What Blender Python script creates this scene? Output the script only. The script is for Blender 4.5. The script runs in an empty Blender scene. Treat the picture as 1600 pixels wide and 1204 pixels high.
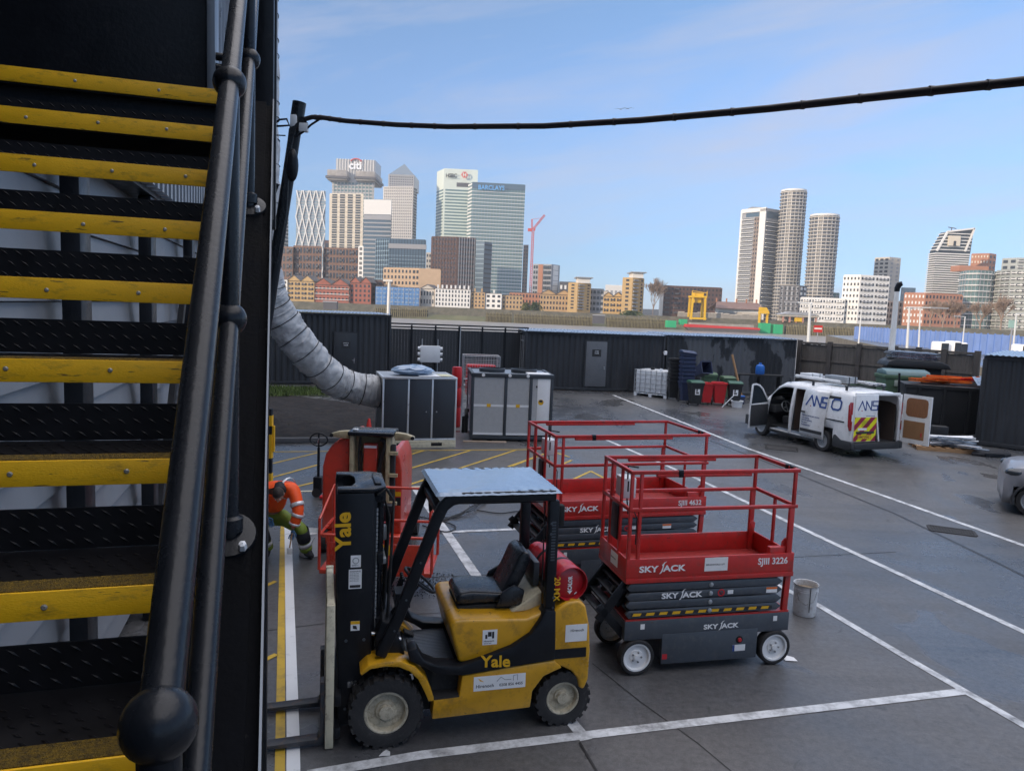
import bpy, bmesh, math, random
from mathutils import Vector, Matrix, noise as mnoise
random.seed(7)
SC = bpy.context.scene
COL = SC.collection
R = math.radians
# ---------------------------------------------------------------- camera
F, CAMH, PITCH, ROLL = 1150.0, 4.0, R(5.9), R(2.3)
_f = Vector((0, math.cos(PITCH), -math.sin(PITCH)))
_u0 = Vector((0, math.sin(PITCH), math.cos(PITCH)))
_x0 = Vector((1, 0, 0))
_x = _x0*math.cos(ROLL) + _u0*math.sin(ROLL)
_u = _u0*math.cos(ROLL) - _x0*math.sin(ROLL)
CAMP = Vector((0, 0, CAMH))
cd = bpy.data.cameras.new('camera')
cd.sensor_width = 36.0
cd.lens = 36.0*F/1600.0
cd.clip_start = 0.05
cd.clip_end = 9000
cam = bpy.data.objects.new('camera', cd)
M3 = Matrix((_x, _u, -_f)).transposed()
cam.matrix_world = Matrix.Translation(CAMP) @ M3.to_4x4()
COL.objects.link(cam)
SC.camera = cam

# ---------------------------------------------------------------- sky, sun, exposure
SUN_EL, SUN_AZ = R(17.0), R(232.0)          # azimuth clockwise from +Y
SKY_STRENGTH, SUN_STRENGTH, EXPOSURE = 0.15, 3.2, 0.45
w = bpy.data.worlds.new('World')
SC.world = w
w.use_nodes = True
nt = w.node_tree
nt.nodes.clear()
out = nt.nodes.new('ShaderNodeOutputWorld')
bg = nt.nodes.new('ShaderNodeBackground')
bg.inputs['Strength'].default_value = SKY_STRENGTH
sky = nt.nodes.new('ShaderNodeTexSky')
sky.sky_type = 'NISHITA'
sky.sun_disc = False
sky.sun_elevation = SUN_EL
sky.sun_rotation = SUN_AZ
sky.air_density = 1.0
sky.dust_density = 0.1
sky.ozone_density = 3.0
# thin wisps of cloud, fixed to directions in the sky
tc = nt.nodes.new('ShaderNodeTexCoord')
mp = nt.nodes.new('ShaderNodeMapping')
mp.inputs['Rotation'].default_value = (0, R(12), 0)
mp2 = nt.nodes.new('ShaderNodeMapping')
mp2.inputs['Scale'].default_value = (1.1, 1.1, 6.5)
mp2.inputs['Location'].default_value = (.35, .2, .55)
nz = nt.nodes.new('ShaderNodeTexNoise')
nz.inputs['Scale'].default_value = 2.0
nz.inputs['Detail'].default_value = 7
nz.inputs['Roughness'].default_value = 0.58
nz.inputs['Distortion'].default_value = 0.5
rp = nt.nodes.new('ShaderNodeValToRGB')
rp.color_ramp.elements[0].position = 0.44
rp.color_ramp.elements[0].color = (0, 0, 0, 1)
rp.color_ramp.elements[1].position = 0.74
rp.color_ramp.elements[1].color = (0.62, 0.62, 0.62, 1)
mx = nt.nodes.new('ShaderNodeMixRGB')
mx.inputs[2].default_value = (2.9, 3.0, 3.6, 1)
# clear winter air: the sky stays blue down to the horizon and is deepest overhead
sep = nt.nodes.new('ShaderNodeSeparateXYZ')
gr = nt.nodes.new('ShaderNodeValToRGB')
els = gr.color_ramp.elements
stops = [(0.0, (.36, .47, .86)), (.075, (.46, .54, .76)), (.156, (.60, .68, .84)), (.276, (.80, .85, .98)), (.40, (.90, .95, 1.0)), (1.0, (1.0, 1.0, 1.0))]
els[0].position, els[0].color = stops[0][0], stops[0][1]+(1,)
els[1].position, els[1].color = stops[-1][0], stops[-1][1]+(1,)
for p_, c_ in stops[1:-1]:
    e_ = els.new(p_); e_.color = c_+(1,)
ml = nt.nodes.new('ShaderNodeMixRGB'); ml.blend_type = 'MULTIPLY'; ml.inputs[0].default_value = 1
L = nt.links.new
L(tc.outputs['Generated'], mp.inputs['Vector'])
L(tc.outputs['Generated'], sep.inputs[0])
L(sep.outputs['Z'], gr.inputs['Fac'])
L(sky.outputs['Color'], ml.inputs[1])
L(gr.outputs['Color'], ml.inputs[2])
L(mp.outputs['Vector'], mp2.inputs['Vector'])
L(mp2.outputs['Vector'], nz.inputs['Vector'])
L(nz.outputs['Fac'], rp.inputs['Fac'])
L(rp.outputs['Color'], mx.inputs['Fac'])
L(ml.outputs['Color'], mx.inputs[1])
# bright neutral fill added to the unseen overhead sky, lifting the shaded yard
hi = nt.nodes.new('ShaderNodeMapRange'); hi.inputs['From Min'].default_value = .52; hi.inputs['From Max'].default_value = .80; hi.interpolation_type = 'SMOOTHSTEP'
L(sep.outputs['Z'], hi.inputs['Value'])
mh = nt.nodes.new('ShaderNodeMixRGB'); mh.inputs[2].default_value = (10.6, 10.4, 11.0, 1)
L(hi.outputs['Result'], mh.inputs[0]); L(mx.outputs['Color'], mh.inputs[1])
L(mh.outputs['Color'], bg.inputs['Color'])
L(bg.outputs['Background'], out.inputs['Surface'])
sl = bpy.data.lights.new('sun', 'SUN')
sl.energy = SUN_STRENGTH
sl.angle = R(0.5)
sl.color = (1.0, 0.80, 0.58)
so = bpy.data.objects.new('sun', sl)
SUND = Vector((math.sin(SUN_AZ)*math.cos(SUN_EL), math.cos(SUN_AZ)*math.cos(SUN_EL), math.sin(SUN_EL)))
so.rotation_euler = SUND.to_track_quat('Z', 'Y').to_euler()
so.location = (0, 0, 60)
COL.objects.link(so)
SC.view_settings.view_transform = 'Standard'
SC.view_settings.look = 'None'
SC.view_settings.exposure = EXPOSURE
SC.view_settings.gamma = 1.0

# ---------------------------------------------------------------- helpers
def ray(px, py):
    return _f + _x*((px-800)/F) - _u*((py-602)/F)
def gnd(px, py, z=0.0):
    v = ray(px, py)
    return CAMP + v*((z-CAMH)/v.z)
def at(px, py, Y):
    v = ray(px, py)
    return CAMP + v*(Y/v.y)

def tag(o, label=None, cat=None, group=None, kind=None):
    if label: o['label'] = label
    if cat: o['category'] = cat
    if group: o['group'] = group
    if kind: o['kind'] = kind
    return o
def thing(name, label, cat, loc=(0, 0, 0), rz=0.0, group=None):
    o = bpy.data.objects.new(name, None)
    o.empty_display_size = 0.2
    COL.objects.link(o)
    o.location = loc
    o.rotation_euler = (0, 0, rz)
    return tag(o, label, cat, group)
def kids(o):
    return [c for c in bpy.data.objects if c.parent == o]
def copy_tree(o, parent=None):
    c = o.copy()
    COL.objects.link(c)
    if parent: c.parent = parent
    for k in list(o.children):
        copy_tree(k, c)
    return c
def clone(o, label, loc=None, rz=None):
    c = copy_tree(o)
    c['label'] = label
    if loc is not None: c.location = loc
    if rz is not None: c.rotation_euler = (0, 0, rz)
    return c
def scale_of(o, s): o.scale = (s, s, s); return o

class MB:
    def __init__(s): s.v = []; s.f = []
    def add(s, vs, fs):
        n = len(s.v)
        s.v += [tuple(v) for v in vs]
        s.f += [tuple(i+n for i in f) for f in fs]
        return s
    def box(s, x0, x1, y0, y1, z0, z1, M=None):
        vs = [Vector((x, y, z)) for x in (x0, x1) for y in (y0, y1) for z in (z0, z1)]
        if M: vs = [M @ v for v in vs]
        return s.add(vs, [(0, 1, 3, 2), (4, 6, 7, 5), (0, 4, 5, 1), (2, 3, 7, 6), (0, 2, 6, 4), (1, 5, 7, 3)])
    def bar(s, p, q, w_, h_, up=(0, 0, 1)):
        p = Vector(p); q = Vector(q); d = q-p; l = d.length
        d.normalize(); up = Vector(up)
        if abs(d.dot(up)) > 0.98: up = Vector((0, 1, 0)) if abs(d.y) < .9 else Vector((1, 0, 0))
        sd = d.cross(up).normalized(); u2 = sd.cross(d)
        M = Matrix((d, sd, u2)).transposed().to_4x4(); M.translation = p
        return s.box(0, l, -w_/2, w_/2, -h_/2, h_/2, M)
    def tube(s, pts, r, n=10, closed=False, cap=True):
        pts = [Vector(p) for p in pts]; m = len(pts); rings = []
        rr = r if isinstance(r, (list, tuple)) else [r]*m
        pu = None
        for i, p in enumerate(pts):
            a = pts[i-1] if (i > 0 or closed) else p
            b = pts[(i+1) % m] if (i < m-1 or closed) else p
            d = (b-a)
            if d.length < 1e-9: d = Vector((0, 0, 1))
            d.normalize()
            if pu is None:
                t = Vector((0, 0, 1)) if abs(d.z) < .9 else Vector((1, 0, 0))
                pu = d.cross(t).normalized()
            pu = (pu - d*pu.dot(d)).normalized()
            w_ = d.cross(pu)
            rings.append([p + (pu*math.cos(2*math.pi*k/n) + w_*math.sin(2*math.pi*k/n))*rr[i] for k in range(n)])
        vs = [v for g in rings for v in g]; fs = []
        for i in range(m if closed else m-1):
            j = (i+1) % m
            for k in range(n):
                fs.append((i*n+k, i*n+(k+1) % n, j*n+(k+1) % n, j*n+k))
        if cap and not closed:
            fs.append(tuple(range(n-1, -1, -1))); fs.append(tuple((m-1)*n+k for k in range(n)))
        return s.add(vs, fs)
    def cyl(s, p, q, r, n=20): return s.tube([p, q], r, n)
    def lathe(s, prof, n=28, M=None, a0=0, a1=2*math.pi):
        full = abs(a1-a0-2*math.pi) < 1e-6
        k = n if full else n+1
        vs = []
        for (r, z) in prof:
            for i in range(k):
                a = a0+(a1-a0)*i/n
                v = Vector((r*math.cos(a), r*math.sin(a), z))
                vs.append(M @ v if M else v)
        fs = []
        for j in range(len(prof)-1):
            for i in range(k if full else k-1):
                i2 = (i+1) % k
                fs.append((j*k+i, j*k+i2, (j+1)*k+i2, (j+1)*k+i))
        return s.add(vs, fs)
    def prism(s, poly, axis, a, b, M=None):
        def mk(p, t):
            v = {'y': (p[0], t, p[1]), 'x': (t, p[0], p[1]), 'z': (p[0], p[1], t)}[axis]
            return M @ Vector(v) if M else Vector(v)
        n = len(poly)
        vs = [mk(p, a) for p in poly]+[mk(p, b) for p in poly]
        fs = [tuple(range(n)), tuple(range(2*n-1, n-1, -1))]
        fs += [(i, i+n, (i+1) % n+n, (i+1) % n) for i in range(n)]
        return s.add(vs, fs)
    def quad(s, a, b, c, d): return s.add([a, b, c, d], [(0, 1, 2, 3)])
    def sphere(s, c, r, n=14, m=9, sc=(1, 1, 1)):
        prof = [(max(1e-4, math.sin(math.pi*i/m))*r, -math.cos(math.pi*i/m)*r) for i in range(m+1)]
        M = Matrix.Translation(Vector(c)) @ Matrix.Diagonal((sc[0], sc[1], sc[2], 1))
        return s.lathe(prof, n, M)
    def build(s, name, m, parent=None, bevel=0, smooth=None, seg=2, loc=None, weld=False, thick=0):
        me = bpy.data.meshes.new(name)
        me.from_pydata(s.v, [], s.f)
        bm = bmesh.new(); bm.from_mesh(me)
        if weld: bmesh.ops.remove_doubles(bm, verts=bm.verts, dist=1e-4)
        bmesh.ops.recalc_face_normals(bm, faces=bm.faces)
        if bevel:
            es = [e for e in bm.edges if len(e.link_faces) == 2 and e.calc_face_angle(0) > R(28)]
            bmesh.ops.bevel(bm, geom=es, offset=bevel, segments=seg, affect='EDGES', clamp_overlap=True, profile=.5)
        bm.to_mesh(me); bm.free()
        if m: me.materials.append(m)
        if smooth is None: smooth = bool(bevel)
        if smooth:
            me.shade_smooth()
            me.set_sharp_from_angle(angle=R(40))
        o = bpy.data.objects.new(name, me)
        COL.objects.link(o)
        if parent: o.parent = parent
        if loc is not None: o.location = loc
        if thick:
            md = o.modifiers.new('solid', 'SOLIDIFY'); md.thickness = thick; md.offset = -1
        return o

def text(s, size, m, parent, origin, X, Y, name='lettering', bold=0.0, xs=1.0, depth=0.002, align='LEFT', shear=0):
    cu = bpy.data.curves.new(name, 'FONT')
    cu.body = s; cu.size = size; cu.offset = bold*size; cu.extrude = depth; cu.align_x = align; cu.shear = shear
    cu.resolution_u = 3
    t = bpy.data.objects.new(name, cu); COL.objects.link(t)
    dg = bpy.context.evaluated_depsgraph_get()
    me = bpy.data.meshes.new_from_object(t.evaluated_get(dg))
    bpy.data.objects.remove(t); bpy.data.curves.remove(cu)
    X = Vector(X).normalized(); Y = Vector(Y).normalized(); Z = X.cross(Y)
    M = Matrix((X*xs, Y, Z)).transposed().to_4x4(); M.translation = Vector(origin)
    me.transform(M)
    me.materials.clear(); me.materials.append(m)
    o = bpy.data.objects.new(name, me); COL.objects.link(o); o.parent = parent
    return o

def skin(name, V, E, Rd, m, parent, sub=2, root=0):
    me = bpy.data.meshes.new(name); me.from_pydata([tuple(v) for v in V], E, [])
    o = bpy.data.objects.new(name, me); COL.objects.link(o)
    md = o.modifiers.new('s', 'SKIN'); md.use_smooth_shade = True
    for i, v in enumerate(me.skin_vertices[0].data):
        r = Rd[i]; v.radius = (r, r) if not isinstance(r, tuple) else r
        v.use_root = (i == root)
    sb = o.modifiers.new('b', 'SUBSURF'); sb.levels = sub; sb.render_levels = sub
    dg = bpy.context.evaluated_depsgraph_get()
    m2 = bpy.data.meshes.new_from_object(o.evaluated_get(dg))
    bpy.data.objects.remove(o); bpy.data.meshes.remove(me)
    m2.materials.clear(); m2.materials.append(m); m2.shade_smooth()
    o2 = bpy.data.objects.new(name, m2); COL.objects.link(o2); o2.parent = parent
    return o2

# ---------------------------------------------------------------- materials
MATS = {}
def mat(name, col, rough=.5, metal=0., var=.15, scale=3., bump=0., bscale=40., dirt=None, dirt_amt=.0, spec=.5, coat=0., rvar=.1, stretch=None, trans=0., chip=None):
    m = bpy.data.materials.new(name); m.use_nodes = True
    t = m.node_tree; b = t.nodes['Principled BSDF']
    b.inputs['Roughness'].default_value = rough; b.inputs['Metallic'].default_value = metal
    b.inputs['Specular IOR Level'].default_value = spec
    b.inputs['Coat Weight'].default_value = coat
    b.inputs['Transmission Weight'].default_value = trans
    c = tuple(col)+(1,)
    tcn = t.nodes.new('ShaderNodeTexCoord')
    vec = tcn.outputs['Object']
    if stretch:
        mpn = t.nodes.new('ShaderNodeMapping'); mpn.inputs['Scale'].default_value = stretch
        t.links.new(vec, mpn.inputs['Vector']); vec = mpn.outputs['Vector']
    n1 = t.nodes.new('ShaderNodeTexNoise'); n1.inputs['Scale'].default_value = scale; n1.inputs['Detail'].default_value = 6
    n1.inputs['Roughness'].default_value = .62
    t.links.new(vec, n1.inputs['Vector'])
    mr = t.nodes.new('ShaderNodeMapRange'); mr.inputs['From Min'].default_value = .25; mr.inputs['From Max'].default_value = .75
    mr.inputs['To Min'].default_value = 1-var; mr.inputs['To Max'].default_value = 1+var
    t.links.new(n1.outputs['Fac'], mr.inputs['Value'])
    mu = t.nodes.new('ShaderNodeMixRGB'); mu.blend_type = 'MULTIPLY'; mu.inputs['Fac'].default_value = 1; mu.inputs[1].default_value = c
    t.links.new(mr.outputs['Result'], mu.inputs[2])
    res = mu.outputs['Color']
    if dirt:
        n2 = t.nodes.new('ShaderNodeTexNoise'); n2.inputs['Scale'].default_value = scale*2.3; n2.inputs['Detail'].default_value = 9
        n2.inputs['Roughness'].default_value = .7
        t.links.new(vec, n2.inputs['Vector'])
        cr = t.nodes.new('ShaderNodeMapRange'); cr.inputs['From Min'].default_value = .62-dirt_amt*.3; cr.inputs['From Max'].default_value = .74
        cr.inputs['To Max'].default_value = min(1, .35+dirt_amt)
        t.links.new(n2.outputs['Fac'], cr.inputs['Value'])
        mx_ = t.nodes.new('ShaderNodeMixRGB'); mx_.inputs[2].default_value = tuple(dirt)+(1,)
        t.links.new(cr.outputs['Result'], mx_.inputs['Fac']); t.links.new(res, mx_.inputs[1]); res = mx_.outputs['Color']
    if chip:
        ccol, csc, cth, cst = chip
        mc = t.nodes.new('ShaderNodeMapping'); mc.inputs['Scale'].default_value = cst; t.links.new(tcn.outputs['Object'], mc.inputs['Vector'])
        n5 = t.nodes.new('ShaderNodeTexNoise'); n5.inputs['Scale'].default_value = csc; n5.inputs['Detail'].default_value = 5; n5.inputs['Roughness'].default_value = .6
        t.links.new(mc.outputs['Vector'], n5.inputs['Vector'])
        c5 = t.nodes.new('ShaderNodeMapRange'); c5.inputs['From Min'].default_value = cth; c5.inputs['From Max'].default_value = cth+.03; c5.inputs['To Max'].default_value = .85
        t.links.new(n5.outputs['Fac'], c5.inputs['Value'])
        x5 = t.nodes.new('ShaderNodeMixRGB'); x5.inputs[2].default_value = tuple(ccol)+(1,)
        t.links.new(c5.outputs['Result'], x5.inputs[0]); t.links.new(res, x5.inputs[1]); res = x5.outputs['Color']
    t.links.new(res, b.inputs['Base Color'])
    if rvar:
        m3 = t.nodes.new('ShaderNodeMapRange'); m3.inputs['From Min'].default_value = .3; m3.inputs['From Max'].default_value = .7
        m3.inputs['To Min'].default_value = max(.02, rough-rvar); m3.inputs['To Max'].default_value = min(1, rough+rvar)
        t.links.new(n1.outputs['Fac'], m3.inputs['Value']); t.links.new(m3.outputs['Result'], b.inputs['Roughness'])
    if bump:
        n4 = t.nodes.new('ShaderNodeTexNoise'); n4.inputs['Scale'].default_value = bscale; n4.inputs['Detail'].default_value = 4
        t.links.new(vec, n4.inputs['Vector'])
        bp = t.nodes.new('ShaderNodeBump'); bp.inputs['Strength'].default_value = bump; bp.inputs['Distance'].default_value = .02
        t.links.new(n4.outputs['Fac'], bp.inputs['Height']); t.links.new(bp.outputs['Normal'], b.inputs['Normal'])
    MATS[name] = m
    return m
def emat(name, col, rough=.6, metal=0., var=.06, scale=.05, spec=.4):
    return mat(name, col, rough, metal, var, scale, rvar=0, spec=spec)

BLK = mat('black_paint', (.009, .0105, .014), .40, 0, .3, 6, bump=.08, bscale=60, spec=.28, dirt=(.035, .035, .038), dirt_amt=.15)
BLKG = mat('black_gloss_tube', (.010, .012, .016), .27, 0, .3, 9, bump=.05, bscale=120, coat=.0, spec=.32, rvar=.06, dirt=(.02, .02, .022), dirt_amt=.15)
RUB = mat('rubber', (.022, .022, .024), .75, 0, .3, 9, bump=.2, bscale=50, dirt=(.08, .075, .07), dirt_amt=.25)
YEL = mat('nosing_yellow', (.90, .49, .005), .5, 0, .10, 7, bump=.12, bscale=160, dirt=(.16, .10, .02), dirt_amt=.30, stretch=(1, 1, 3), chip=((.05, .04, .02), 9, .655, (1, 4, 9)))
GRIT = mat('nosing_grit', (.30, .18, .01), .9, 0, .5, 60, bump=.9, bscale=300, dirt=(.02, .018, .012), dirt_amt=.9)
FKY = mat('truck_yellow', (.62, .32, .012), .34, 0, .14, 3, coat=.25, dirt=(.13, .08, .03), dirt_amt=.34, bump=.05, chip=((.05, .035, .025), 13, .67, (1, 1, 1.6)))
CRM = mat('cream_paint', (.62, .57, .42), .5, 0, .12, 5, dirt=(.20, .14, .08), dirt_amt=.35, chip=((.10, .05, .03), 18, .65, (1, 1, .6)))
RIM = mat('cream_rim', (.50, .45, .34), .6, 0, .2, 9, dirt=(.12, .10, .07), dirt_amt=.5)
RED = mat('lift_red', (.50, .024, .02), .38, 0, .18, 4, coat=.15, dirt=(.17, .055, .04), dirt_amt=.42, bump=.04, chip=((.07, .03, .025), 16, .675, (1, 1, 1.5)))
GASR = mat('gas_red', (.42, .012, .02), .35, 0, .15, 5, coat=.3, dirt=(.12, .02, .02), dirt_amt=.25)
ORG = mat('boom_orange', (.56, .050, .026), .34, 0, .15, 3, coat=.2, dirt=(.20, .05, .03), dirt_amt=.3, chip=((.07, .04, .03), 12, .68, (1, 1, 1)))
SLT = mat('slate_paint', (.058, .071, .090), .42, 0, .18, 4, dirt=(.12, .12, .12), dirt_amt=.34, chip=((.10, .05, .035), 14, .69, (1, 1, 1.5)))
WHT = mat('white_paint', (.78, .79, .80), .4, 0, .05, 3, dirt=(.45, .43, .40), dirt_amt=.12)
VANW = mat('van_white', (.80, .82, .84), .28, 0, .05, 2, coat=.5, dirt=(.46, .44, .41), dirt_amt=.22)
STK = mat('white_sticker', (.80, .81, .82), .5, 0, .06, 6)
GREY = mat('grey_metal', (.36, .38, .40), .4, .4, .15, 6)
SIL = mat('silver_frame', (.62, .64, .66), .35, .5, .08, 5)
STEEL = mat('steel', (.5, .5, .5), .25, 1, .1, 8)
DKB = mat('dark_inside', (.010, .011, .012), .8, 0, .3, 5)
VIN = mat('seat_vinyl', (.014, .017, .022), .28, 0, .2, 8, bump=.15, bscale=30)
MATR = mat('ribbed_mat', (.10, .12, .15), .5, 0, .2, 9, bump=.1)
BLU = mat('logo_blue', (.02, .06, .25), .4, 0, .05, 3)
LBLK = mat('print_black', (.02, .02, .022), .5, 0, .1, 3)
LRED = mat('print_red', (.5, .02, .03), .5, 0, .05, 3)
LYEL = mat('print_yellow', (.75, .42, .01), .5, 0, .05, 3)
LWHT = mat('print_white', (.80, .82, .84), .5, 0, .05, 3)
HIVY = mat('hivis_yellow', (.55, .80, .02), .5, 0, .05, 3)
CBLK = mat('container_black', (.026, .029, .034), .5, 0, .35, 1.2, bump=.05, dirt=(.055, .06, .068), dirt_amt=.25, stretch=(1, 1, .25))
CPEEL = mat('container_peeling', (.018, .020, .024), .6, 0, .3, .55, dirt=(.115, .12, .13), dirt_amt=1.0, stretch=(1, 1, .45))
DOORG = mat('door_grey', (.13, .14, .155), .5, 0, .1, 2, dirt=(.06, .06, .06), dirt_amt=.2)
ROOFM = mat('roof_sheet', (.30, .36, .44), .3, .5, .25, 2, dirt=(.08, .09, .10), dirt_amt=.4)
TIMB = mat('fence_timber', (.125, .108, .092), .8, 0, .3, 1.5, bump=.3, bscale=20, dirt=(.05, .042, .036), dirt_amt=.4, stretch=(3, 3, .4))
TIMBD = mat('fence_timber_dark', (.07, .06, .053), .8, 0, .3, 2, bump=.2)
WOOD = mat('raw_wood', (.34, .20, .10), .8, 0, .25, 4, stretch=(1, 6, 6), bump=.2)
PLY = mat('plywood', (.27, .12, .055), .6, 0, .2, 4, stretch=(6, 6, 1))
DUCT = mat('duct_fabric', (.44, .45, .46), .55, 0, .28, 2.2, bump=1.0, bscale=5, dirt=(.16, .16, .17), dirt_amt=.35)
TARP = mat('clear_plastic_sheet', (.26, .36, .50), .13, 0, .08, 4, bump=.35, bscale=9, coat=.3)
MESHP = mat('coil_panel', (.42, .43, .44), .7, 0, .08, 9, bump=.4, bscale=200)
PANEL = mat('dark_panel', (.028, .033, .042), .38, 0, .08, 2)
IBCW = mat('tank_plastic', (.66, .69, .72), .45, 0, .08, 3)
BING = mat('bin_green', (.02, .09, .055), .5, 0, .1, 4)
DGRN = mat('skip_green', (.07, .13, .075), .5, 0, .15, 3, dirt=(.12, .14, .10), dirt_amt=.3)
BINB = mat('bin_blue', (.022, .035, .085), .5, 0, .1, 4)
BINK = mat('bin_black', (.016, .017, .019), .5, 0, .15, 4)
BINR = mat('bin_red', (.55, .015, .02), .45, 0, .1, 4)
BLUP = mat('blue_plastic', (.02, .14, .5), .35, 0, .1, 4)
ORJ = mat('hivis_orange', (.95, .10, .01), .6, 0, .10, 8, bump=.3, bscale=14)
TRY = mat('hivis_trousers', (.17, .25, .03), .7, 0, .15, 8, bump=.3, bscale=16)
NAVY = mat('dark_cloth', (.014, .016, .022), .8, 0, .2, 8, bump=.2)
REFL = mat('reflective_tape', (.72, .74, .76), .35, .3, .05, 8)
SKN = mat('skin', (.42, .24, .17), .55, 0, .08, 12)
HAIR = mat('hair', (.03, .022, .018), .7, 0, .3, 40, bump=.6, bscale=90)
GLV = mat('blue_glove', (.04, .12, .24), .7, 0, .1, 20)
GLS = mat('dark_glass', (.03, .04, .05), .06, 0, .05, 3, coat=.3)
CARG = mat('car_silver', (.27, .28, .31), .38, .15, .04, 2, coat=.4)
LAMPR = mat('tail_lamp', (.35, .01, .012), .15, 0, .1, 5, coat=.6)
AMB = mat('orange_barrier', (.75, .16, .02), .5, 0, .1, 5)
WHCL = mat('white_cladding', (.21, .22, .235), .5, 0, .12, 1.2, dirt=(.26, .26, .26), dirt_amt=.25)
GCLAD = mat('grey_cladding', (.24, .27, .31), .35, .3, .15, 1.5)

def peel():
    m = mat('container_peeling_paint', (.024, .027, .031), .55, 0, .3, 1.0, bump=.05)
    t = m.node_tree; b = t.nodes['Principled BSDF']; N = t.nodes.new; K = t.links.new
    tcn = N('ShaderNodeTexCoord'); q = N('ShaderNodeMapping'); q.inputs['Scale'].default_value = (1, 1, .55); q.inputs['Location'].default_value = (3.4, 0, 1.3); K(tcn.outputs['Object'], q.inputs['Vector'])
    n = N('ShaderNodeTexNoise'); n.inputs['Scale'].default_value = .62; n.inputs['Detail'].default_value = 8; n.inputs['Roughness'].default_value = .55; K(q.outputs['Vector'], n.inputs['Vector'])
    r = N('ShaderNodeMapRange'); r.inputs['From Min'].default_value = .485; r.inputs['From Max'].default_value = .505; K(n.outputs['Fac'], r.inputs['Value'])
    x = N('ShaderNodeMixRGB'); x.inputs[2].default_value = (.105, .112, .122, 1)
    K(r.outputs['Result'], x.inputs[0]); K(b.inputs['Base Color'].links[0].from_socket, x.inputs[1]); K(x.outputs['Color'], b.inputs['Base Color'])
    return m
CPEEL = peel()
# ================================================================ ground and water
def ground_mat():
    m = bpy.data.materials.new('wet_asphalt'); m.use_nodes = True
    t = m.node_tree; b = t.nodes['Principled BSDF']; N = t.nodes.new; K = t.links.new
    tcn = N('ShaderNodeTexCoord'); vec = tcn.outputs['Object']
    def noise(sc, det, rgh, st=None, dist=0):
        v = vec
        if st:
            q = N('ShaderNodeMapping'); q.inputs['Scale'].default_value = st[0]; q.inputs['Rotation'].default_value = (0, 0, st[1]); K(vec, q.inputs['Vector']); v = q.outputs['Vector']
        n = N('ShaderNodeTexNoise'); n.inputs['Scale'].default_value = sc; n.inputs['Detail'].default_value = det
        n.inputs['Roughness'].default_value = rgh; n.inputs['Distortion'].default_value = dist; K(v, n.inputs['Vector']); return n.outputs['Fac']
    def rng(f, a, b_, c, d):
        r = N('ShaderNodeMapRange'); r.inputs['From Min'].default_value = a; r.inputs['From Max'].default_value = b_
        r.inputs['To Min'].default_value = c; r.inputs['To Max'].default_value = d; K(f, r.inputs['Value']); return r.outputs['Result']
    def mix(f, a, b_, mode='MIX'):
        x = N('ShaderNodeMixRGB'); x.blend_type = mode
        for i, s in ((0, f), (1, a), (2, b_)):
            if isinstance(s, (tuple, float)): x.inputs[i].default_value = s
            else: K(s, x.inputs[i])
        return x.outputs['Color']
    big = noise(.16, 5, .6, ((1, .55, 1), R(-24)), .6)
    med = noise(1.1, 6, .65)
    fine = noise(90, 3, .7)
    grit = noise(14, 6, .7)
    streak = noise(.5, 6, .6, ((.35, 2.6, 1), R(-28)), .3)
    wet = rng(big, .40, .60, 0, 1)
    base = mix(wet, (.108, .106, .107, 1), (.064, .073, .087, 1))
    base = mix(rng(med, .3, .7, .0, .6), base, (.092, .089, .086, 1))
    base = mix(rng(streak, .50, .72, 0, .55), base, (.045, .045, .047, 1))
    base = mix(1.0, base, rng(grit, .25, .75, .60, 1.40), 'MULTIPLY')
    base = mix(1.0, base, rng(fine, .3, .7, .70, 1.30), 'MULTIPLY')
    stain = rng(noise(2.6, 5, .6, None, .8), .64, .72, 0, .6)
    base = mix(stain, base, (.022, .022, .023, 1))
    K(base, b.inputs['Base Color'])
    a = N('ShaderNodeMath'); a.operation = 'MULTIPLY_ADD'
    K(rng(med, .3, .7, -.06, .08), a.inputs[0]); a.inputs[1].default_value = 1.0
    K(rng(wet, 0, 1, .46, .20), a.inputs[2]); 
    pud = rng(noise(.42, 4, .55, ((1, .7, 1), R(20)), .4), .585, .625, 0, 1)
    rm = N('ShaderNodeMixRGB'); K(pud, rm.inputs[0]); K(a.outputs[0], rm.inputs[1]); rm.inputs[2].default_value = (.07, .07, .07, 1)
    K(rm.outputs['Color'], b.inputs['Roughness'])
    b.inputs['Specular IOR Level'].default_value = .62
    bp = N('ShaderNodeBump'); bp.inputs['Strength'].default_value = .35; bp.inputs['Distance'].default_value = .006
    K(fine, bp.inputs['Height'])
    bp2 = N('ShaderNodeBump'); bp2.inputs['Strength'].default_value = .25; bp2.inputs['Distance'].default_value = .05
    K(med, bp2.inputs['Height']); K(bp.outputs['Normal'], bp2.inputs['Normal'])
    K(bp2.outputs['Normal'], b.inputs['Normal'])
    return m
ASPH = ground_mat()
# the yard and the land to its right, down to the river wall
MB().add([(-400, -300, 0), (900, -300, 0), (900, 330, 0), (190, 300, 0), (95, 225, 0), (44, 62, 0), (-60, 56, 0), (-400, 56, 0)], [tuple(range(8))]).build('yard_ground', ASPH)
tag(bpy.data.objects['yard_ground'], kind='structure')
WALLM = emat('river_wall_stone', (.13, .12, .10), .9, 0, .3, .3)
MB().add([(-400, 56, 0), (-60, 56, 0), (44, 62, 0), (95, 225, 0), (190, 300, 0), (900, 330, 0),
          (-400, 56, -9), (-60, 56, -9), (44, 62, -9), (95, 225, -9), (190, 300, -9), (900, 330, -9)],
         [(i, i+1, i+7, i+6) for i in range(5)]).build('near_river_wall', WALLM)
tag(bpy.data.objects['near_river_wall'], kind='structure')
WATER = mat('river_water', (.20, .185, .165), .34, 0, .1, .02, bump=.5, bscale=.35, rvar=.05)
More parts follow.
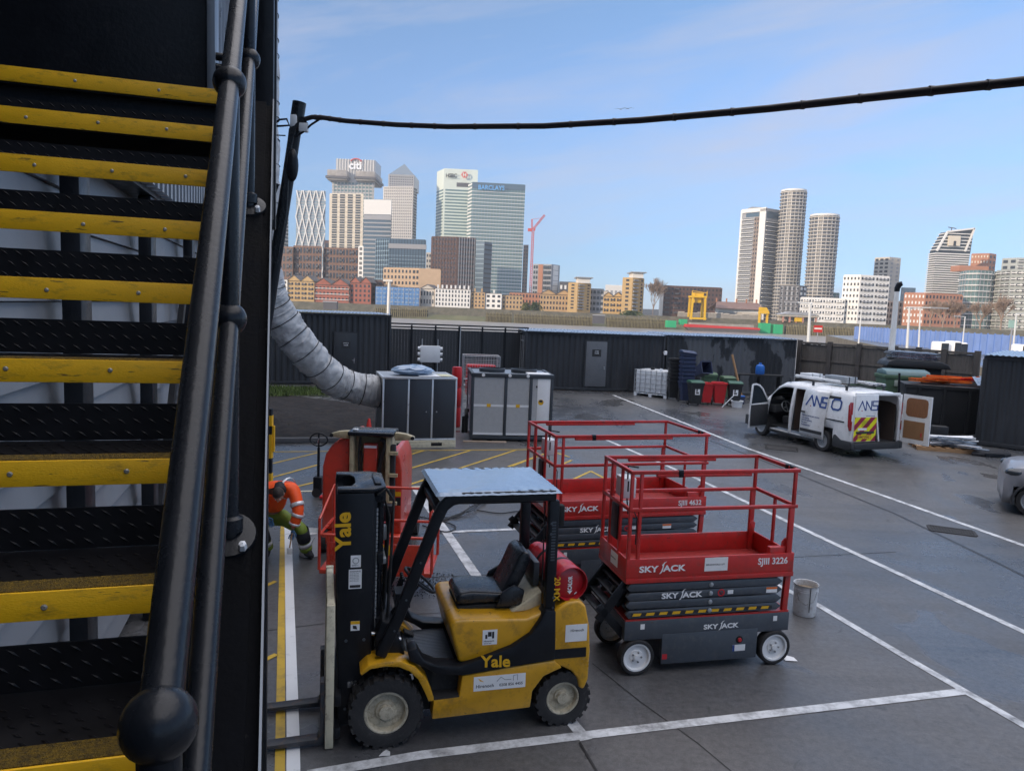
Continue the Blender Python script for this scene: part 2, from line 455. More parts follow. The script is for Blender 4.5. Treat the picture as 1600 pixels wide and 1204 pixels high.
MB().quad((-4000, 20, -5), (4000, 20, -5), (4000, 3000, -5), (-4000, 3000, -5)).build('river', WATER)
tag(bpy.data.objects['river'], kind='structure')

# painted markings, each a thin sheet on the asphalt
MKW = mat('road_paint_white', (.62, .64, .66), .5, 0, .12, 2, dirt=(.08, .08, .085), dirt_amt=.62)
MKY = mat('road_paint_yellow', (.55, .36, .035), .55, 0, .15, 2, dirt=(.10, .085, .06), dirt_amt=.40)
MKP = mat('road_paint_fresh_white', (.74, .76, .78), .35, 0, .05, 2, dirt=(.12, .12, .12), dirt_amt=.14)
MKC = mat('road_paint_cream', (.58, .54, .40), .55, 0, .12, 2, dirt=(.10, .09, .08), dirt_amt=.35)
SEAM = mat('tar_seam', (.018, .018, .019), .45, 0, .3, 2)
def line(px, w_, m, z=.004, name='painted_line', wob=.0):
    P = [gnd(*p) for p in px]
    b = MB(); n = len(P); Lf = []; Rt = []
    for i in range(n):
        d = (P[min(i+1, n-1)]-P[max(i-1, 0)]); d.z = 0; d.normalize(); s = Vector((-d.y, d.x, 0))
        j = random.uniform(-wob, wob)
        Lf.append(P[i]+s*(w_/2+j)+Vector((0, 0, z))); Rt.append(P[i]-s*(w_/2-j)+Vector((0, 0, z)))
    for i in range(n-1): b.quad(Lf[i], Lf[i+1], Rt[i+1], Rt[i])
    o = b.build(name, m); tag(o, kind='structure'); return o
line([(958, 617), (1060, 657), (1167, 700), (1380, 774), (1600, 852), (1760, 910)], .13, MKW)
line([(940, 684), (1090, 748), (1280, 838), (1600, 987), (1760, 1062)], .12, MKW, .0045)
line([(1120, 868), (1278, 945), (1430, 1035), (1600, 1133), (1760, 1226)], .11, MKW, .005)
line([(480, 1210), (660, 1179), (960, 1143), (1513, 1079)], .125, MKW, .0055)
line([(880, 1112), (893, 1128), (916, 1156)], .125, MKW, .006)
line([(648, 762), (700, 835), (750, 908)], .16, MKW, .006)
line([(700, 831), (845, 825)], .11, MKW, .0065)
line([(420, 769), (560, 765), (700, 758), (860, 756)], .10, MKC, .0065)
line([(864, 755), (955, 753), (1010, 750)], .10, MKC, .007)
line([(436, 1300), (438, 1150), (440, 950), (442, 830), (443, 812)], .085, MKY, .007)
line([(459, 1300), (458, 1150), (453, 950), (450, 830), (448, 812)], .115, MKP, .0075)
line([(400, 922), (431, 908)], .07, MKY, .007); line([(400, 1038), (432, 1022)], .07, MKY, .007)
for a_, b_ in (((405, 729), (497, 707)), ((410, 750), (497, 726)), ((420, 771), (497, 752)), ((600, 722), (662, 704)), ((600, 744), (734, 704)),
             ((640, 757), (806, 703)), ((794, 729), (856, 707)), ((800, 728), (858, 706)), ((868, 730), (893, 719)), ((923, 736), (880, 756)),
             ((923, 736), (950, 750)), ((865, 706), (890, 714)), ((405, 706), (860, 702))):
    line([a_, b_], .075, MKY, .0058+random.random()*.002)
line([(1110, 688), (1240, 738), (1400, 803), (1560, 880), (1700, 950)], .07, SEAM, .003, 'asphalt_seam', .01)
line([(905, 1160), (917, 1178), (932, 1204), (950, 1240)], .022, SEAM, .008, 'asphalt_crack', .006)
line([(925, 1036), (1000, 1096), (1090, 1160), (1150, 1210)], .012, SEAM, .003, 'asphalt_crack', .004)
line([(590, 905), (860, 893), (1240, 870), (1400, 862)], .02, SEAM, .0032, 'asphalt_seam', .004)
line([(415, 985), (600, 962), (980, 940)], .016, SEAM, .0034, 'asphalt_seam', .003)
# gravel bank on the left with its kerb
GRAV = mat('gravel', (.026, .0255, .027), .95, 0, .6, 1.3, bump=1, bscale=9, spec=.1, dirt=(.055, .044, .038), dirt_amt=.5)
p = [gnd(*q) for q in ((300, 686), (600, 688), (606, 636), (470, 612), (300, 600))]
b = MB(); nU, nV = 110, 50; vs = []
for j in range(nV+1):
    for i in range(nU+1):
        u = i/nU; v = j/nV
        a = p[0].lerp(p[1], u); c = p[4].lerp(p[2], u); q = a.lerp(c, v)
        h = .012+.34*math.sin(math.pi*v)**1.3*(.6+.4*math.sin(u*5+v*3))*(1-.6*u)*(.6+.8*random.random()) if 0 < j < nV and 0 < i < nU else .01
        vs.append((q.x, q.y, h))
b.add(vs, [(j*(nU+1)+i, j*(nU+1)+i+1, (j+1)*(nU+1)+i+1, (j+1)*(nU+1)+i) for j in range(nV) for i in range(nU)])
tag(b.build('gravel_bank', GRAV, smooth=True), kind='structure')
KERB = mat('kerb_concrete', (.11, .11, .115), .8, 0, .2, 3, bump=.2)
b = MB(); a, c = gnd(300, 692), gnd(602, 690); b.bar(a+Vector((0, 0, .07)), c+Vector((0, 0, .07)), .16, .14)
tag(b.build('kerb', KERB, bevel=.02), kind='structure')
GRS = mat('grass', (.075, .115, .022), .8, 0, .4, 3)
b = MB(); rr = random.Random(3)
g0, g1, g2, g3 = gnd(300, 624), gnd(515, 619), gnd(515, 609), gnd(300, 606)
for i in range(3200):
    u = rr.random()**.9; v = rr.random()
    q = g0.lerp(g1, u).lerp(g3.lerp(g2, u), v); h = rr.uniform(.12, .38)*(1-.5*u); a = rr.uniform(0, 6.3)
    dx, dy = math.cos(a)*.03, math.sin(a)*.03; lx, ly = rr.uniform(-.12, .12), rr.uniform(-.12, .12)
    b.add([(q.x-dx, q.y-dy, .05), (q.x+dx, q.y+dy, .05), (q.x+lx, q.y+ly, .05+h)], [(0, 1, 2)])
tag(b.build('rough_grass', GRS), kind='stuff')
# drain grate, tar patch
def grate(px, py, w_, d_, rz, label):
    g = gnd(px, py); t = thing('drain_grate', label, 'drain grate', (g.x, g.y, .006), rz)
    b = MB(); 
    for s in (-1, 1):
        b.box(-w_/2, w_/2, s*d_/2-.03, s*d_/2+.03, 0, .008); b.box(s*w_/2-.03, s*w_/2+.03, -d_/2+.03, d_/2-.03, 0, .008)
    b.build('frame', RUB, t)
    b = MB()
    for i in range(14):
        x = -w_/2+.06+i*(w_-.12)/13; b.box(x-.014, x+.014, -d_/2+.031, d_/2-.031, .001, .006)
    b.build('bars', RUB, t)
    MB().box(-w_/2+.03, w_/2-.03, -d_/2+.03, d_/2-.03, -.001, .0008).build('pit', DKB, t)
grate(1487, 829, .78, .42, R(-22), 'rectangular iron drain grate set in the wet asphalt near the silver car')
mp_ = gnd(1221, 700); t = thing('manhole_cover', 'dark square manhole cover in the asphalt beside the white van', 'manhole cover', (mp_.x, mp_.y, .0), R(-20))
MB().box(-.42, .42, -.36, .36, .001, .010).build('cover', RUB, t, bevel=.004); b = MB()
for s in (-1, 1): b.box(-.47, .47, s*.40-.03, s*.40+.03, .001, .012); b.box(s*.46-.03, s*.46+.03, -.37, .37, .001, .012)
b.build('frame', SEAM, t)

# ================================================================ the venue building: its shadow covers the yard
TH = R(16.53)
hall = thing('event_hall', 'huge black clad hall rising behind the yellow edged staircase', 'building', (0, 0, 0), TH)
MB().box(-110, -1.62, -75, 26, 5.15, 21.5).build('upper_wall', BLK, hall)
MB().box(-110, -2.05, -75, 25.8, 0, 5.15).build('inner_wall', DKB, hall)
# ribbed side cladding along the staircase side, low white boards and grey ribs above
b = MB(); z = .2; k = 0
while z < 5.1:
    b.prism([(-2.04, z), (-1.86, z), (-1.90, z+.30), (-2.04, z+.30)], 'y', 2.2, 25.6); z += .31
b.build('white_cladding', WHCL, hall)
b = MB()
for i in range(70):
    y = 4.0+i*.31; b.box(-1.619, -1.50, y, y+.12, 5.2, 14)
b.build('ribbed_cladding', GCLAD, hall)
for y in (4.35, 6.6, 9.6, 13.2, 17.5, 22.4):
    MB().box(-1.77, -1.63, y, y+.32, 0, 5.14).build('column', BLK, hall, bevel=.01)
for (y0, z0, y1, z1) in ((9.9, .6, 13.2, 4.6),):
    MB().bar((-1.70, y0, z0), (-1.70, y1, z1), .08, .16).build('brace', BLK, hall)
MB().box(-1.16, -.37, 3.50, 3.56, 4.80, 7.4).build('landing_screen', BLK, hall, bevel=.006)
MB().box(-.368, -.335, 3.46, 3.60, 4.80, 7.4).build('screen_trim', GCLAD, hall, bevel=.004)

# ================================================================ outside staircase
st = thing('outside_staircase', 'black steel staircase with yellow step edges and round tube handrail', 'staircase', (0, 0, 0), TH)
GO, RISE, S5, ZN5 = .239, .19, 2.182-.004, 4.032
def chequer():
    m = bpy.data.materials.new('chequer_plate'); m.use_nodes = True
    t = m.node_tree; b = t.nodes['Principled BSDF']; N = t.nodes.new; K = t.links.new
    b.inputs['Base Color'].default_value = (.016, .018, .022, 1); b.inputs['Roughness'].default_value = .42
    n = N('ShaderNodeTexNoise'); n.inputs['Scale'].default_value = 14; n.inputs['Detail'].default_value = 6
    tcn = N('ShaderNodeTexCoord'); K(tcn.outputs['Object'], n.inputs['Vector'])
    r = N('ShaderNodeMapRange'); r.inputs['To Min'].default_value = .004; r.inputs['To Max'].default_value = .014; b.inputs['Specular IOR Level'].default_value = .25; K(n.outputs['Fac'], r.inputs['Value'])
    c = N('ShaderNodeCombineColor'); K(r.outputs['Result'], c.inputs[0]); K(r.outputs['Result'], c.inputs[1])
    q = N('ShaderNodeMath'); q.operation = 'MULTIPLY'; q.inputs[1].default_value = 1.22; K(r.outputs['Result'], q.inputs[0]); K(q.outputs[0], c.inputs[2])
    K(c.outputs['Color'], b.inputs['Base Color'])
    r2 = N('ShaderNodeMapRange'); r2.inputs['To Min'].default_value = .3; r2.inputs['To Max'].default_value = .6; K(n.outputs['Fac'], r2.inputs['Value']); K(r2.outputs['Result'], b.inputs['Roughness'])
    return m
CHQ = chequer()
XL, XR = -1.22, -.165
SCR = mat('screw_head', (.42, .40, .36), .35, .6, .1, 60)
rr = random.Random(5)
for k in range(-8, 5):                        # step k=0 is at eye level
    s = S5+k*GO*1.0; z = ZN5+k*RISE
    if k == 4: continue
    b = MB()
    b.box(XL, XR, s+.004, s+GO+.02, z-.011, z-.006)                    # folded plate tread
    b.box(XL, XR, s+GO+.014, s+GO+.020, z-.004, z+.084)               # upstand at its back
    o = b.build('tread', CHQ, st)
    # raised lozenges on the plate and its upstand
    d = .030
    for (rows, org, U, W) in ((3, Vector((XL+.02, s+GO+.0125, z+.012)), Vector((1, 0, 0)), Vector((0, 0, 1))), (5, Vector((XL+.02, s+.075, z-.0045)), Vector((1, 0, 0)), Vector((0, 1, 0)))):
        b = MB()
        nrm = Vector((0, -1, 0)) if W.z else Vector((0, 0, 1))
        for j in range(rows):
            for i in range(int((XR-XL)/.034)-1):
                a = .62 if (i+j) % 2 else .62
                c = org+U*(i*.034+(j % 2)*.017)+W*(j*d)
                e = (U*math.cos(a)-W*math.sin(a))*.013; f_ = (U*math.sin(a)+W*math.cos(a))*.0032
                b.add([c-e, c-f_, c+e, c+f_, c+nrm*.0022], [(0, 1, 4), (1, 2, 4), (2, 3, 4), (3, 0, 4)])
        b.build('chequer_pattern', CHQ, o)
    n = MB(); n.box(XL, XR, s-.003, s+.003, z-.054, z); no = n.build('nosing', YEL, o, bevel=.0015)
    MB().box(XL, XR, s+.0032, s+.058, z-.005, z+.0015).build('grip_strip', GRIT, no)
    off = rr.uniform(.0, .12)
    for i in range(5):
        x = XL+.13+off+i*.215
        if x > XR-.03: continue
        b = MB(); b.lathe([(.0001, .003), (.0035, .003), (.0052, .002), (.0058, 0)], 12, Matrix.Translation((x, s-.003, z-.027+rr.uniform(-.004, .004))) @ Matrix.Rotation(R(90), 4, 'X'))
        b.build('screw', SCR, no)
# landing at the top
k = 4; s = S5+k*GO; z = ZN5+k*RISE
o = MB().box(XL, XR+.02, s+.004, s+1.6, z-.06, z-.006).build('landing_plate', CHQ, st)
n = MB(); n.box(XL, XR, s-.003, s+.003, z-.054, z); no = n.build('nosing', YEL, o, bevel=.0015)
for x in (-1.05, -.78, -.50):
    b = MB(); b.lathe([(.0001, .003), (.0035, .003), (.0052, .002), (.0058, 0)], 12, Matrix.Translation((x, s-.003, z-.027)) @ Matrix.Rotation(R(90), 4, 'X')); b.build('screw', SCR, no)
MB().box(XL, XR, s+.05, s+.06, z-.25, z-.061).build('landing_beam', BLK, o)
# handrail line
def RLn(s): return -.100-.0195*(s-.6)
def RZ(s): return 3.665+.841*(s-.6)
def RP(s, dz=0, dx=0): return Vector((RLn(s)+dx, s, RZ(s)+dz))
STRM = mat('stringer_paint', (.004, .0045, .006), .6, 0, .5, 9, spec=.05, bump=.1, bscale=90, chip=((.03, .03, .03), 30, .68, (1, 1, 1)))
def slab(l0, l1, dz0, dz1, s0, s1):
    b = MB(); A = []
    for s in (s0, s1):
        d = -.0205*(s-1.1)
        A += [(l0+d, s, RZ(s)-.83+dz0), (l1+d, s, RZ(s)-.83+dz0), (l1+d, s, RZ(s)-.83+dz1), (l0+d, s, RZ(s)-.83+dz1)]
    return b.add(A, [(0, 1, 2, 3), (7, 6, 5, 4), (0, 4, 5, 1), (1, 5, 6, 2), (2, 6, 7, 3), (3, 7, 4, 0)])
for y_ in (2.95, 3.35): MB().box(-.150, -.085, y_, y_+.07, 4.3, 8).build('landing_post', BLK, st, bevel=.006)
so_ = slab(-.168, -.069, -.012, 0, -.6, 2.8).build('stringer', STRM, st)
slab(-.150, -.045, -.27, -.0125, -.6, 2.8).build('web', STRM, so_)
slab(-.048, -.044, -.011, .012, -.6, 2.8).build('edge_trim', GCLAD, so_)
slab(-1.30, -1.225, -.27, 0, -.6, 3.35).build('stringer', BLK, st)
TR = .0171
rail = MB().tube([RP(.6), RP(1.45), RP(2.3), RP(3.2), Vector((-.16, 3.35, RZ(3.2)+.06)), Vector((-.165, 4.7, RZ(3.2)+.08))], TR, 20).build('top_rail', BLKG, st, smooth=True)
MB().tube([RP(-.35, -.42), RP(.6, -.42), RP(2.3, -.42), RP(3.2, -.42), Vector((-.165, 4.7, RZ(3.2)-.35))], TR, 18).build('mid_rail', BLKG, st, smooth=True)
for s in (.6, 1.452, 2.3, 3.2):
    po = MB().tube([RP(s, -.83), RP(s, 0)], TR, 16).build('post', BLKG, st, smooth=True)
    b = MB(); b.sphere(RP(s), .0295 if s < 1 else .029, 20, 14); b.build('ball_joint', BLKG, po, smooth=True)
    b = MB(); b.sphere(RP(s, -.42), .031, 18, 12); b.build('ball_joint', BLKG, po, smooth=True)
    d = Vector((0, 1, .841)).normalized(); u2 = Vector((0, -.841, 1)).normalized()
    M = Matrix((Vector((1, 0, 0)), d, u2)).transposed().to_4x4(); M.translation = RP(s, -.83)
    b = MB(); b.lathe([(.001, .010), (.030, .010), (.048, .006), (.050, 0)], 24, M); b.lathe([(.025, .010), (.025, .035), (.0172, .04)], 20, Matrix.Translation(RP(s, -.83)))
    b.build('base_flange', BLKG, po, smooth=True)
    b = MB(); b.lathe([(.001, .017), (.007, .015), (.0085, 0)], 6, M @ Matrix.Translation((.026, -.034, .0095))); b.lathe([(.001, .017), (.007, .015), (.0085, 0)], 6, M @ Matrix.Translation((-.03, .034, .0095)))
    b.build('bolt', WHT, po)
# guard tubes by the landing
b = MB(); b.tube([(-.36, 3.5, 5.02), (-.12, 3.5, 5.02)], .017, 12); b.tube([(-.36, 3.5, 4.98), (-.28, 3.5, 4.97), (-.19, 3.5, 4.88), (-.14, 3.5, 4.78)], .017, 12)
b.build('landing_guard', BLKG, st, smooth=True)
b = MB()
for (x, y) in ((-.125, 3.2), (-1.26, 3.2)): b.box(x-.02, x+.02, y, y+.10, 0, 4.5)
b.build('support_leg', BLK, st, bevel=.006)

# ================================================================ leaning cable pole and the cable across the yard
pt, pb = at(468, 160, 7.0), at(431, 405, 7.0)
dirp = (pb-pt).normalized(); foot = pt+dirp*((pt.z-.02)/-dirp.z)
cp = thing('cable_pole', 'leaning black pole carrying the overhead cable beside the staircase', 'pole', tuple(foot))
b = MB(); b.tube([Vector((0, 0, 0)), pt-foot], .055, 16); b.build('pole', BLK, cp, smooth=True)
MB().tube([pt-foot-dirp*.0, pt-foot-dirp*-.14], .062, 16).build('cap', BLKG, cp, smooth=True)
q = pt-foot
b = MB(); b.box(q.x-.06, q.x-.005, q.y-.09, q.y-.04, q.z-.24, q.z-.13); b.box(q.x+.02, q.x+.10, q.y-.09, q.y-.04, q.z-.28, q.z-.20); b.build('junction_box', IBCW, cp, bevel=.008)
b = MB()
for j in range(4):
    a = rr.uniform(-.02, .03)
    pts = [at(475+j*2, 184+j*3, 6.93)-foot, at(462-j*3, 196+j*2, 6.92)-foot, at(452-j, 240, 6.9)-foot, at(447-j*2, 330, 6.9)-foot, at(432-j*2, 412, 6.9)-foot]
    b.tube(pts, .012, 8)
b.tube([at(500, 186, 6.95)-foot, at(486, 195, 6.93)-foot, at(474, 206, 6.92)-foot, at(462, 214, 6.92)-foot], .010, 8)
b.tube([at(425, 196, 6.95)-foot, at(437, 187, 6.95)-foot, at(448, 186, 6.95)-foot, at(452, 196, 6.95)-foot, at(438, 197, 6.95)-foot, at(424, 197, 6.95)-foot], .010, 8)
b.tube([at(424, 211, 6.95)-foot, at(446, 212, 6.95)-foot], .006, 6)
b.tube([at(434, 288, 6.9)-foot, at(430, 300, 6.9)-foot, at(420, 305, 6.9)-foot, at(400, 320, 6.9)-foot], .014, 8)
b.build('loose_cables', BLKG, cp, smooth=True)
c = at(457, 258, 6.9)-foot
b = MB(); b.sphere(c, .13, 14, 10, (.42, .4, 1.15)); b.build('cable_bag', BLK, cp, smooth=True)
b = MB()
cab = [(470, 188, 7.0), (488, 183, 6.95), (505, 184, 6.9), (540, 189, 6.75), (620, 195, 6.45), (700, 198, 6.15), (850, 197, 5.6), (1000, 188, 5.05), (1200, 170, 4.35), (1400, 148, 3.75), (1600, 127, 3.3), (1760, 106, 2.95)]
C_ = [at(*p) for p in cab]+[Vector((4.6, .6, 5.75)), Vector((7.0, -3.5, 6.5)), Vector((10.5, -10, 8.2)), Vector((16, -20, 12))]
b.tube(C_, .0215, 12)
for i in range(0, 11):
    for t_ in (.3, .75):
        q = C_[i].lerp(C_[i+1], t_)
        if i: b.tube([q-Vector((.012, 0, 0)), q+Vector((.012, 0, 0))], .0240, 10)
b.tube([at(500, 183, 6.9), at(520, 185, 6.84), at(545, 191, 6.72), at(575, 192, 6.6)], .010, 8)
o = b.build('overhead_cable', mat('cable_sheath', (.034, .026, .027), .5, 0, .3, 9), None, smooth=True)
tag(o, 'thick dark bundled cable strung across the sky above the yard', 'cable')
# ================================================================ wheels
def wheel(parent, c, r, wd, rimr, side, tyre_m, rim_m, lugs=0, name='wheel', hubr=.06, dish=.05, holes=0, capm=None):
    """axle along local y; side=+1: outer face towards +y"""
    wv = bpy.data.objects.new(name, None); COL.objects.link(wv); wv.parent = parent; wv.location = c
    M = Matrix.Rotation(R(-90*side), 4, 'X')        # lathe z -> +-y
    h = wd/2
    b = MB()
    b.lathe([(rimr, -h*.8), (rimr+.3*(r-rimr), -h), (r-.05*r, -h*.92), (r-(.035*r if lugs else 0), -h*.6), (r-(.035*r if lugs else 0), h*.6), (r-.05*r, h*.92), (rimr+.35*(r-rimr), h), (rimr+.05*(r-rimr), h*.93), (rimr, h*.8)], 48, M)
    if lugs:
        for i in range(lugs):
            for s in (-1, 1):
                a = 2*math.pi*(i+(.5 if s > 0 else 0))/lugs
                R_ = Matrix.Rotation(a, 4, 'Z')
                b.box(r-.055*r, r+.004, -.55*math.pi*r/lugs, .55*math.pi*r/lugs, s*h*.99 if s < 0 else h*.05, -h*.05 if s < 0 else h*.99, M @ R_)
    b.build('tyre', tyre_m, wv, smooth=True)
    b = MB()
    b.lathe([(rimr, -h*.7), (rimr, h*.82), (rimr*.95, h*.86), (rimr*.88, h*.8), (rimr*.84, h*.8-dish), (rimr*.5, h*.8-dish*.9), (rimr*.46, h*.8-dish*.5), (hubr, h*.8-dish*.45), (hubr*.9, h*.85), (.001, h*.88)], 36, M)
    ro = b.build('rim', rim_m, wv, smooth=True)
    if holes:
        b = MB()
        for i in range(holes):
            a = 2*math.pi*i/holes
            q = M @ Vector((rimr*.34*math.cos(a), rimr*.34*math.sin(a), h*.8-dish*.5)); e = M @ Vector((rimr*.34*math.cos(a), rimr*.34*math.sin(a), h*.8-dish*.5+.014))
            b.cyl(q, e, .011, 6)
        b.build('wheel_nuts', capm or STEEL, wv)
    return wv

# ================================================================ forklift
fk = thing('forklift', 'yellow and black gas forklift with clear sheet over its overhead guard', 'forklift', (-1.158, 6.848, 0), 3.397)
XF, YF, ZF = (-1, 0, 0), (0, 0, 1), 1
side = [(-.42, .22), (-1.36, .24), (-1.375, .40), (-1.48, .54), (-1.66, .61), (-1.58, .69), (-1.1, .655), (-.69, .615), (-.67, .42), (-.43, .41)]
body = MB()
for s in (1, -1): body.prism(side, 'y', s*.40, s*.55)
bo = body.build('body', FKY, fk, bevel=.012)
for s in (1, -1):
    arc = [(.24, .735), (.17, .80), (.02, .825), (-.12, .815), (-.25, .75), (-.36, .62), (-.425, .45), (-.425, .412), (-.38, .412), (-.345, .50), (-.28, .63), (-.20, .715), (-.10, .765), (.02, .78), (.15, .765), (.225, .715)]
    MB().prism(arc, 'y', s*.30, s*.575).build('fender', FKY, fk, bevel=.006)
MB().prism([(-.34, .24), (-1.75, .24), (-1.75, .66), (-.34, .66)], 'y', -.398, .398).build('chassis', DKB, fk)
for s in (1, -1): b = MB(); b.box(-.668, -.432, s*.41, s*.548, .405, .425); b.box(-.70, -.43, s*.36, s*.40, .42, .62); b.build('step', RUB, fk)
trim = [(-.20, .80), (-.18, .90), (-.26, .925), (-.33, .80), (-.45, .742), (-.66, .712), (-.74, .735), (-.95, .795), (-1.15, .86), (-1.33, .97), (-1.42, 1.10), (-1.47, 1.20), (-1.57, 1.18), (-1.585, .70), (-1.1, .66), (-.69, .622), (-.44, .66), (-.34, .73)]
for s in (1, -1): MB().prism(trim, 'y', s*.385, s*.562).build('side_trim', BLK, fk, bevel=.014)
hood = [(-.66, .72), (-.565, 1.08), (-.60, 1.13), (-.70, 1.135), (-1.30, 1.10), (-1.50, 1.17), (-1.505, .72)]
ho = MB().prism(hood, 'y', -.50, .50).build('hood', FKY, fk, bevel=.055, seg=4)
# recessed ribs on the rear deck beside the seat
deck = MB(); deck.prism([(-1.18, 1.10), (-1.49, 1.30), (-1.50, 1.11)], 'y', -.34, .34); deck.build('rear_deck', CRM, ho, bevel=.02)
cw = [(-1.515, .60), (-1.515, 1.10), (-1.58, 1.19), (-1.68, 1.25), (-1.80, 1.265), (-1.875, 1.21), (-1.925, 1.0), (-1.945, .75), (-1.94, .46), (-1.90, .36), (-1.85, .38), (-1.83, .48), (-1.76, .56), (-1.66, .615)]
co = MB().prism(cw, 'y', -.54, .54).build('counterweight', FKY, fk, bevel=.05, seg=4)
b = MB()
for s in (1, -1): b.box(-1.90, -1.585, s*.5405, s*.5445, .70, .795)
b.box(-1.952, -1.945, -.5, .5, .70, .795); b.build('black_stripe', BLK, co)
# cowl, floor, dash
MB().prism([(-.20, .72), (-.06, 1.10), (.04, 1.13), (.10, .98), (.08, .72)], 'y', -.40, .40).build('front_cowl', BLK, fk, bevel=.02)
MB().box(-.68, -.20, -.40, .40, .60, .655).build('floor_plate', DKB, fk)
b = MB()
for i in range(24): b.box(-.655, -.225, -.385+i*.0325, -.385+i*.0325+.022, .6552, .668)
b.box(-.66, -.22, -.39, .39, .651, .6555)
b.build('floor_mat', MATR, fk)
b = MB(); b.tube([(-.02, .06, .95), (-.22, .06, 1.22), (-.31, .06, 1.33)], .035, 12); b.box(-.24, -.10, -.04, .16, 1.14, 1.28)
b.build('steering_column', BLK, fk, smooth=True)
M = Matrix.Translation((-.34, .06, 1.37)) @ Matrix.Rotation(R(-38), 4, 'Y')
b = MB(); b.tube([M @ Vector((.18*math.cos(a*math.pi/16), .18*math.sin(a*math.pi/16), 0)) for a in range(32)], .014, 8, closed=True)
for a in (.5, 2.6, 4.7): b.tube([M @ Vector((0, 0, -.02)), M @ Vector((.18*math.cos(a), .18*math.sin(a), 0))], .011, 6)
b.sphere(M @ Vector((.16, .06, .04)), .024, 8, 6)
b.build('steering_wheel', BLK, fk, smooth=True)
b = MB()
for i in range(4):
    b.tube([(-.12, -.12-i*.055, 1.08), (-.2, -.12-i*.055, 1.30)], .008, 6); b.sphere((-.2, -.12-i*.055, 1.31), .02, 8, 6)
b.build('levers', BLK, fk, smooth=True)
# seat
MB().box(-1.22, -.68, -.25, .25, 1.10, 1.155).build('seat_base', DKB, fk, bevel=.015)
MB().prism([(-.69, 1.16), (-.66, 1.22), (-.70, 1.275), (-.82, 1.29), (-1.10, 1.26), (-1.20, 1.27), (-1.22, 1.16)], 'y', -.24, .24).build('seat', VIN, fk, bevel=.045, seg=4)
bk = [(-1.11, 1.24), (-1.14, 1.20), (-1.25, 1.22), (-1.35, 1.42), (-1.41, 1.58), (-1.39, 1.64), (-1.33, 1.65), (-1.28, 1.61), (-1.22, 1.46), (-1.16, 1.34)]
MB().prism(bk, 'y', -.215, .215).build('backrest', VIN, fk, bevel=.05, seg=4)
for s in (1, -1): MB().prism([(-1.04, 1.15), (-1.10, 1.29), (-1.22, 1.36), (-1.33, 1.30), (-1.30, 1.15)], 'y', s*.27, s*.315).build('hip_restraint', VIN, fk, bevel=.018)
MB().box(-1.50, -1.44, -.20, .20, 1.30, 1.54, Matrix.Translation((0, 0, 0))).build('seat_back_plate', SLT, fk, bevel=.01)
# overhead guard
for s in (1, -1):
    y = s*.475
    pts = [(.06, .84), (-.02, 1.02), (-.10, 1.20), (-.33, 1.84), (-.425, 2.10), (-.475, 2.205), (-.55, 2.265), (-.66, 2.285), (-1.54, 2.285)]
    w_ = .10; b = MB(); n = len(pts); up = []; lo = []
    for i, p in enumerate(pts):
        a = Vector(pts[max(0, i-1)]); c = Vector(pts[min(n-1, i+1)]); d = (c-a).normalized(); nn = Vector((-d.y, d.x))
        up.append(tuple(Vector(p)+nn*w_/2)); lo.append(tuple(Vector(p)-nn*w_/2))
    b.prism(up+lo[::-1], 'y', y-.038, y+.038); b.build('guard_pillar', BLK, fk, bevel=.012)
    MB().box(-1.575, -1.475, y-.04, y+.04, 1.10, 2.237).build('rear_pillar', BLK, fk, bevel=.012)
    b = MB()
    for i in range(14): b.box(-1.545, -1.505, y+.0405*s-.001, y+.0405*s+.001, 1.66+i*.028, 1.675+i*.028)
    b.build('slots', SLT, fk)
MB().box(-.50, -.42, -.437, .437, 2.10, 2.17).build('guard_front_bar', BLK, fk, bevel=.012)
MB().box(-1.56, -1.48, -.437, .437, 2.24, 2.33).build('guard_rear_bar', BLK, fk, bevel=.012)
b = MB()
for i in range(7): b.box(-1.479, -.52, -.37+i*.124-.012, -.37+i*.124+.012, 2.25, 2.29)
b.build('guard_bars', BLK, fk)
# sheet pulled over the guard, puckered at its edges
b = MB(); nU, nV = 44, 30; vs = []; rr = random.Random(9)
for j in range(nV+1):
    for i in range(nU+1):
        u = i/nU; v = j/nV; x = -.40-u*1.19; y = -.53+v*1.06
        e = max(abs(u-.5)*2, abs(v-.5)*2); q = max(0, (e-.72)/.28)
        z = 2.338+.006*math.sin(u*9+v*4)*(1-q)+.006*q*math.sin((u if abs(v-.5) > abs(u-.5) else v)*math.pi*2*13+2*u+3*math.sin(u*7+v*5))
        if e > .985: z = 2.338-.030+.004*rr.random()
        vs.append((x, y, z))
b.add(vs, [(j*(nU+1)+i, j*(nU+1)+i+1, (j+1)*(nU+1)+i+1, (j+1)*(nU+1)+i) for j in range(nV) for i in range(nU)])
b.build('guard_sheet', TARP, fk, smooth=True)
b = MB(); b.prism([(-.44, 2.14), (-.50, 2.20), (-.50, 1.98), (-.46, 1.94)], 'y', -.30, -.24); b.build('work_lamp', BLK, fk, bevel=.01)
MB().box(-1.64, -1.58, .40, .48, 1.98, 2.18).build('rear_lamp', DKB, fk, bevel=.012)
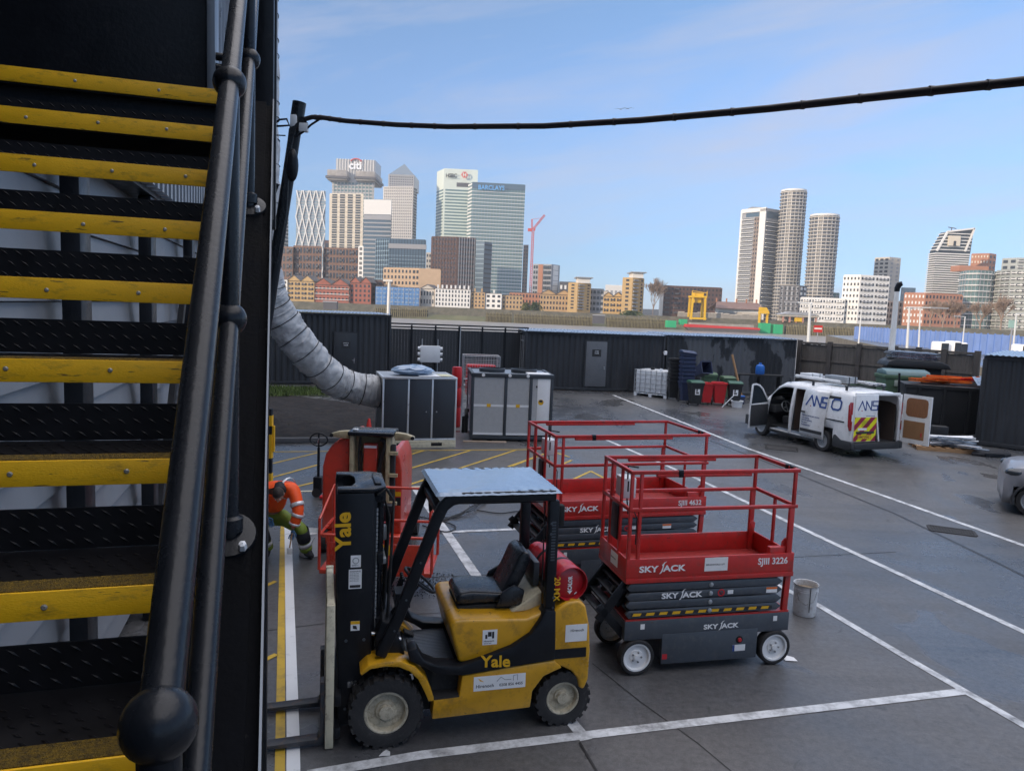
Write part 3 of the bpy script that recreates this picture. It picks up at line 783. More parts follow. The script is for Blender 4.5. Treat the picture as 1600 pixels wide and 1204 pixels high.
# mast
for s in (1, -1):
    b = MB()
    b.prism([(.13, .14), (.42, .14), (.44, .9), (.46, 2.315), (.13, 2.315)], 'y', s*.27, s*.36)
    b.build('mast_channel', BLK, fk, bevel=.014)
    b = MB(); b.box(.10, .20, s*.20, s*.265, .12, 2.26); b.build('inner_channel', BLK, fk, bevel=.008)
    b = MB(); b.cyl((.06, s*.17, .25), (.06, s*.17, 2.18), .034, 14); b.build('lift_cylinder', BLKG, fk, smooth=True)
    MB().tube([(.15, s*.31, .985), (-.14, s*.31, .90)], .022, 12).build('tilt_cylinder', STEEL, fk, smooth=True)
b = MB()
b.prism([(.455, -.36), (.455, -.24), (.33, -.22), (.29, -.10), (.29, .10), (.33, .22), (.455, .24), (.455, .36), (.13, .36), (.02, .27), (.02, -.27), (.13, -.36)], 'z', 2.318, 2.352)
b.build('mast_top_plate', BLKG, fk, bevel=.008)
b = MB(); b.box(.02, .12, -.268, .268, 2.20, 2.315); b.box(.39, .45, -.268, .268, 2.21, 2.27)
b.build('mast_crossbar', BLKG, fk, bevel=.012)
b = MB(); b.box(.06, .12, -.22, .22, 2.3525, 2.372); b.build('top_rib', BLKG, fk, bevel=.006)
for z in (.42, 1.0, 1.62): MB().box(.03, .09, -.268, .268, z, z+.10).build('mast_tie', BLK, fk, bevel=.008)
b = MB()
for y in (-.09, -.03, .03, .10):
    b.tube([(.12, y, .5), (.10, y, 1.5), (.08+y*.3, y, 2.05), (.02, y+.02, 2.20), (-.03, y, 2.02), (0, y, 1.2), (.02, y, .7)], .013, 7)
b.build('hoses', DKB, fk, smooth=True)
b = MB(); b.box(-.01, .03, -.15, -.10, 1.72, 1.86); b.box(-.01, .03, .0, .07, 1.78, 1.92); b.box(.0, .05, -.22, .22, 1.60, 1.66)
b.build('valve_block', GREY, fk, bevel=.01)
MB().cyl((-.02, -.12, 1.86), (-.02, -.12, 1.90), .02, 10).build('red_cap', LRED, fk)
# carriage, forks, cream load backrest
b = MB(); b.box(.40, .455, -.50, .50, .40, .50); b.box(.40, .455, -.50, .50, .10, .20); b.box(.40, .44, -.12, -.06, .2, .4); b.box(.40, .44, .06, .12, .2, .4)
b.build('carriage', BLK, fk, bevel=.008)
b = MB()
b.box(.462, .535, .435, .50, .01, 1.345); b.box(.462, .535, -.54, -.475, .01, 1.345); b.box(.465, .53, -.474, .434, 1.29, 1.34)
for i in range(7): b.box(.475, .515, -.38+i*.118, -.38+i*.118+.03, .30, 1.289)
b.box(.47, .52, -.474, .434, .26, .299)
b.build('load_backrest', CRM, fk, bevel=.006)
FORK = mat('fork_steel', (.05, .055, .065), .4, .3, .25, 6, dirt=(.18, .10, .05), dirt_amt=.35)
for y in (.40, -.24):
    MB().prism([(.54, .62), (.54, .035), (1.68, .032), (1.68, .045), (1.0, .07), (.60, .085), (.58, .12), (.58, .62)], 'y', y-.055, y+.055).build('fork', FORK, fk, bevel=.005)
for s in (1, -1):
    wheel(fk, (0, s*.47, .33), .332, .215, .20, s, RUB, RIM, 22, hubr=.07, dish=.06, holes=8, capm=RIM)
    wheel(fk, (-1.70, s*.43, .272), .274, .175, .165, s, RUB, RIM, 20, hubr=.06, dish=.05, holes=6, capm=RIM)
MB().cyl((-1.7, -.40, .27), (-1.7, .40, .27), .07, 12).build('rear_axle', DKB, fk)
# lettering and stickers
# small fittings: bolts on the pillars, foot pedals, hose runs, chain, name plate
b = MB()
for (x, z) in ((-1.55, 1.30), (-1.55, 1.20), (-1.50, 1.92), (-1.50, 2.02)):
    b.cyl((x, .5135, z), (x, .5235, z), .012, 6)
for (x, z) in ((-.06, 1.08), (-.16, 1.36), (-.28, 1.70)): b.cyl((x, .513, z), (x, .521, z), .010, 6)
for (x, z) in ((.20, .22), (.36, .30), (.20, .95), (.36, .95)): b.cyl((x, .3605, z), (x, .372, z), .014, 6)
b.build('bolts', SLT, fk)
b = MB(); b.prism([(-.23, .72), (-.33, .68), (-.335, .69), (-.24, .735)], 'y', -.30, -.20); b.prism([(-.23, .72), (-.33, .68), (-.335, .69), (-.24, .735)], 'y', -.05, .05); b.build('pedals', RUB, fk)
b = MB()
for i in range(46): b.box(.085, .115, .215, .245, .40+i*.038, .40+i*.038+.026)
b.build('lift_chain', GREY, fk)
b = MB()
for k in range(3): b.tube([(.10, .30-k*.02, 2.28), (.02, .31-k*.02, 2.34-k*.01), (-.05, .28, 2.22), (-.04, .24+k*.02, 1.7), (-.02, .22+k*.03, 1.1), (.04, .2, .8)], .012, 7)
b.tube([(-.55, .44, 2.22), (-.9, .44, 2.215), (-1.45, .44, 2.21), (-1.46, .43, 1.4)], .008, 6)
b.build('hose_run', RUB, fk, smooth=True)
b = MB(); b.box(.20, .34, .3605, .366, .50, .56); b.box(.455, .462, -.2, -.05, .5, .9); b.build('wear_plate', STEEL, fk)
text('Yale', .155, LYEL, fk, (-.86, .5625, .695), (-1, 0, -.07), (-.07*0, 0, 1), 'maker_lettering', .025, 1.05)
text('Yale', .19, LYEL, fk, (.335, .3615, 1.80), (.02, 0, 1), (1, 0, -.02), 'maker_lettering', .03, 1.05)
text('20 MX', .085, LYEL, fk, (-1.555, .5165, 1.50), (0, 0, -1), (-1, 0, 0), 'model_lettering', .012, 1.0)
def sticker(x0, x1, z0, z1, y, lines, m=STK, parent=fk, tm=LBLK):
    o = MB().box(x0, x1, y, y+.002, z0, z1).build('sticker', m, parent)
    for (s_, sz, dx, dz) in lines: text(s_, sz, tm, o, (x1-dx, y+.0022, z0+dz), (-1, 0, 0), YF, 'sticker_print', .01, 1, .0006)
    return o
so1 = sticker(-1.30, -.80, .455, .595, .5505, [('Hirenoch', .046, .02, .03), ('0208 856 4455', .038, .245, .03)])
b = MB(); b.prism([(-.86, .55), (-.84, .58), (-.87, .56), (-.90, .54)], 'y', .5527, .5532); b.build('bird_emblem', LYEL, so1)
b = MB(); b.tube([(-1.02, .5533, .535), (-1.06, .5533, .575), (-1.10, .5533, .545), (-1.16, .5533, .545)], .0022, 5); b.tube([(-1.18, .5533, .53), (-1.18, .5533, .58), (-1.22, .5533, .585), (-1.22, .5533, .53)], .0022, 5); b.build('machine_sketch', SLT, so1)
so2 = sticker(-1.02, -.88, .875, 1.02, .5005, [('Hirenoch', .026, .012, .028), ('0208 856 4455', .012, .012, .010)])
b = MB(); b.box(-.965, -.93, .5027, .5032, .955, 1.0); b.box(-.99, -.97, .5027, .5032, .935, 1.0); b.box(-.925, -.905, .5027, .5032, .935, .975); b.build('hand_symbol', LBLK, so2)
sticker(-1.90, -1.68, .86, 1.03, .5405, [('Hirenoch', .036, .05, .10)])
s_ = sticker(.24, .33, 1.635, 1.745, .3605, [('SAFETY', .018, .01, .012)])
MB().lathe([(.022, 0), (.030, 0)], 20, Matrix.Translation((.285, .3629, 1.695)) @ Matrix.Rotation(R(90), 4, 'X')).build('ring_mark', GREY, s_)
s_ = sticker(.23, .345, 1.435, 1.615, .3605, [('WARNING', .02, .008, .155)]+[('lift only within limits', .0098, .008, .14-.014*i) for i in range(6)])
MB().box(.24, .335, .3627, .3632, 1.445, 1.47).build('print_bar', LBLK, s_)
s_ = sticker(.24, .32, 1.04, 1.13, .3605, []); MB().box(.24, .32, .3627, .3632, 1.10, 1.13).build('print_bar', LYEL, s_); MB().prism([(.26, 1.05), (.30, 1.06), (.30, 1.09), (.27, 1.085)], 'y', .3627, .3632).build('hand_symbol', LBLK, s_)

# ---- gas bottle strapped on the counterweight
gp0 = Vector((-1.66, -.32, 1.44)); gp1 = Vector((-1.73, .47, 1.415))
gt = thing('gas_bottle', 'red gas bottle lying across the back of the yellow forklift', 'gas bottle', tuple(fk.matrix_basis @ ((gp0+gp1)/2) if False else Matrix.Translation((-1.158, 6.848, 0)) @ Matrix.Rotation(3.397, 4, 'Z') @ ((gp0+gp1)/2)), 3.397)
d = (gp1-gp0).normalized(); xx = Vector((0, 0, 1)).cross(d).normalized(); zz = d.cross(xx)
MG = Matrix((xx, zz, d)).transposed().to_4x4()
hl = (gp1-gp0).length/2
b = MB(); b.lathe([(.001, -hl+.02), (.09, -hl+.02), (.14, -hl+.05), (.163, -hl+.11), (.163, hl-.07), (.155, hl-.03), (.13, hl-.012), (.001, hl-.006)], 40, MG)
b.build('body', GASR, gt, smooth=True)
b = MB(); b.lathe([(.148, hl-.06), (.166, hl-.05), (.168, hl+.03), (.160, hl+.032), (.156, hl-.03), (.148, hl-.04)], 40, MG); b.build('foot_ring', GASR, gt, smooth=True)
b = MB(); b.lathe([(.05, -hl+.03), (.10, -hl+.0), (.10, -hl-.10), (.09, -hl-.10), (.085, -hl)], 24, MG); b.build('valve_shroud', GASR, gt, smooth=True)
for z0 in (-.12, .14):
    b = MB(); b.lathe([(.1635, z0), (.1655, z0+.002), (.1655, z0+.04), (.1635, z0+.042)], 40, MG); b.build('strap', BLK, gt, smooth=True)
cy = hl+.001
o3 = MG @ Vector((0, 0, cy))
text('CALOR', .058, LWHT, gt, MG @ Vector((.018, -.072, hl-.003)), MG.to_3x3() @ Vector((0, 1, 0)), MG.to_3x3() @ Vector((-1, 0, 0)) , 'label_print', .03, .72, .003)
b = MB(); b.add([MG @ Vector((-.028, -.075, hl+.0)), MG @ Vector((.028, -.075, hl)), MG @ Vector((0, -.11, hl))], [(0, 1, 2)]); b.build('arrow_mark', LWHT, gt, thick=.001)
b = MB(); b.add([MG @ Vector((.05, -.12, hl+.001)), MG @ Vector((.075, -.10, hl+.001)), MG @ Vector((.07, -.09, hl+.001)), MG @ Vector((.045, -.11, hl+.001))], [(0, 1, 2, 3)]); b.build('tag_mark', LWHT, gt, thick=.001)
b = MB(); b.box(-1.80, -1.58, -.28, .34, 1.245, 1.29); 
for y in (-.22, .28): b.prism([(-1.56, 1.26), (-1.60, 1.40), (-1.66, 1.29), (-1.72, 1.285), (-1.80, 1.29), (-1.86, 1.38), (-1.82, 1.25)], 'y', y, y+.03)
b.build('bottle_cradle', BLK, fk, bevel=.006)

# ================================================================ scissor lifts
def skyjack(parent, size, m, org, name='maker_lettering'):
    text('SKY', size, m, parent, org, (1, 0, 0), (0, 0, 1), name, .03, 1.35)
    o = Vector(org)+Vector((size*2.52, 0, 0))
    b = MB(); y = o.y
    b.prism([(o.x, o.z-size*.28), (o.x+size*.22, o.z-size*.22), (o.x+size*.42, o.z+size*.05), (o.x+size*.60, o.z+size*.95), (o.x+size*.9, o.z+size*1.2), (o.x+size*.60, o.z+size*1.08), (o.x+size*.30, o.z+size*.75), (o.x+size*.40, o.z+size*.60), (o.x+size*.25, o.z+size*.05)], 'y', y-.0025, y+.0005)
    b.build('lightning_mark', m, parent)
    text('ACK', size, m, parent, o+Vector((size*.50, 0, 0)), (1, 0, 0), (0, 0, 1), name, .03, 1.35)
def scissor(label, loc, rz, w, code, zrail=2.30, x1=1.83, grp=None, near=True):
    t = thing('scissor_lift', label, 'scissor lift', (loc[0], loc[1], 0), rz, grp)
    x0 = -.235
    ch = MB(); ch.box(x0+.02, x1, 0, w, .405, .625); ch.box(.24, 1.42, .06, w-.06, .14, .404)
    c_o = ch.build('chassis', SLT, t, bevel=.008)
    MB().box(.24, 1.43, -.004, .058, .105, .455).build('side_tray', SLT, t, bevel=.006)
    MB().box(.24, 1.43, w-.058, w+.004, .105, .455).build('side_tray', SLT, t, bevel=.006)
    MB().box(x0+.03, x1-.01, .01, w-.01, .6255, .645).build('red_line', RED, t)
    b = MB(); b.lathe([(.001, .004), (.042, .004), (.045, 0)], 20, Matrix.Translation((1.20, -.005, .335)) @ Matrix.Rotation(R(90), 4, 'X')); eo = b.build('stop_switch_recess', DKB, t)
    b = MB(); b.lathe([(.001, .02), (.022, .018), (.024, .004)], 16, Matrix.Translation((1.20, -.006, .335)) @ Matrix.Rotation(R(90), 4, 'X')); b.build('stop_switch', LRED, eo, smooth=True)
    MB().box(1.12, 1.28, -.0065, -.0045, .20, .275).build('sticker', STK, t); MB().box(1.12, 1.145, -.0085, -.007, .20, .275).build('sticker', BLU, t)
    MB().box(.25, .31, -.0065, -.0045, .165, .225).build('sticker', LRED, t)
    for x in (-.03, 1.62): MB().box(x, x+.05, -.003, -.001, .53, .59).build('sticker', STK, t)
    skyjack(t, .075, LWHT, (.74, -.003, .485))
    for (x, r_) in ((-.05, .205), (1.665, .205)):
        for s in (-1, 1):
            yy = .045 if s < 0 else w-.045
            wheel(t, (x, yy, r_), r_, .125, .162, s, RUB, WHT, 0, hubr=.035, dish=.035, holes=5)
    # scissor stack
    zb, n = .655, 4; dz = (1.055-zb)/n
    for k in range(n):
        z0 = zb+k*dz
        for (ya, yb) in ((.0, .05), (w-.05, w)):
            tlt = .012 if k % 2 else -.012
            MB().prism([(x0+.06, z0+.006+tlt*.3), (x1-.18, z0+.006-tlt*.3), (x1-.12, z0+dz*.5), (x1-.18, z0+dz-.006-tlt*.3), (x0+.06, z0+dz-.006+tlt*.3), (x0+.02, z0+dz*.5)], 'y', ya, yb).build('scissor_arm', SLT, t, bevel=.006)
        MB().box(x0+.10, x1-.2, .06, .11, z0+.012, z0+dz-.012).build('scissor_arm', SLT, t)
        MB().box(x0+.10, x1-.2, w-.11, w-.06, z0+.012, z0+dz-.012).build('scissor_arm', SLT, t)
        b = MB(); b.lathe([(.001, .012), (.018, .012), (.026, .006), (.027, 0)], 14, Matrix.Translation((.80, -.001, z0+dz*.5)) @ Matrix.Rotation(R(90), 4, 'X')); b.build('pivot_pin', GREY, t, smooth=True)
        b = MB(); b.cyl((x0+.10, .06, z0+dz*.5), (x0+.10, w-.06, z0+dz*.5), .022, 10); b.build('cross_tube', SLT, t, smooth=True)
    MB().box(x0+.24, x1-.24, w*.35, w*.65, .66, 1.05).build('lift_ram', DKB, t)
    b = MB()
    for i in range(11):
        xx_ = x0+.10+i*.158
        b.add([(xx_, -.0022, zb+.030), (xx_+.095, -.0022, zb+.030), (xx_+.11, -.0022, zb+.062), (xx_+.015, -.0022, zb+.062)], [(0, 1, 2, 3)])
    MB().box(x0+.08, x1-.24, -.0015, -.0005, zb+.026, zb+.066).build('hazard_strip', LBLK, t)
    b.build('hazard_marks', LYEL, t, thick=.0005)
    skyjack(t, .085, LWHT, (.20, -.003, zb+dz*2+.018))
    b = MB(); b.lathe([(.028, .0), (.044, .0)], 22, Matrix.Translation((.93, -.003, zb+dz*2.5)) @ Matrix.Rotation(R(90), 4, 'X')); b.bar((.90, -.003, zb+dz*2.5+.03), (.96, -.003, zb+dz*2.5-.03), .003, .012, (0, 1, 0)); b.build('prohibition_sign', LRED, t, thick=.001)
    MB().box(1.01, 1.08, -.003, -.001, zb+dz*2.3, zb+dz*2.75).build('sticker', STK, t)
    s1 = MB().box(1.50, 1.64, -.003, -.001, zb+dz*2.2, zb+dz*2.85).build('sticker', STK, t); MB().box(1.50, 1.64, -.0045, -.0031, zb+dz*2.62, zb+dz*2.85).build('sticker_bar', AMB, s1)
    # red strut at the far end
    for ya in (.02, w-.07): MB().prism([(x1-.09, .646), (x1-.02, .646), (x1-.005, 1.06), (x1-.075, 1.06)], 'y', ya, ya+.05).build('support_strut', RED, t, bevel=.006)
    # ladder and hydraulics at the entry end
    b = MB()
    for yy in (.10, w-.14):
        b.bar((x0+.06, yy, 1.04), (x0-.26, yy, .62), .035, .10); b.bar((x0-.26, yy, .78), (x0+.04, yy, .44), .035, .09)
    for k in range(4): b.box(x0-.24+k*.075, x0-.13+k*.075, .12, w-.16, .66+k*.10, .685+k*.10)
    b.build('entry_ladder', BLK, t, bevel=.005)
    b = MB(); b.cyl((x0-.02, .22, .75), (x0+.3, .22, .95), .05, 12); b.cyl((x0-.06, .24, .93), (x0+.2, .24, .80), .035, 12)
    b.build('hydraulic_ram', DKB, t, smooth=True)
    # platform
    pl = MB(); pl.box(x0, x1, 0.0, w, 1.06, 1.10); pl.box(x0, x1, 0, .022, 1.1002, 1.335); pl.box(x0, x1, w-.022, w, 1.1002, 1.335); pl.box(x1-.022, x1, .0222, w-.0222, 1.1002, 1.335); pl.box(x0, x0+.022, .0222, w-.0222, 1.1002, 1.335)
    po = pl.build('platform', RED, t, bevel=.004)
    MB().box(x0+.03, x1-.03, .024, w-.024, 1.1005, 1.112).build('deck_plate', mat('deck_red_'+code[-4:], (.34, .03, .028), .45, .1, .3, 9, dirt=(.10, .05, .04), dirt_amt=.35, bump=.3, bscale=90), t)
    b = MB()
    for y in (-.012, w+.002): b.box(x0, x1, y, y+.010, 1.062, 1.115)
    b.build('platform_lip', RED, t, bevel=.003)
    skyjack(t, .095, LWHT, (x0+.15, -.0015, 1.185))
    text(code, .105, LWHT, t, (x1-.08, -.0015, 1.215), (1, 0, 0), (0, 0, 1), 'model_lettering', .02, .98, align='RIGHT')
    s1 = MB().box(.70, .985, -.004, -.0015, 1.165, 1.32).build('sticker', STK, t); text('BERGENWORLD LIFT', .026, LBLK, s1, (.715, -.0042, 1.23), (1, 0, 0), (0, 0, 1), 'sticker_print', .015, .95, .0005)
    s1 = MB().box(x0-.0035, x0-.001, w*.30, w*.55, 1.15, 1.30).build('sticker', STK, t); text('BERGENWORLD', .02, LBLK, s1, (x0-.0037, w*.54, 1.22), (0, -1, 0), (0, 0, 1), 'sticker_print', .015, 1, .0005)
    # guard rails
    zt, zm = zrail, zrail-.415; rs = .040
    for (nm, z) in (('top_rail', zt), ('mid_rail', zm)):
        for y in (.02, w-.02):
            dz_ = .0 if nm == 'mid_rail' else .0
            MB().box(x0, x1, y-.02, y+.02, z-.022, z+.018).build(nm, RED, t, bevel=.006)
            if nm == 'top_rail': MB().box(x0+.30, x1-.62, y-.026, y+.026, z-.055, z-.0225).build('rail_sleeve', RED, t, bevel=.006)
        MB().box(x0, x0+.035, .041, w-.041, z-.022, z+.018).build(nm, RED, t, bevel=.006)
        MB().box(x1-.035, x1, .041, w-.041, z-.022, z+.018).build(nm, RED, t, bevel=.006)
    for y in (.02, w-.02):
        for (x, a, c_) in ((x0+.02, 1.10, zt-.0225), (x0+.13, 1.10, zt-.0225), (x1-.05, zm+.0185, zt-.0225)):
            MB().box(x-.019, x+.019, y-.017, y+.017, a, c_).build('rail_post', RED, t, bevel=.005)
        MB().box(x1-.10, x1-.035, y-.018, y+.018, 1.10, zm-.0225).build('rail_post', RED, t, bevel=.005)
    for y in (w*.34, w*.70): MB().box(x0+.001, x0+.033, y-.017, y+.017, 1.336, zt-.0225).build('rail_post', RED, t, bevel=.005)
    MB().box(x1-.034, x1-.002, w*.5-.017, w*.5+.017, 1.336, zm-.0225).build('rail_post', RED, t, bevel=.005)
    MB().box(x1-.30, x1-.03, .028, .10, 1.112, 1.40).build('motor_cover', RED, t, bevel=.01)
    MB().box(x0-.012, x0+.050, w*.36, w*.36+.20, 1.46, zm-.03).build('document_box', BLK, t, bevel=.008)
    cb = MB().box(x0+.055, x0+.21, w*.40, w*.40+.24, zm+.04, zm+.27).build('control_box', IBCW, t, bevel=.012)
    MB().box(x0+.10, x0+.12, w*.40-.002, w*.40-.0005, zm+.12, zm+.24).build('control_slot', LBLK, cb)
    b = MB(); b.tube([(x0+.12, w*.45, zm+.04), (x0+.14, w*.44, zm-.15), (x0+.20, w*.42, zm-.10), (x0+.24, w*.40, zm-.2), (x0+.22, w*.35, 1.4)], .008, 6); b.tube([(x0+.1, w*.4, zm+.27), (x0+.06, w*.3, zt+.02), (x0+.15, w*.2, zt+.02)], .01, 6)
    b.build('control_cable', BLK, t, smooth=True)
    b = MB()
    for i in range(4): b.box(x1-.04, x1+.006, w*.12+i*.09, w*.12+i*.09+.06, zt-.03, zt+.026) if i < 2 else None
    MB().box(x0+.55, x0+.61, -.008, .048, zt-.058, zt+.022).build('rail_padding', BLK, t, bevel=.004)
    b.build('rail_padding', BLK, t, bevel=.004)
    for y in (.06, w-.10): MB().prism([(x1-.14, 1.335), (x1-.06, 1.335), (x1-.05, 1.47), (x1-.09, 1.50), (x1-.13, 1.45)], 'y', y, y+.02).build('rail_bracket', RED, t, bevel=.006)
    return t
scissor('near red and grey scissor lift with white wheels, marked 3226', (1.559, 7.857), .232, .86, 'SJIII 3226', grp='red scissor lifts')
s2_ = scissor('far red scissor lift marked 4632, partly hidden behind the forklift and the nearer lift', (.86, 10.192), .278, 1.33, 'SJIII 4632', zrail=2.26, x1=2.2, grp='red scissor lifts')

# ================================================================ white van with open doors
vn = thing('panel_van', 'white panel van with blue lettering and its side, cab and rear doors open', 'van', (10.636, 22.98, 0), 1.922)
xs = [-1.08, -.96, -.70, -.45, -.40, -.2, 0, .2, .40, .45, .70, .97, 1.45, 1.56, 1.75, 2.0, 2.15, 2.35, 2.48, 2.62, 2.75, 2.9, 3.05, 3.3, 3.5, 3.7, 3.84]
def roofz(x):
    if x < -.9: return 1.955+.045*(x+1.08)/.18
    if x <= 1.9: return 2.0
    if x <= 2.3: return 2.0-.10*((x-1.9)/.4)**1.5
    if x <= 3.05: return 1.90-.70*(x-2.3)/.75
    if x <= 3.6: return 1.20-.12*(x-3.05)/.55
    return 1.08-.30*((x-3.6)/.24)**2
zl = [.24, .34, .48, .78, 1.05, 1.22, 1.45, 1.66, 1.80, 1.90, 1.97, 2.0]
yl = [.94, .965, .985, .99, .98, .96, .925, .885, .845, .79, .66, .0]
def wid(x):
    if x < -.9: return .965+.035*(x+1.08)/.18
    if x < 2.6: return 1.0
    return 1.0-.16*((x-2.6)/1.24)**2.2
def vpt(x, j, s):
    rz_ = roofz(x); z = zl[j]; y = yl[j]*wid(x)
    if rz_ < 2.0:
        k = (rz_-.78)/(2.0-.78)
        if z > .78: z = .78+(z-.78)*k
        if x > 3.05: y = wid(x)*[.9, .93, .95, .96, .95, .93, .90, .86, .80, .70, .5, 0][j]
        elif x > 2.3:
            q = (x-2.3)/.75; y = y*(1-q)+q*wid(x)*[.94, .965, .985, .985, .975, .955, .93, .90, .85, .76, .55, 0][j]
    if x > 3.5: z = max(z, .24) if j else .24
    return Vector((x, s*y, z))
holes = []          # wheel arch: (xc, r)
def inarch(x, z): 
    for xc in (0, 2.90):
        if (x-xc)**2+(z-.33)**2 < .41**2: return True
    return False
vb = MB(); idx = {}; faces = []; V_ = []
for s in (1, -1):
    for i, x in enumerate(xs):
        for j in range(len(zl)):
            idx[(s, i, j)] = len(V_); V_.append(vpt(x, j, s))
for s in (1, -1):
    for i in range(len(xs)-1):
        for j in range(len(zl)-1):
            xm = (xs[i]+xs[i+1])/2; zm_ = (V_[idx[(s, i, j)]].z+V_[idx[(s, i, j+1)]].z+V_[idx[(s, i+1, j)]].z)/3
            if inarch(xm, zm_): continue
            if s == 1 and 1.56 <= xs[i] and xs[i+1] <= 2.62 and 1 <= j <= 7: continue          # cab door opening
            if s == 1 and .97 <= xs[i] and xs[i+1] <= 1.45 and 1 <= j <= 7: continue          # side door opening
            if s == -1 and 1.56 <= xs[i] and xs[i+1] <= 2.48 and 5 <= j <= 7: continue        # far side window
            if 2.35 <= xs[i] and xs[i+1] <= 3.05 and j >= 9: continue                         # windscreen
            q = [idx[(s, i, j)], idx[(s, i+1, j)], idx[(s, i+1, j+1)], idx[(s, i, j+1)]]
            faces.append(tuple(q) if s > 0 else tuple(q[::-1]))
vb.add(V_, faces)
# front
vb.add([vpt(3.84, j, s) for s in (1, -1) for j in range(12)], [(j, j+1, 12+j+1, 12+j) for j in range(11)])
vb.build('body', VANW, vn, smooth=True, weld=True, thick=.03)
# rear frame round the doors
b = MB(); b.box(-1.085, -1.02, -.95, -.86, .46, 1.90); b.box(-1.085, -1.02, .86, .95, .46, 1.86); b.box(-1.085, -1.02, -.859, .859, 1.86, 1.945)
b.build('rear_frame', VANW, vn, bevel=.015)
b = MB(); b.prism([(-1.17, .26), (-1.19, .30), (-1.18, .47), (-1.08, .49), (-.75, .49), (-.52, .62), (-.44, .60), (-.40, .45), (-.42, .24), (-1.0, .22)], 'y', .88, 1.0); b.prism([(-1.17, .26), (-1.19, .30), (-1.18, .47), (-1.08, .49), (-.75, .49), (-.52, .62), (-.44, .60), (-.40, .45), (-.42, .24), (-1.0, .22)], 'y', -1.0, -.88)
b.box(-1.185, -1.06, -.879, .879, .25, .455)
PLST = mat('grey_plastic', (.035, .038, .043), .6, 0, .1, 4)
b.build('bumper', PLST, vn, bevel=.03)
b = MB()
for s in (1, -1): b.box(.42, 2.48, s*.95, s*.985, .22, .30); b.box(3.3, 3.86, s*.6, s*.92, .25, .6)
b.box(3.80, 3.90, -.62, .62, .25, .62); b.build('sill', PLST, vn, bevel=.02)
# inside
b = MB(); b.box(-1.05, 3.0, -.86, .86, .40, .44); b.box(-.95, 1.5, -.90, -.87, .44, 1.8); b.box(-.5, .95, .86, .885, .5, 1.75); b.box(1.47, 1.50, -.85, .85, .44, 1.80); b.box(2.75, 2.85, -.85, .85, .44, 1.25)
b.build('load_bay', PLST, vn)
MB().box(.93, .968, .80, .90, .45, 1.78).build('ply_lining', PLY, vn)
LIN = mat('van_lining', (.085, .058, .045), .7, 0, .2, 4)
b = MB(); b.box(-.94, 1.46, -.869, -.86, .445, 1.78); b.box(-.49, .94, .85, .858, .445, 1.74); b.box(1.455, 1.469, -.84, .84, .445, 1.78); b.build('bay_lining', LIN, vn)
MB().bar((-.99, -.22, .46), (-.93, -.02, 1.78), .05, .05).build('loose_strut', STK, vn)
b = MB(); b.box(-.5, .6, -.80, -.45, .445, .95); b.box(.3, 1.2, .15, .75, .445, .80); b.build('tool_box', PLST, vn, bevel=.02)
b = MB(); b.prism([(1.60, .55), (2.10, .55), (2.12, .80), (1.72, .82), (1.62, 1.45), (1.52, 1.45), (1.54, .6)], 'y', .25, .78); b.prism([(1.60, .55), (2.10, .55), (2.12, .80), (1.72, .82), (1.62, 1.45), (1.52, 1.45), (1.54, .6)], 'y', -.78, .10)
b.build('seat', NAVY, vn, bevel=.04)
M = Matrix.Translation((2.32, .45, 1.08)) @ Matrix.Rotation(R(-62), 4, 'Y')
b = MB(); b.tube([M @ Vector((.19*math.cos(a*math.pi/12), .19*math.sin(a*math.pi/12), 0)) for a in range(24)], .018, 8, closed=True); b.bar(M @ Vector((-.18, 0, 0)), M @ Vector((.18, 0, 0)), .03, .02); b.tube([M @ Vector((0, 0, 0)), (2.7, .45, .85)], .03, 8)
b.build('steering_wheel', GREY, vn, smooth=True)
MB().box(2.40, 2.76, -.85, .85, .85, 1.12).build('dashboard', PLST, vn, bevel=.04)
b = MB(); b.add([vpt(2.36, 9, 1)-Vector((0, .02, 0)), vpt(2.36, 9, -1)+Vector((0, .02, 0)), vpt(3.04, 9, -1)+Vector((0, .02, 0)), vpt(3.04, 9, 1)-Vector((0, .02, 0))], [(0, 1, 2, 3)]); b.build('windscreen', GLS, vn, thick=.006)
MB().box(1.56, 2.48, -.91, -.90, 1.22, 1.72).build('far_window', GLS, vn)
# sliding door, slid back
def vside(x, z, off):
    for j in range(len(zl)-1):
        if zl[j] <= z <= zl[j+1]:
            f_ = (z-zl[j])/(zl[j+1]-zl[j]); y = yl[j]*(1-f_)+yl[j+1]*f_; return Vector((x, y*wid(x)+off, z))
def panel(nm, x0, x1, zs, off, m, par, th=.03, zfun=None):
    b = MB(); vs = []
    for z in zs: vs += [vside(x0, z, off), vside(x1, z, off)]
    n = len(zs); b.add(vs, [(2*i, 2*i+1, 2*i+3, 2*i+2) for i in range(n-1)])
    return b.build(nm, m, par, smooth=True, thick=th)
sd = panel('sliding_door', -.06, .97, [.36, .48, .62, .78, .92, 1.05, 1.22, 1.45, 1.66, 1.80, 1.86], .055, VANW, vn)
b = MB(); b.box(-.02, .93, 1.052, 1.066, .50, .60); b.build('door_moulding', PLST, sd, bevel=.006)
b = MB(); b.box(.77, .93, 1.040, 1.068, 1.10, 1.15); b.build('door_handle', PLST, sd, bevel=.01)
b = MB(); b.box(-.82, -.07, .986, 1.0, 1.02, 1.055); b.build('slide_rail', BLK, vn, bevel=.006)
b = MB(); b.bar(vside(1.505, .34, .008), vside(1.505, 1.80, .008), .10, .05); b.build('door_pillar', VANW, vn, bevel=.01)
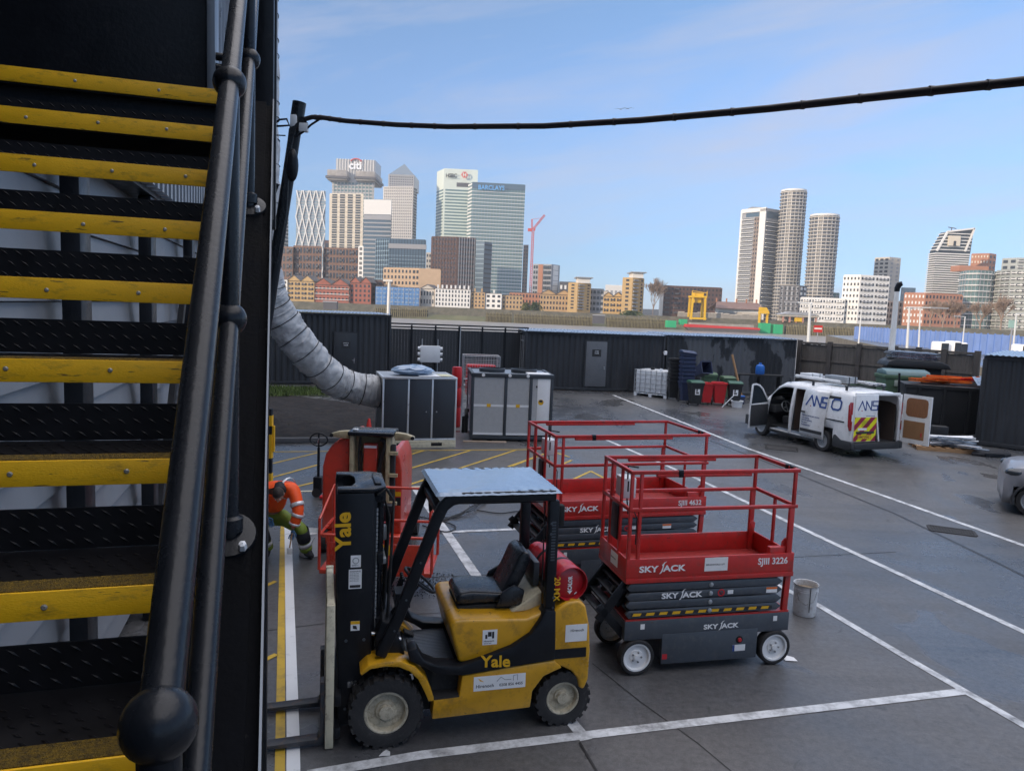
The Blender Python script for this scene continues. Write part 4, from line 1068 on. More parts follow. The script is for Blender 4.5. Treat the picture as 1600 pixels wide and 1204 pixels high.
# cab door, swung wide
cdr = bpy.data.objects.new('cab_door', None); COL.objects.link(cdr); cdr.parent = vn; cdr.location = (2.66, .975, 0); cdr.rotation_euler = (0, 0, R(-72))
outl = [(0, .36), (0, 1.20), (-.12, 1.30), (-.42, 1.66), (-.60, 1.78), (-.80, 1.83), (-1.00, 1.82), (-1.05, 1.6), (-1.06, .36)]
b = MB()
lo = [(0, .36), (0, 1.20), (-1.055, 1.16), (-1.06, .36)]
b.prism(lo, 'y', -.03, .0)
b.build('door_panel', VANW, cdr, bevel=.012)
b = MB(); rim_o = [(0, 1.20), (-.12, 1.32), (-.42, 1.66), (-.60, 1.78), (-.80, 1.83), (-1.00, 1.82), (-1.055, 1.16)]; 
for p, q in zip(rim_o, rim_o[1:]): b.bar((p[0], -.04, p[1]), (q[0], -.04, q[1]), .035, .06)
b.build('window_frame', VANW, cdr, bevel=.008)
MB().prism([(-.05, 1.20), (-.14, 1.30), (-.43, 1.62), (-.61, 1.74), (-.80, 1.79), (-.97, 1.78), (-1.02, 1.17)], 'y', -.036, -.031).build('window', GLS, cdr)
MB().box(-1.02, -.05, -.08, -.032, .42, 1.14).build('door_card', PLST, cdr, bevel=.02)
b = MB(); b.box(-.16, .04, .04, .16, 1.14, 1.40); b.build('wing_mirror', PLST, cdr, bevel=.03)
MB().box(-.165, -.161, .055, .145, 1.18, 1.37).build('mirror_glass', mat('mirror', (.6, .75, .72), .05, 1, .02, 3), cdr)
# rear doors
rd = bpy.data.objects.new('rear_door', None); COL.objects.link(rd); rd.parent = vn
MB().box(-1.115, -1.075, .02, .90, .48, 1.90).build('door_panel', VANW, rd, bevel=.018)
def stripes(y0, y1, z0, z1, x, par):
    MB().box(x, x+.002, y0, y1, z0, z1).build('chevron_back', LYEL if False else mat('chevron_yellow', (.80, .78, .01), .4, 0, .04, 3), par)
    b = MB(); w2 = y1-y0
    cy_ = y0; sp = .38; n = 6
    for i in range(-2, 6):
        # diagonal red bars rising towards the van's centre line
        pts = []
        a0 = z0-w2+i*sp; poly = [(y1, a0), (y1, a0+sp*.5), (y0, a0+sp*.5+w2), (y0, a0+w2)]
        # clip to z range
        def clip(pl, zc, keep_above):
            out_ = []
            for k in range(len(pl)):
                p_, q_ = pl[k], pl[(k+1) % len(pl)]
                ip = p_[1] >= zc if keep_above else p_[1] <= zc; iq = q_[1] >= zc if keep_above else q_[1] <= zc
                if ip: out_.append(p_)
                if ip != iq:
                    f_ = (zc-p_[1])/(q_[1]-p_[1]); out_.append((p_[0]+(q_[0]-p_[0])*f_, zc))
            return out_
        pl = clip(clip(poly, z0, True), z1, False) if True else poly
        if len(pl) >= 3: b.prism(pl, 'x', x-.002, x-.0005)
    b.build('chevron_stripes', mat('chevron_red', (.33, .012, .05), .4, 0, .05, 3), par)
stripes(.035, .885, .50, 1.22, -1.1175, rd)
np_ = MB().box(-1.128, -1.121, .20, .72, .575, .69).build('number_plate', mat('plate_yellow', (.75, .50, .02), .4, 0, .04, 3), rd)
text('HP67 DWJ', .085, LBLK, np_, (-1.1285, .70, .60), (0, -1, 0), (0, 0, 1), 'plate_print', .02, 1.02, .001)
MB().box(-1.14, -1.118, .12, .80, .735, .80).build('handle_bar', PLST, rd, bevel=.008)
MB().box(-1.1215, -1.120, .40, .74, .83, .90).build('sticker', STK, rd)
for i in range(6): MB().box(-1.1215, -1.1205, .30, .62-.02*(i % 2), .945+i*.035, .953+i*.035).build('print_line', LBLK, rd)
for s in (1, -1):
    b = MB(); b.prism([(-1.10, .82), (-1.03, .80), (-.96, .95), (-.94, 1.55), (-1.0, 1.66), (-1.09, 1.66)], 'y', s*.945, s*.998); lo_ = b.build('tail_lamp', LAMPR, vn, bevel=.015)
    MB().box(-1.108, -1.095, s*.95, s*.99, 1.10, 1.30).build('lamp_window', STK, lo_)
od = bpy.data.objects.new('rear_door', None); COL.objects.link(od); od.parent = vn; od.location = (-1.09, -.965, 0); od.rotation_euler = (0, 0, R(8))
# open leaf runs along -x, its inner face towards +y
b = MB(); b.box(-.90, 0, -.05, -.01, .46, .62); b.box(-.90, 0, -.05, -.01, 1.12, 1.30); b.box(-.90, 0, -.05, -.01, 1.80, 1.92); b.box(-.90, -.72, -.05, -.01, .62, 1.12); b.box(-.10, 0, -.05, -.01, .62, 1.12); b.box(-.90, -.78, -.05, -.01, 1.30, 1.80); b.box(-.16, 0, -.05, -.01, 1.30, 1.80)
b.build('door_panel', VANW, od)
def rrect(x0, x1, z0, z1, r):
    o = []
    for (cx, cz, a0) in ((x1-r, z1-r, 0), (x0+r, z1-r, 90), (x0+r, z0+r, 180), (x1-r, z0+r, 270)):
        for k in range(6): a = R(a0+k*18); o.append((cx+r*math.cos(a), cz+r*math.sin(a)))
    return o
MB().prism(rrect(-.80, -.12, 1.27, 1.83, .12), 'y', -.012, -.004).build('ply_panel', PLY, od)
MB().box(-.745, -.08, -.025, -.006, .60, 1.14).build('ply_panel', mat('hardboard', (.30, .16, .075), .7, 0, .15, 6), od)
MB().box(-.02, .10, .0, .03, 1.02, 1.06).build('door_stay', WOOD, od); MB().box(-.68, -.64, -.004, .0, .70, .82).build('latch', LRED, od)
# racks and boxes on the roof
b = MB()
for x in (-.55, .85, 1.9):
    b.box(x-.025, x+.025, -.80, .80, 2.07, 2.11); 
    for s in (1, -1): b.box(x-.03, x+.03, s*.70, s*.76, 1.96, 2.07)
b.build('roof_rack', PLST, vn, bevel=.006)
b = MB(); b.tube([(-.7, -.30, 2.15), (2.1, -.30, 2.15)], .035, 10); b.tube([(-.7, -.62, 2.15), (2.1, -.62, 2.15)], .035, 10)
for i in range(9): b.bar((-.55+i*.31, -.30, 2.15), (-.55+i*.31, -.62, 2.15), .03, .03)
b.build('roof_ladder', STEEL, vn, smooth=True)
b = MB(); b.tube([(.2, .25, 2.14), (2.15, .30, 2.15)], .05, 10); b.build('pipe_carrier', IBCW, vn, smooth=True)
for s in (1, -1):
    wheel(vn, (0, s*.90, .33), .335, .22, .215, s, RUB, GREY, 0, hubr=.05, dish=.03, holes=5)
    wheel(vn, (2.90, s*.90, .33), .335, .22, .215, s, RUB, GREY, 0, hubr=.05, dish=.03, holes=5)
b = MB()
for xc in (0, 2.9):
    for s in (1, -1): b.lathe([(.40, -.02), (.40, .30)], 20, Matrix.Translation((xc, s*.62 if s > 0 else -.62, .33)) @ Matrix.Rotation(R(-90*s), 4, 'X'), 0 if s < 0 else math.pi, math.pi if s < 0 else 2*math.pi)
b.build('wheel_arch', DKB, vn)
# big lettering: strokes on the door and the side
def strokes(par, pl, th, m, nm='lettering'):
    b = MB()
    for (p, q) in pl: b.bar(p, q, th, .004, (0, 1, 0)) if False else b.bar(p, q, .004, th, (0, 0, 1)) if abs((Vector(q)-Vector(p)).normalized().z) < .98 else b.bar(p, q, .004, th, (1, 0, 0))
    return b.build(nm, m, par)
def ltr(kind, x, w_, z0, z1, off, par):
    S = lambda u, v: vside(x-u*w_, z0+(z1-z0)*v, off)
    if kind == 'A': segs = [((0, 0), (.5, 1)), ((.5, 1), (1, 0))]
    if kind == 'N': segs = [((0, 0), (0, 1)), ((0, 1), (1, 0)), ((1, 0), (1, 1))]
    if kind == 'S': segs = [((1, 1), (0, 1)), ((0, 1), (0, .55)), ((0, .5), (1, .5)), ((1, .45), (1, 0)), ((1, 0), (-.1, 0))]
    if kind == 'O': segs = [((.2, 1), (.8, 1)), ((.8, 1), (1, .8)), ((1, .8), (1, .2)), ((1, .2), (.8, 0)), ((.8, 0), (.2, 0)), ((.2, 0), (0, .2)), ((0, .2), (0, .8)), ((0, .8), (.2, 1))]
    b = MB()
    for (p, q) in segs:
        a, c = S(*p), S(*q); d = (c-a).normalized(); n_ = Vector((0, .97, .22)); sd_ = d.cross(n_).normalized()*.026
        a2, c2 = a-d*.02, c+d*.02
        vs = [a2+sd_, c2+sd_, c2-sd_, a2-sd_]; b.add(vs+[v+n_*.003 for v in vs], [(0, 1, 2, 3), (4, 5, 6, 7), (0, 1, 5, 4), (1, 2, 6, 5), (2, 3, 7, 6), (3, 0, 4, 7)])
    b.build('company_lettering', BLU, par)
ltr('A', .80, .34, 1.36, 1.66, .060, sd); ltr('N', .43, .24, 1.36, 1.66, .060, sd); ltr('S', .13, .17, 1.36, 1.66, .060, sd)
ltr('O', -.22, .36, 1.36, 1.66, .012, vn)
b = MB(); q = vside(.60, 1.34, .063); b.sphere(q, .022, 8, 6, (1, .2, 1)); b.build('red_dot', LRED, sd)
for i, s_ in enumerate(('Highway and car park marking', 'Line marking', 'Anti skid surfacing', 'Play areas', 'Thermoplastics')):
    p_ = vside(.90, 1.0-.075*i, .060); text(s_, .062, BLU, sd, p_, (-1, 0, 0), (0, 0, 1), 'service_print', .012, 1, .001)
def ltr2(kind, y, w_, z0, z1):
    segs = {'A': [((0, 0), (.5, 1)), ((.5, 1), (1, 0))], 'N': [((0, 0), (0, 1)), ((0, 1), (1, 0)), ((1, 0), (1, 1))], 'S': [((1, 1), (0, 1)), ((0, 1), (0, .5)), ((0, .5), (1, .5)), ((1, .5), (1, 0)), ((1, 0), (0, 0))]}[kind]
    b = MB()
    for (p, q) in segs:
        a = Vector((-1.1175, y-p[0]*w_, z0+(z1-z0)*p[1])); c = Vector((-1.1175, y-q[0]*w_, z0+(z1-z0)*q[1])); d = (c-a).normalized()
        b.bar(a-d*.018, c+d*.018, .036, .003, (1, 0, 0))
    b.build('company_lettering', BLU, rd)
ltr2('A', .78, .26, 1.44, 1.70); ltr2('N', .49, .20, 1.44, 1.70); ltr2('S', .24, .19, 1.44, 1.70)
b = MB(); b.sphere((-1.1175, .64, 1.42), .02, 8, 6, (.2, 1, 1)); b.build('red_dot', LRED, rd)
text('www.anso.co.uk', .05, BLU, rd, (-1.1165, .46, 1.25), (0, -1, 0), (0, 0, 1), 'web_print', .012, 1, .001)

# ladders and crates carried on the van roof
def boxy(name, label, cat, px, py, Y, sx, sy, sz, rz, m, m2, z=None):
    p = at(px, py, Y); t = thing(name, label, cat, (p.x, p.y, p.z if z is None else z), rz)
    MB().box(-sx/2, sx/2, -sy/2, sy/2, 0, sz).build('body', m, t, bevel=.012)
    b = MB()
    for s in (-1, 1): b.box(-sx/2-.004, sx/2+.004, s*sy*.28-.02, s*sy*.28+.02, -.001, sz+.004)
    b.build('strap', m2, t)
    return t
vm = Matrix.Translation((10.636, 22.98, 0)) @ Matrix.Rotation(1.922, 4, 'Z')
q = vm @ Vector((1.75, .02, 2.112)); t_ = boxy('roof_box', 'pale box strapped to the front of the van roof rack', 'box', 0, 0, 1, .45, .55, .16, 1.922, IBCW, GREY, 0); t_.location = q
q = vm @ Vector((.45, .02, 2.112)); t_ = boxy('roof_crate', 'pale grey crate with dark straps in the middle of the van roof', 'crate', 0, 0, 1, .95, .42, .20, 1.922, GREY, PLST, 0); t_.location = q
# ================================================================ corrugated containers along the back of the yard
def frame_of(p0, p1):
    d = Vector((p1.x-p0.x, p1.y-p0.y, 0)); l = d.length; return math.atan2(d.y, d.x), l
def corr(b, x0, x1, y, z0, z1, pitch=.278, dep=.036):
    """corrugated wall in the local xz plane, ridges towards -y"""
    pts = []; x = x0
    prof = [(0, 0), (.07, 0), (.068+.07, dep), (.138+.07, dep)]
    while x < x1-.01:
        for (u, v) in prof: 
            if x+u < x1: pts.append((x+u, y+v))
        x += pitch
    pts.append((x1, y))
    n = len(pts); vs = [(p[0], p[1], z0) for p in pts]+[(p[0], p[1], z1) for p in pts]
    b.add(vs, [(i, i+1, n+i+1, n+i) for i in range(n-1)])
def container(label, p0, p1, zt, depth, wm, end=None, roof_ridges=True, z0=.03, rm=None):
    rz, l = frame_of(p0, p1); t = thing('site_container', label, 'container', (p0.x, p0.y, 0), rz, None)
    b = MB(); corr(b, .08, l-.08, .03, z0+.14, zt-.12); b.build('front_wall', wm, t)
    b = MB(); b.box(.07, l-.07, .10, depth-.05, z0+.05, zt-.06); b.build('shell', wm, t)
    b = MB()
    for x in (0, l-.10): b.box(x, x+.10, 0, .12, z0, zt)
    b.box(.101, l-.101, 0, .08, z0, z0+.14); b.box(.101, l-.101, 0, .08, zt-.12, zt-.003)
    b.box(0, .10, depth-.12, depth, z0, zt); b.box(0, .08, .121, depth-.121, zt-.12, zt-.003); b.box(0, .08, .121, depth-.121, z0, z0+.14)
    b.build('frame', wm, t, bevel=.008)
    b = MB(); pts = []; x = -.05; k = 0
    while x < l+.05: pts.append((x, zt+.02+(.035 if k % 2 else 0))); x += .085; k += 1
    n = len(pts); vs = [(p[0], -.08, p[1]) for p in pts]+[(p[0], depth+.05, p[1]+.05) for p in pts]
    b.add(vs, [(i, i+1, n+i+1, n+i) for i in range(n-1)]); b.build('roof', rm or ROOFM, t, thick=.015)
    b = MB(); 
    for x in (.2, l-.4): b.box(x, x+.25, .05, depth, 0, z0-.001)
    b.build('base_block', TIMBD, t)
    return t, l
cA0, cA1 = at(340, 486, 33.6), at(612, 492, 37)
cA, lA = container('black corrugated site container with a dark door behind the grey air duct', cA0, cA1, 3.46, 2.5, CBLK)
def onfront(t, px, py, off=0):
    """where the pixel ray meets the front plane of a container, in its local frame"""
    Mi = t.matrix_basis.inverted() if False else (Matrix.Translation(t.location) @ Matrix.Rotation(t.rotation_euler.z, 4, 'Z')).inverted()
    o = Mi @ CAMP; v = Mi.to_3x3() @ ray(px, py); k = (off-o.y)/v.y; return o+v*k
def door(t, pa, pb, m, sign, hs=1):
    a = onfront(t, *pa); c = onfront(t, *pb)
    d = MB().box(a.x, c.x, -.03, .028, .25, a.z).build('door', m, t, bevel=.01)
    b = MB(); b.box(a.x-.07, a.x-.002, -.022, .025, .2, a.z+.07); b.box(c.x+.002, c.x+.07, -.022, .025, .2, a.z+.07); b.box(a.x-.001, c.x+.001, -.022, .025, a.z+.002, a.z+.07); b.build('door_frame', CBLK, t)
    hx = c.x-.10 if hs > 0 else a.x+.10
    b = MB(); b.box(hx-.02, hx+.02, -.045, -.031, 1.05, 1.30); b.box(hx-.11, hx+.01, -.085, -.06, 1.18, 1.21); b.box(hx-.01, hx+.01, -.06, -.045, 1.18, 1.21); b.build('handle', STEEL, d)
    xm = (a.x+c.x)/2; w_ = (c.x-a.x)
    s = MB().box(xm-w_*.22, xm+w_*.22, -.036, -.031, a.z*.70, a.z*.70+.36).build('sign', LBLK, d)
    for i, ln in enumerate(sign): text(ln, .085, LWHT, s, (xm, -.037, a.z*.70+.24-i*.10), (1, 0, 0), (0, 0, 1), 'sign_print', .01, .8, .001, 'CENTER')
    return d
door(cA, (524, 520), (557, 520), CBLK, ('SWITCH', 'ROOM'))
cB0, cB1 = at(822, 518, 37.0), at(1041, 522, 37.9)
cB, lB = container('long dark corrugated container with a grey door and small black sign', cB0, cB1, 2.93, 3.2, CBLK)
door(cB, (917, 533), (949, 533), DOORG, ('STORE', 'ROOM'))
# open steel gate frame at the left end of that container
b = MB()
for y in (.5, 1.1, 1.7): b.box(-.035, -.002, y, y+.06, .3, 2.7)
b.box(-.035, -.002, .56, 1.70, 2.4, 2.45); b.build('end_bars', GREY, cB)
cC0, cC1 = at(1043, 524, 38.1), at(1246, 528.5, 39.2)
cC, lC = container('dark container with big patches of peeling black paint behind the wheelie bins', cC0, cC1, 2.98, 3.0, CPEEL)
PATCH = mat('bare_grey_patch', (.125, .13, .14), .6, 0, .15, 1.2)
rr = random.Random(11)
def patch(t, cx, cz, w_, h_, m=PATCH):
    n = 26; pts = []
    for i in range(n):
        a = 2*math.pi*i/n; r = 1+.22*math.sin(3*a+rr.random()*2)+rr.uniform(-.12, .12)
        pts.append((cx+w_/2*r*math.copysign(abs(math.cos(a))**.6, math.cos(a)), cz+h_/2*r*math.copysign(abs(math.sin(a))**.7, math.sin(a))))
    return pts
# ---- black timber fence between the containers
f0, f1 = at(604, 505.7, 37.2), at(826, 515.5, 38.9)
rz, l = frame_of(f0, f1)
tf = thing('board_fence', 'black painted board fence with an open top rail between two containers', 'fence', (f0.x, f0.y, 0), rz)
b = MB()
x = 0
while x < l: b.box(x, min(l, x+.15), .0, .02, .05, 2.80+.004*rr.random()); x += .154
b.build('boards', CBLK, tf)
for z in (3.02, 2.86): MB().box(0, l, -.03, .03, z, z+.07).build('top_rail', BLK, tf)
for i in range(7):
    x = i*(l-.09)/6; MB().box(x, x+.09, -.055, -.003, 0, 3.01).build('post', BLK, tf)
MB().box(l*.505, l*.505+.05, -.09, -.058, .2, 3.0).build('pale_post', GREY, tf)
# ---- meter cabinet on stand in front of the fence
p = onfront(tf, 672, 553, -.6); q = (Matrix.Translation(tf.location) @ Matrix.Rotation(rz, 4, 'Z')) @ p
mt_ = thing('meter_cabinet', 'pale grey distribution cabinet on thin legs in front of the black fence', 'cabinet', (q.x, q.y, 0), rz)
MB().box(-.50, .50, -.10, .10, p.z-.42, p.z+.42).build('cabinet', IBCW, mt_, bevel=.03)
b = MB()
for s in (-1, 1):
    b.box(s*.40-.02, s*.40+.02, .101, .14, 0, p.z+.75)
b.build('stand_leg', GREY, mt_)
for s in (-1, 1):
    b = MB()
    for i in range(3): b.cyl((s*.50, 0, p.z-.28+i*.28), (s*.62, 0, p.z-.28+i*.28), .09, 12)
    b.build('socket', IBCW, mt_, smooth=True)
# ---- right: timber fence, its posts and panels
g0, g1 = at(1247, 529.5, 40.0), at(1534, 552.5, 33.0)
rz, l = frame_of(g0, g1); zt0, zt1 = g0.z, g1.z
tm = thing('timber_fence', 'brown weathered timber fence with heavy posts behind the van', 'fence', (g0.x, g0.y, 0), rz)
cuts = [onfront(tm, x_, 545).x for x_ in (1250, 1297, 1343, 1399, 1436, 1477, 1529)]
for i in range(len(cuts)-1):
    a, c = cuts[i], cuts[i+1]; b = MB(); x = a+.13
    while x < c-.02:
        x2 = min(c-.01, x+.145); b.box(x, x2, .0, .022+.006*rr.random(), .06, 2.78+rr.uniform(-.01, .01)); x += .148
    b.build('panel', TIMB, tm)
    MB().box(a+.13, c-.01, -.05, -.002, 1.9, 2.0).build('rail', TIMB, tm)
    MB().box(a+.13, c-.01, -.06, .05, 2.79, 2.9).build('cap_rail', TIMB, tm)
for x in cuts: MB().box(x-.11, x+.12, -.12, .06, 0, 2.98).build('post', TIMBD, tm, bevel=.012)
# ---- black container at right
r0, r1 = at(1538, 556, 25.0), at(1720, 578, 23.0)
cR, lR = container('near black container standing at the right by the silver car', r0, r1, 3.08, 5.5, CBLK)
b = MB(); corr(b, .1, 5.4, 0, .3, 2.96); vs = [(-.012-v[1], 5.5-v[0], v[2]) for v in b.v]; b.v = vs; b.build('side_wall', CBLK, cR)
# ---- lamp column behind the bins, at right
p = at(1404, 452, 33.0); base = at(1388, 600, 33.0)
lp = thing('lamp_column', 'thick white lamp column with a black lamp head by the timber fence', 'lamp post', (base.x, base.y, 0))
MB().tube([(0, 0, 0), (.0, 0, p.z-.1)], [.16, .10], 16).build('column', mat('column_paint', (.86, .84, .78), .45, 0, .06, 2), lp, smooth=True)
b = MB(); b.tube([(0, 0, p.z-.1), (.0, 0, p.z+.05), (.05, -.05, p.z+.22), (.14, -.12, p.z+.26)], [.11, .12, .13, .10], 12); b.build('lamp_head', BLK, lp, smooth=True)

# ================================================================ air handling units and the duct
a0, a1 = at(598, 588, 20.3), at(715, 590, 20.9)
rz, wA = frame_of(a0, a1)
ah = thing('air_handling_unit', 'air handling unit with three dark panels in a silver frame beside the duct', 'air unit', (a0.x, a0.y, 0), rz)
hA, dA = 2.0, 1.75
MB().box(.03, wA-.03, .03, dA-.03, .24, hA-.03).build('casing', PANEL, ah)
for (x0, x1) in ((.06, wA*.345-.03), (wA*.345+.03, wA*.665-.03), (wA*.665+.03, wA-.06)):
    pn = MB().box(x0, x1, -.006, .028, .28, hA-.07).build('panel', PANEL, ah, bevel=.006)
b = MB()
for x in (wA*.665-.17, wA*.665+.13): b.cyl((x, -.03, 1.02), (x, -.007, 1.02), .022, 10)
b.build('panel_latch', STEEL, ah, smooth=True)
b = MB()
for x in (0, wA*.345-.025, wA*.665-.025, wA-.055): b.box(x, x+.05, -.010, .028, .255, hA-.06)
b.box(-.002, wA, -.012, .04, hA-.059, hA); b.box(0, wA, -.012, .04, .20, .254)
b.box(-.004, .05, .0401, dA, hA-.059, hA); b.box(wA-.055, wA, .0401, dA, hA-.059, hA); b.box(.0501, wA-.0551, dA-.05, dA, hA-.059, hA); b.box(-.004, .05, dA-.05, dA, .24, hA-.06)
b.build('frame', SIL, ah, bevel=.006)
MB().box(.051, wA-.056, .041, dA-.051, hA-.04, hA-.012).build('top_panel', GREY, ah)
b = MB(); b.box(0, wA, -.02, .0, .13, .199); b.box(0, wA, -.02, .0, .0, .03)
xs_ = [0, .42, .72, 1.40, 1.72, wA]
for i in (0, 2, 4): b.box(xs_[i], xs_[i+1], -.02, 0, .0301, .1299)
b.box(.02, wA-.02, .001, dA, .0, .198); b.build('base_frame', CRM, ah, bevel=.004)
b = MB()
for i in (1, 3): b.box(xs_[i], xs_[i+1], -.004, .0005, .031, .129)
b.build('fork_pocket', DKB, ah)
MA = Matrix.Translation((a0.x, a0.y, 0)) @ Matrix.Rotation(rz, 4, 'Z')
q = MA @ Vector((.95, .75, 2.0)); t = thing('plastic_bag', 'crumpled clear plastic bag lying on top of the dark panelled unit', 'bag', tuple(q), rz)
b = MB(); n, m_ = 20, 10; vs = []
rb = random.Random(4)
for j in range(m_+1):
    for i in range(n):
        a = 2*math.pi*i/n; f_ = j/m_; r = math.sin(math.pi*min(1, .12+f_*.88))**.55*(1+rb.uniform(-.10, .10))
        vs.append((.60*r*math.cos(a), .42*r*math.sin(a), .30*f_+rb.uniform(-.015, .015)*(1 if j else 0)))
b.add(vs, [(j*n+i, j*n+(i+1) % n, (j+1)*n+(i+1) % n, (j+1)*n+i) for j in range(m_) for i in range(n)]); b.add([vs[m_*n+i] for i in range(n)], [tuple(range(n))])
b.build('bag_skin', TARP, t, smooth=False)
for (x, y, sx, sy, m_, lab) in ((1.35, .55, .62, .7, STK, 'white sheet of card lying on the dark panelled unit'), (1.85, .6, .35, .6, mat('pale_yellow_card', (.62, .60, .40), .6), 'pale yellow sheet of card lying on the dark panelled unit')):
    q = MA @ Vector((x, y, 2.001)); o = MB().box(-sx/2, sx/2, -sy/2, sy/2, 0, .012).build('card_sheet', m_, None, bevel=.003); o.location = q; o.rotation_euler = (0, 0, rz+.05); tag(o, lab, 'card')
c0, c1 = at(737, 583, 22.0), at(866, 588, 22.3)
rz, wC = frame_of(c0, c1)
ch = thing('chiller_unit', 'chiller with pale coil panels and dark posts standing right of the dark panelled unit', 'chiller', (c0.x, c0.y, 0), rz)
hC, dC = 2.06, 2.0
FRD = mat('chiller_frame', (.04, .048, .058), .45, 0, .1, 3)
MB().box(.02, wC-.02, .02, dC-.02, .22, hC-.03).build('casing', GCLAD, ch)
b = MB()
for x in (0, wC*.40, wC*.705, wC-.10): b.box(x, x+.09, -.03, .06, .16, hC-.11)
b.box(-.005, wC+.005, -.04, .08, hC-.11, hC); b.box(-.005, wC+.005, -.04, .08, .06, .159); b.box(-.005, .09, .081, dC, hC-.11, hC); b.box(wC-.09, wC+.005, .081, dC, hC-.11, hC); b.box(.091, wC-.091, dC-.09, dC, hC-.11, hC); b.box(-.005, .09, dC-.09, dC, .16, hC-.111)
b.build('frame', FRD, ch, bevel=.006)
for (x0, x1) in ((.095, wC*.40-.005), (wC*.40+.095, wC*.705-.005)):
    for (z0, z1) in ((.26, 1.05), (1.12, hC-.12)): MB().box(x0, x1, -.008, .018, z0, z1).build('coil_panel', MESHP, ch)
    MB().box(x0, x1, -.014, .018, 1.052, 1.118).build('cross_strip', WHT, ch); MB().box(x0, x1, -.014, .018, .19, .258).build('cross_strip', WHT, ch)
    MB().box((x0+x1)/2-.06, (x0+x1)/2+.06, -.018, -.0142, 1.04, 1.14).build('yellow_label', LYEL, ch)
MB().box(wC*.705+.095, wC*.705+.24, -.006, .018, .2, hC-.12).build('control_panel', MESHP, ch)
wp = MB().box(wC*.705+.245, wC-.105, -.012, .018, .2, hC-.12).build('control_panel', WHT, ch, bevel=.004)
b = MB(); b.cyl((wC-.38, -.017, 1.22), (wC-.38, -.0125, 1.22), .085, 18); b.build('warning_label', LYEL, wp); MB().box(wC-.43, wC-.33, -.021, -.018, 1.22, 1.29).build('label_bar', LBLK, wp)
MB().box(wC-.55, wC-.50, -.016, -.0125, 1.66, 1.72).build('key_switch', LBLK, wp)
for x in (wC*.14, wC*.46, wC*.68): MB().cyl((x, -.06, hC-.05), (x, -.041, hC-.05), .05, 12).build('lifting_eye', STK, ch)
MB().box(.09, wC-.09, .081, dC-.091, hC-.07, hC-.04).build('top_panel', GREY, ch)
for x in (wC*.28, wC*.68):
    b = MB(); b.lathe([(.40, hC-.04), (.42, hC+.08), (.39, hC+.085), (.37, hC-.0)], 24, Matrix.Translation((x, dC*.5, 0))); f_ = b.build('fan_ring', FRD, ch, smooth=True)
    b = MB()
    for i in range(6): M = Matrix.Translation((x, dC*.5, hC+.0)) @ Matrix.Rotation(i*math.pi/3, 4, 'Z'); b.box(.05, .35, -.05, .05, -.01, .01, M @ Matrix.Rotation(.4, 4, 'X'))
    b.build('fan_blades', DKB, f_)
MB().box(wC*.68, wC-.1, .1, .55, hC-.039, hC+.02).build('white_lid', STK, ch, bevel=.01)
b = MB(); b.box(-.02, -.004, .5, .75, 1.02, 1.30); b.build('side_box', IBCW, ch, bevel=.008)
b = MB(); b.tube([(-.10, .3, .2), (-.10, .3, .75), (-.10, .5, .85), (-.005, .5, .85)], .06, 10); b.tube([(-.16, .8, .1), (-.16, .8, .6), (-.005, .8, .62)], .05, 10); b.build('pipework', DKB, ch, smooth=True)
b = MB(); b.box(.1, wC-.1, .1, dC-.1, 0, .219); b.build('base_frame', DKB, ch)
MC = Matrix.Translation((c0.x, c0.y, 0)) @ Matrix.Rotation(rz, 4, 'Z')
q = MC @ Vector((.55, -.25, 0)); o = MB().box(-.75, .55, -.05, .05, 0, .04).build('timber_batten', mat('pale_batten', (.45, .34, .26), .7), None, bevel=.004); o.location = q; o.rotation_euler = (0, 0, rz-.02); tag(o, 'pale timber batten lying on the ground in front of the chiller', 'batten')
# wire cage and red cylinder standing behind
q = at(751, 580, 28.0); t = thing('wire_cage', 'galvanised wire mesh cage standing behind the chiller', 'cage', (q.x, q.y, 0), rz)
zc = at(751, 555, 28.0).z; b = MB()
for x in (-.68, .68):
    for y in (-.4, .4): b.cyl((x, y, 0), (x, y, zc), .022, 8)
for z in (.1, zc*.6, zc):
    b.tube([(-.68, -.4, z), (.68, -.4, z), (.68, .4, z), (-.68, .4, z)], .02, 6, closed=True)
b.build('cage_frame', GREY, t)
b = MB()
for y in (-.4, .4):
    for i in range(14): x = -.64+i*.0985; b.cyl((x, y, .1), (x, y, zc), .006, 4)
    for i in range(16): z = .15+i*(zc-.2)/15; b.cyl((-.68, y, z), (.68, y, z), .006, 4)
b.build('wire_mesh', GREY, t)
MB().box(-.55, .55, -.3, .3, .7, zc-.35).build('red_load', BINR, t, bevel=.05)
q = at(714, 590, 24.5); zc = at(714, 573, 24.5).z; t = thing('red_drum', 'tall red plastic drum stack standing behind the gap between the two units', 'drum', (q.x, q.y, 0))
b = MB(); 
for (z0, z1) in ((0, zc*.33), (zc*.34, zc*.66), (zc*.67, zc)): b.lathe([(.001, z0), (.15, z0), (.165, z0+.03), (.165, z1-.05), (.15, z1-.02), (.15, z1), (.001, z1)], 20)
b.build('drum_body', BINR, t, smooth=True)
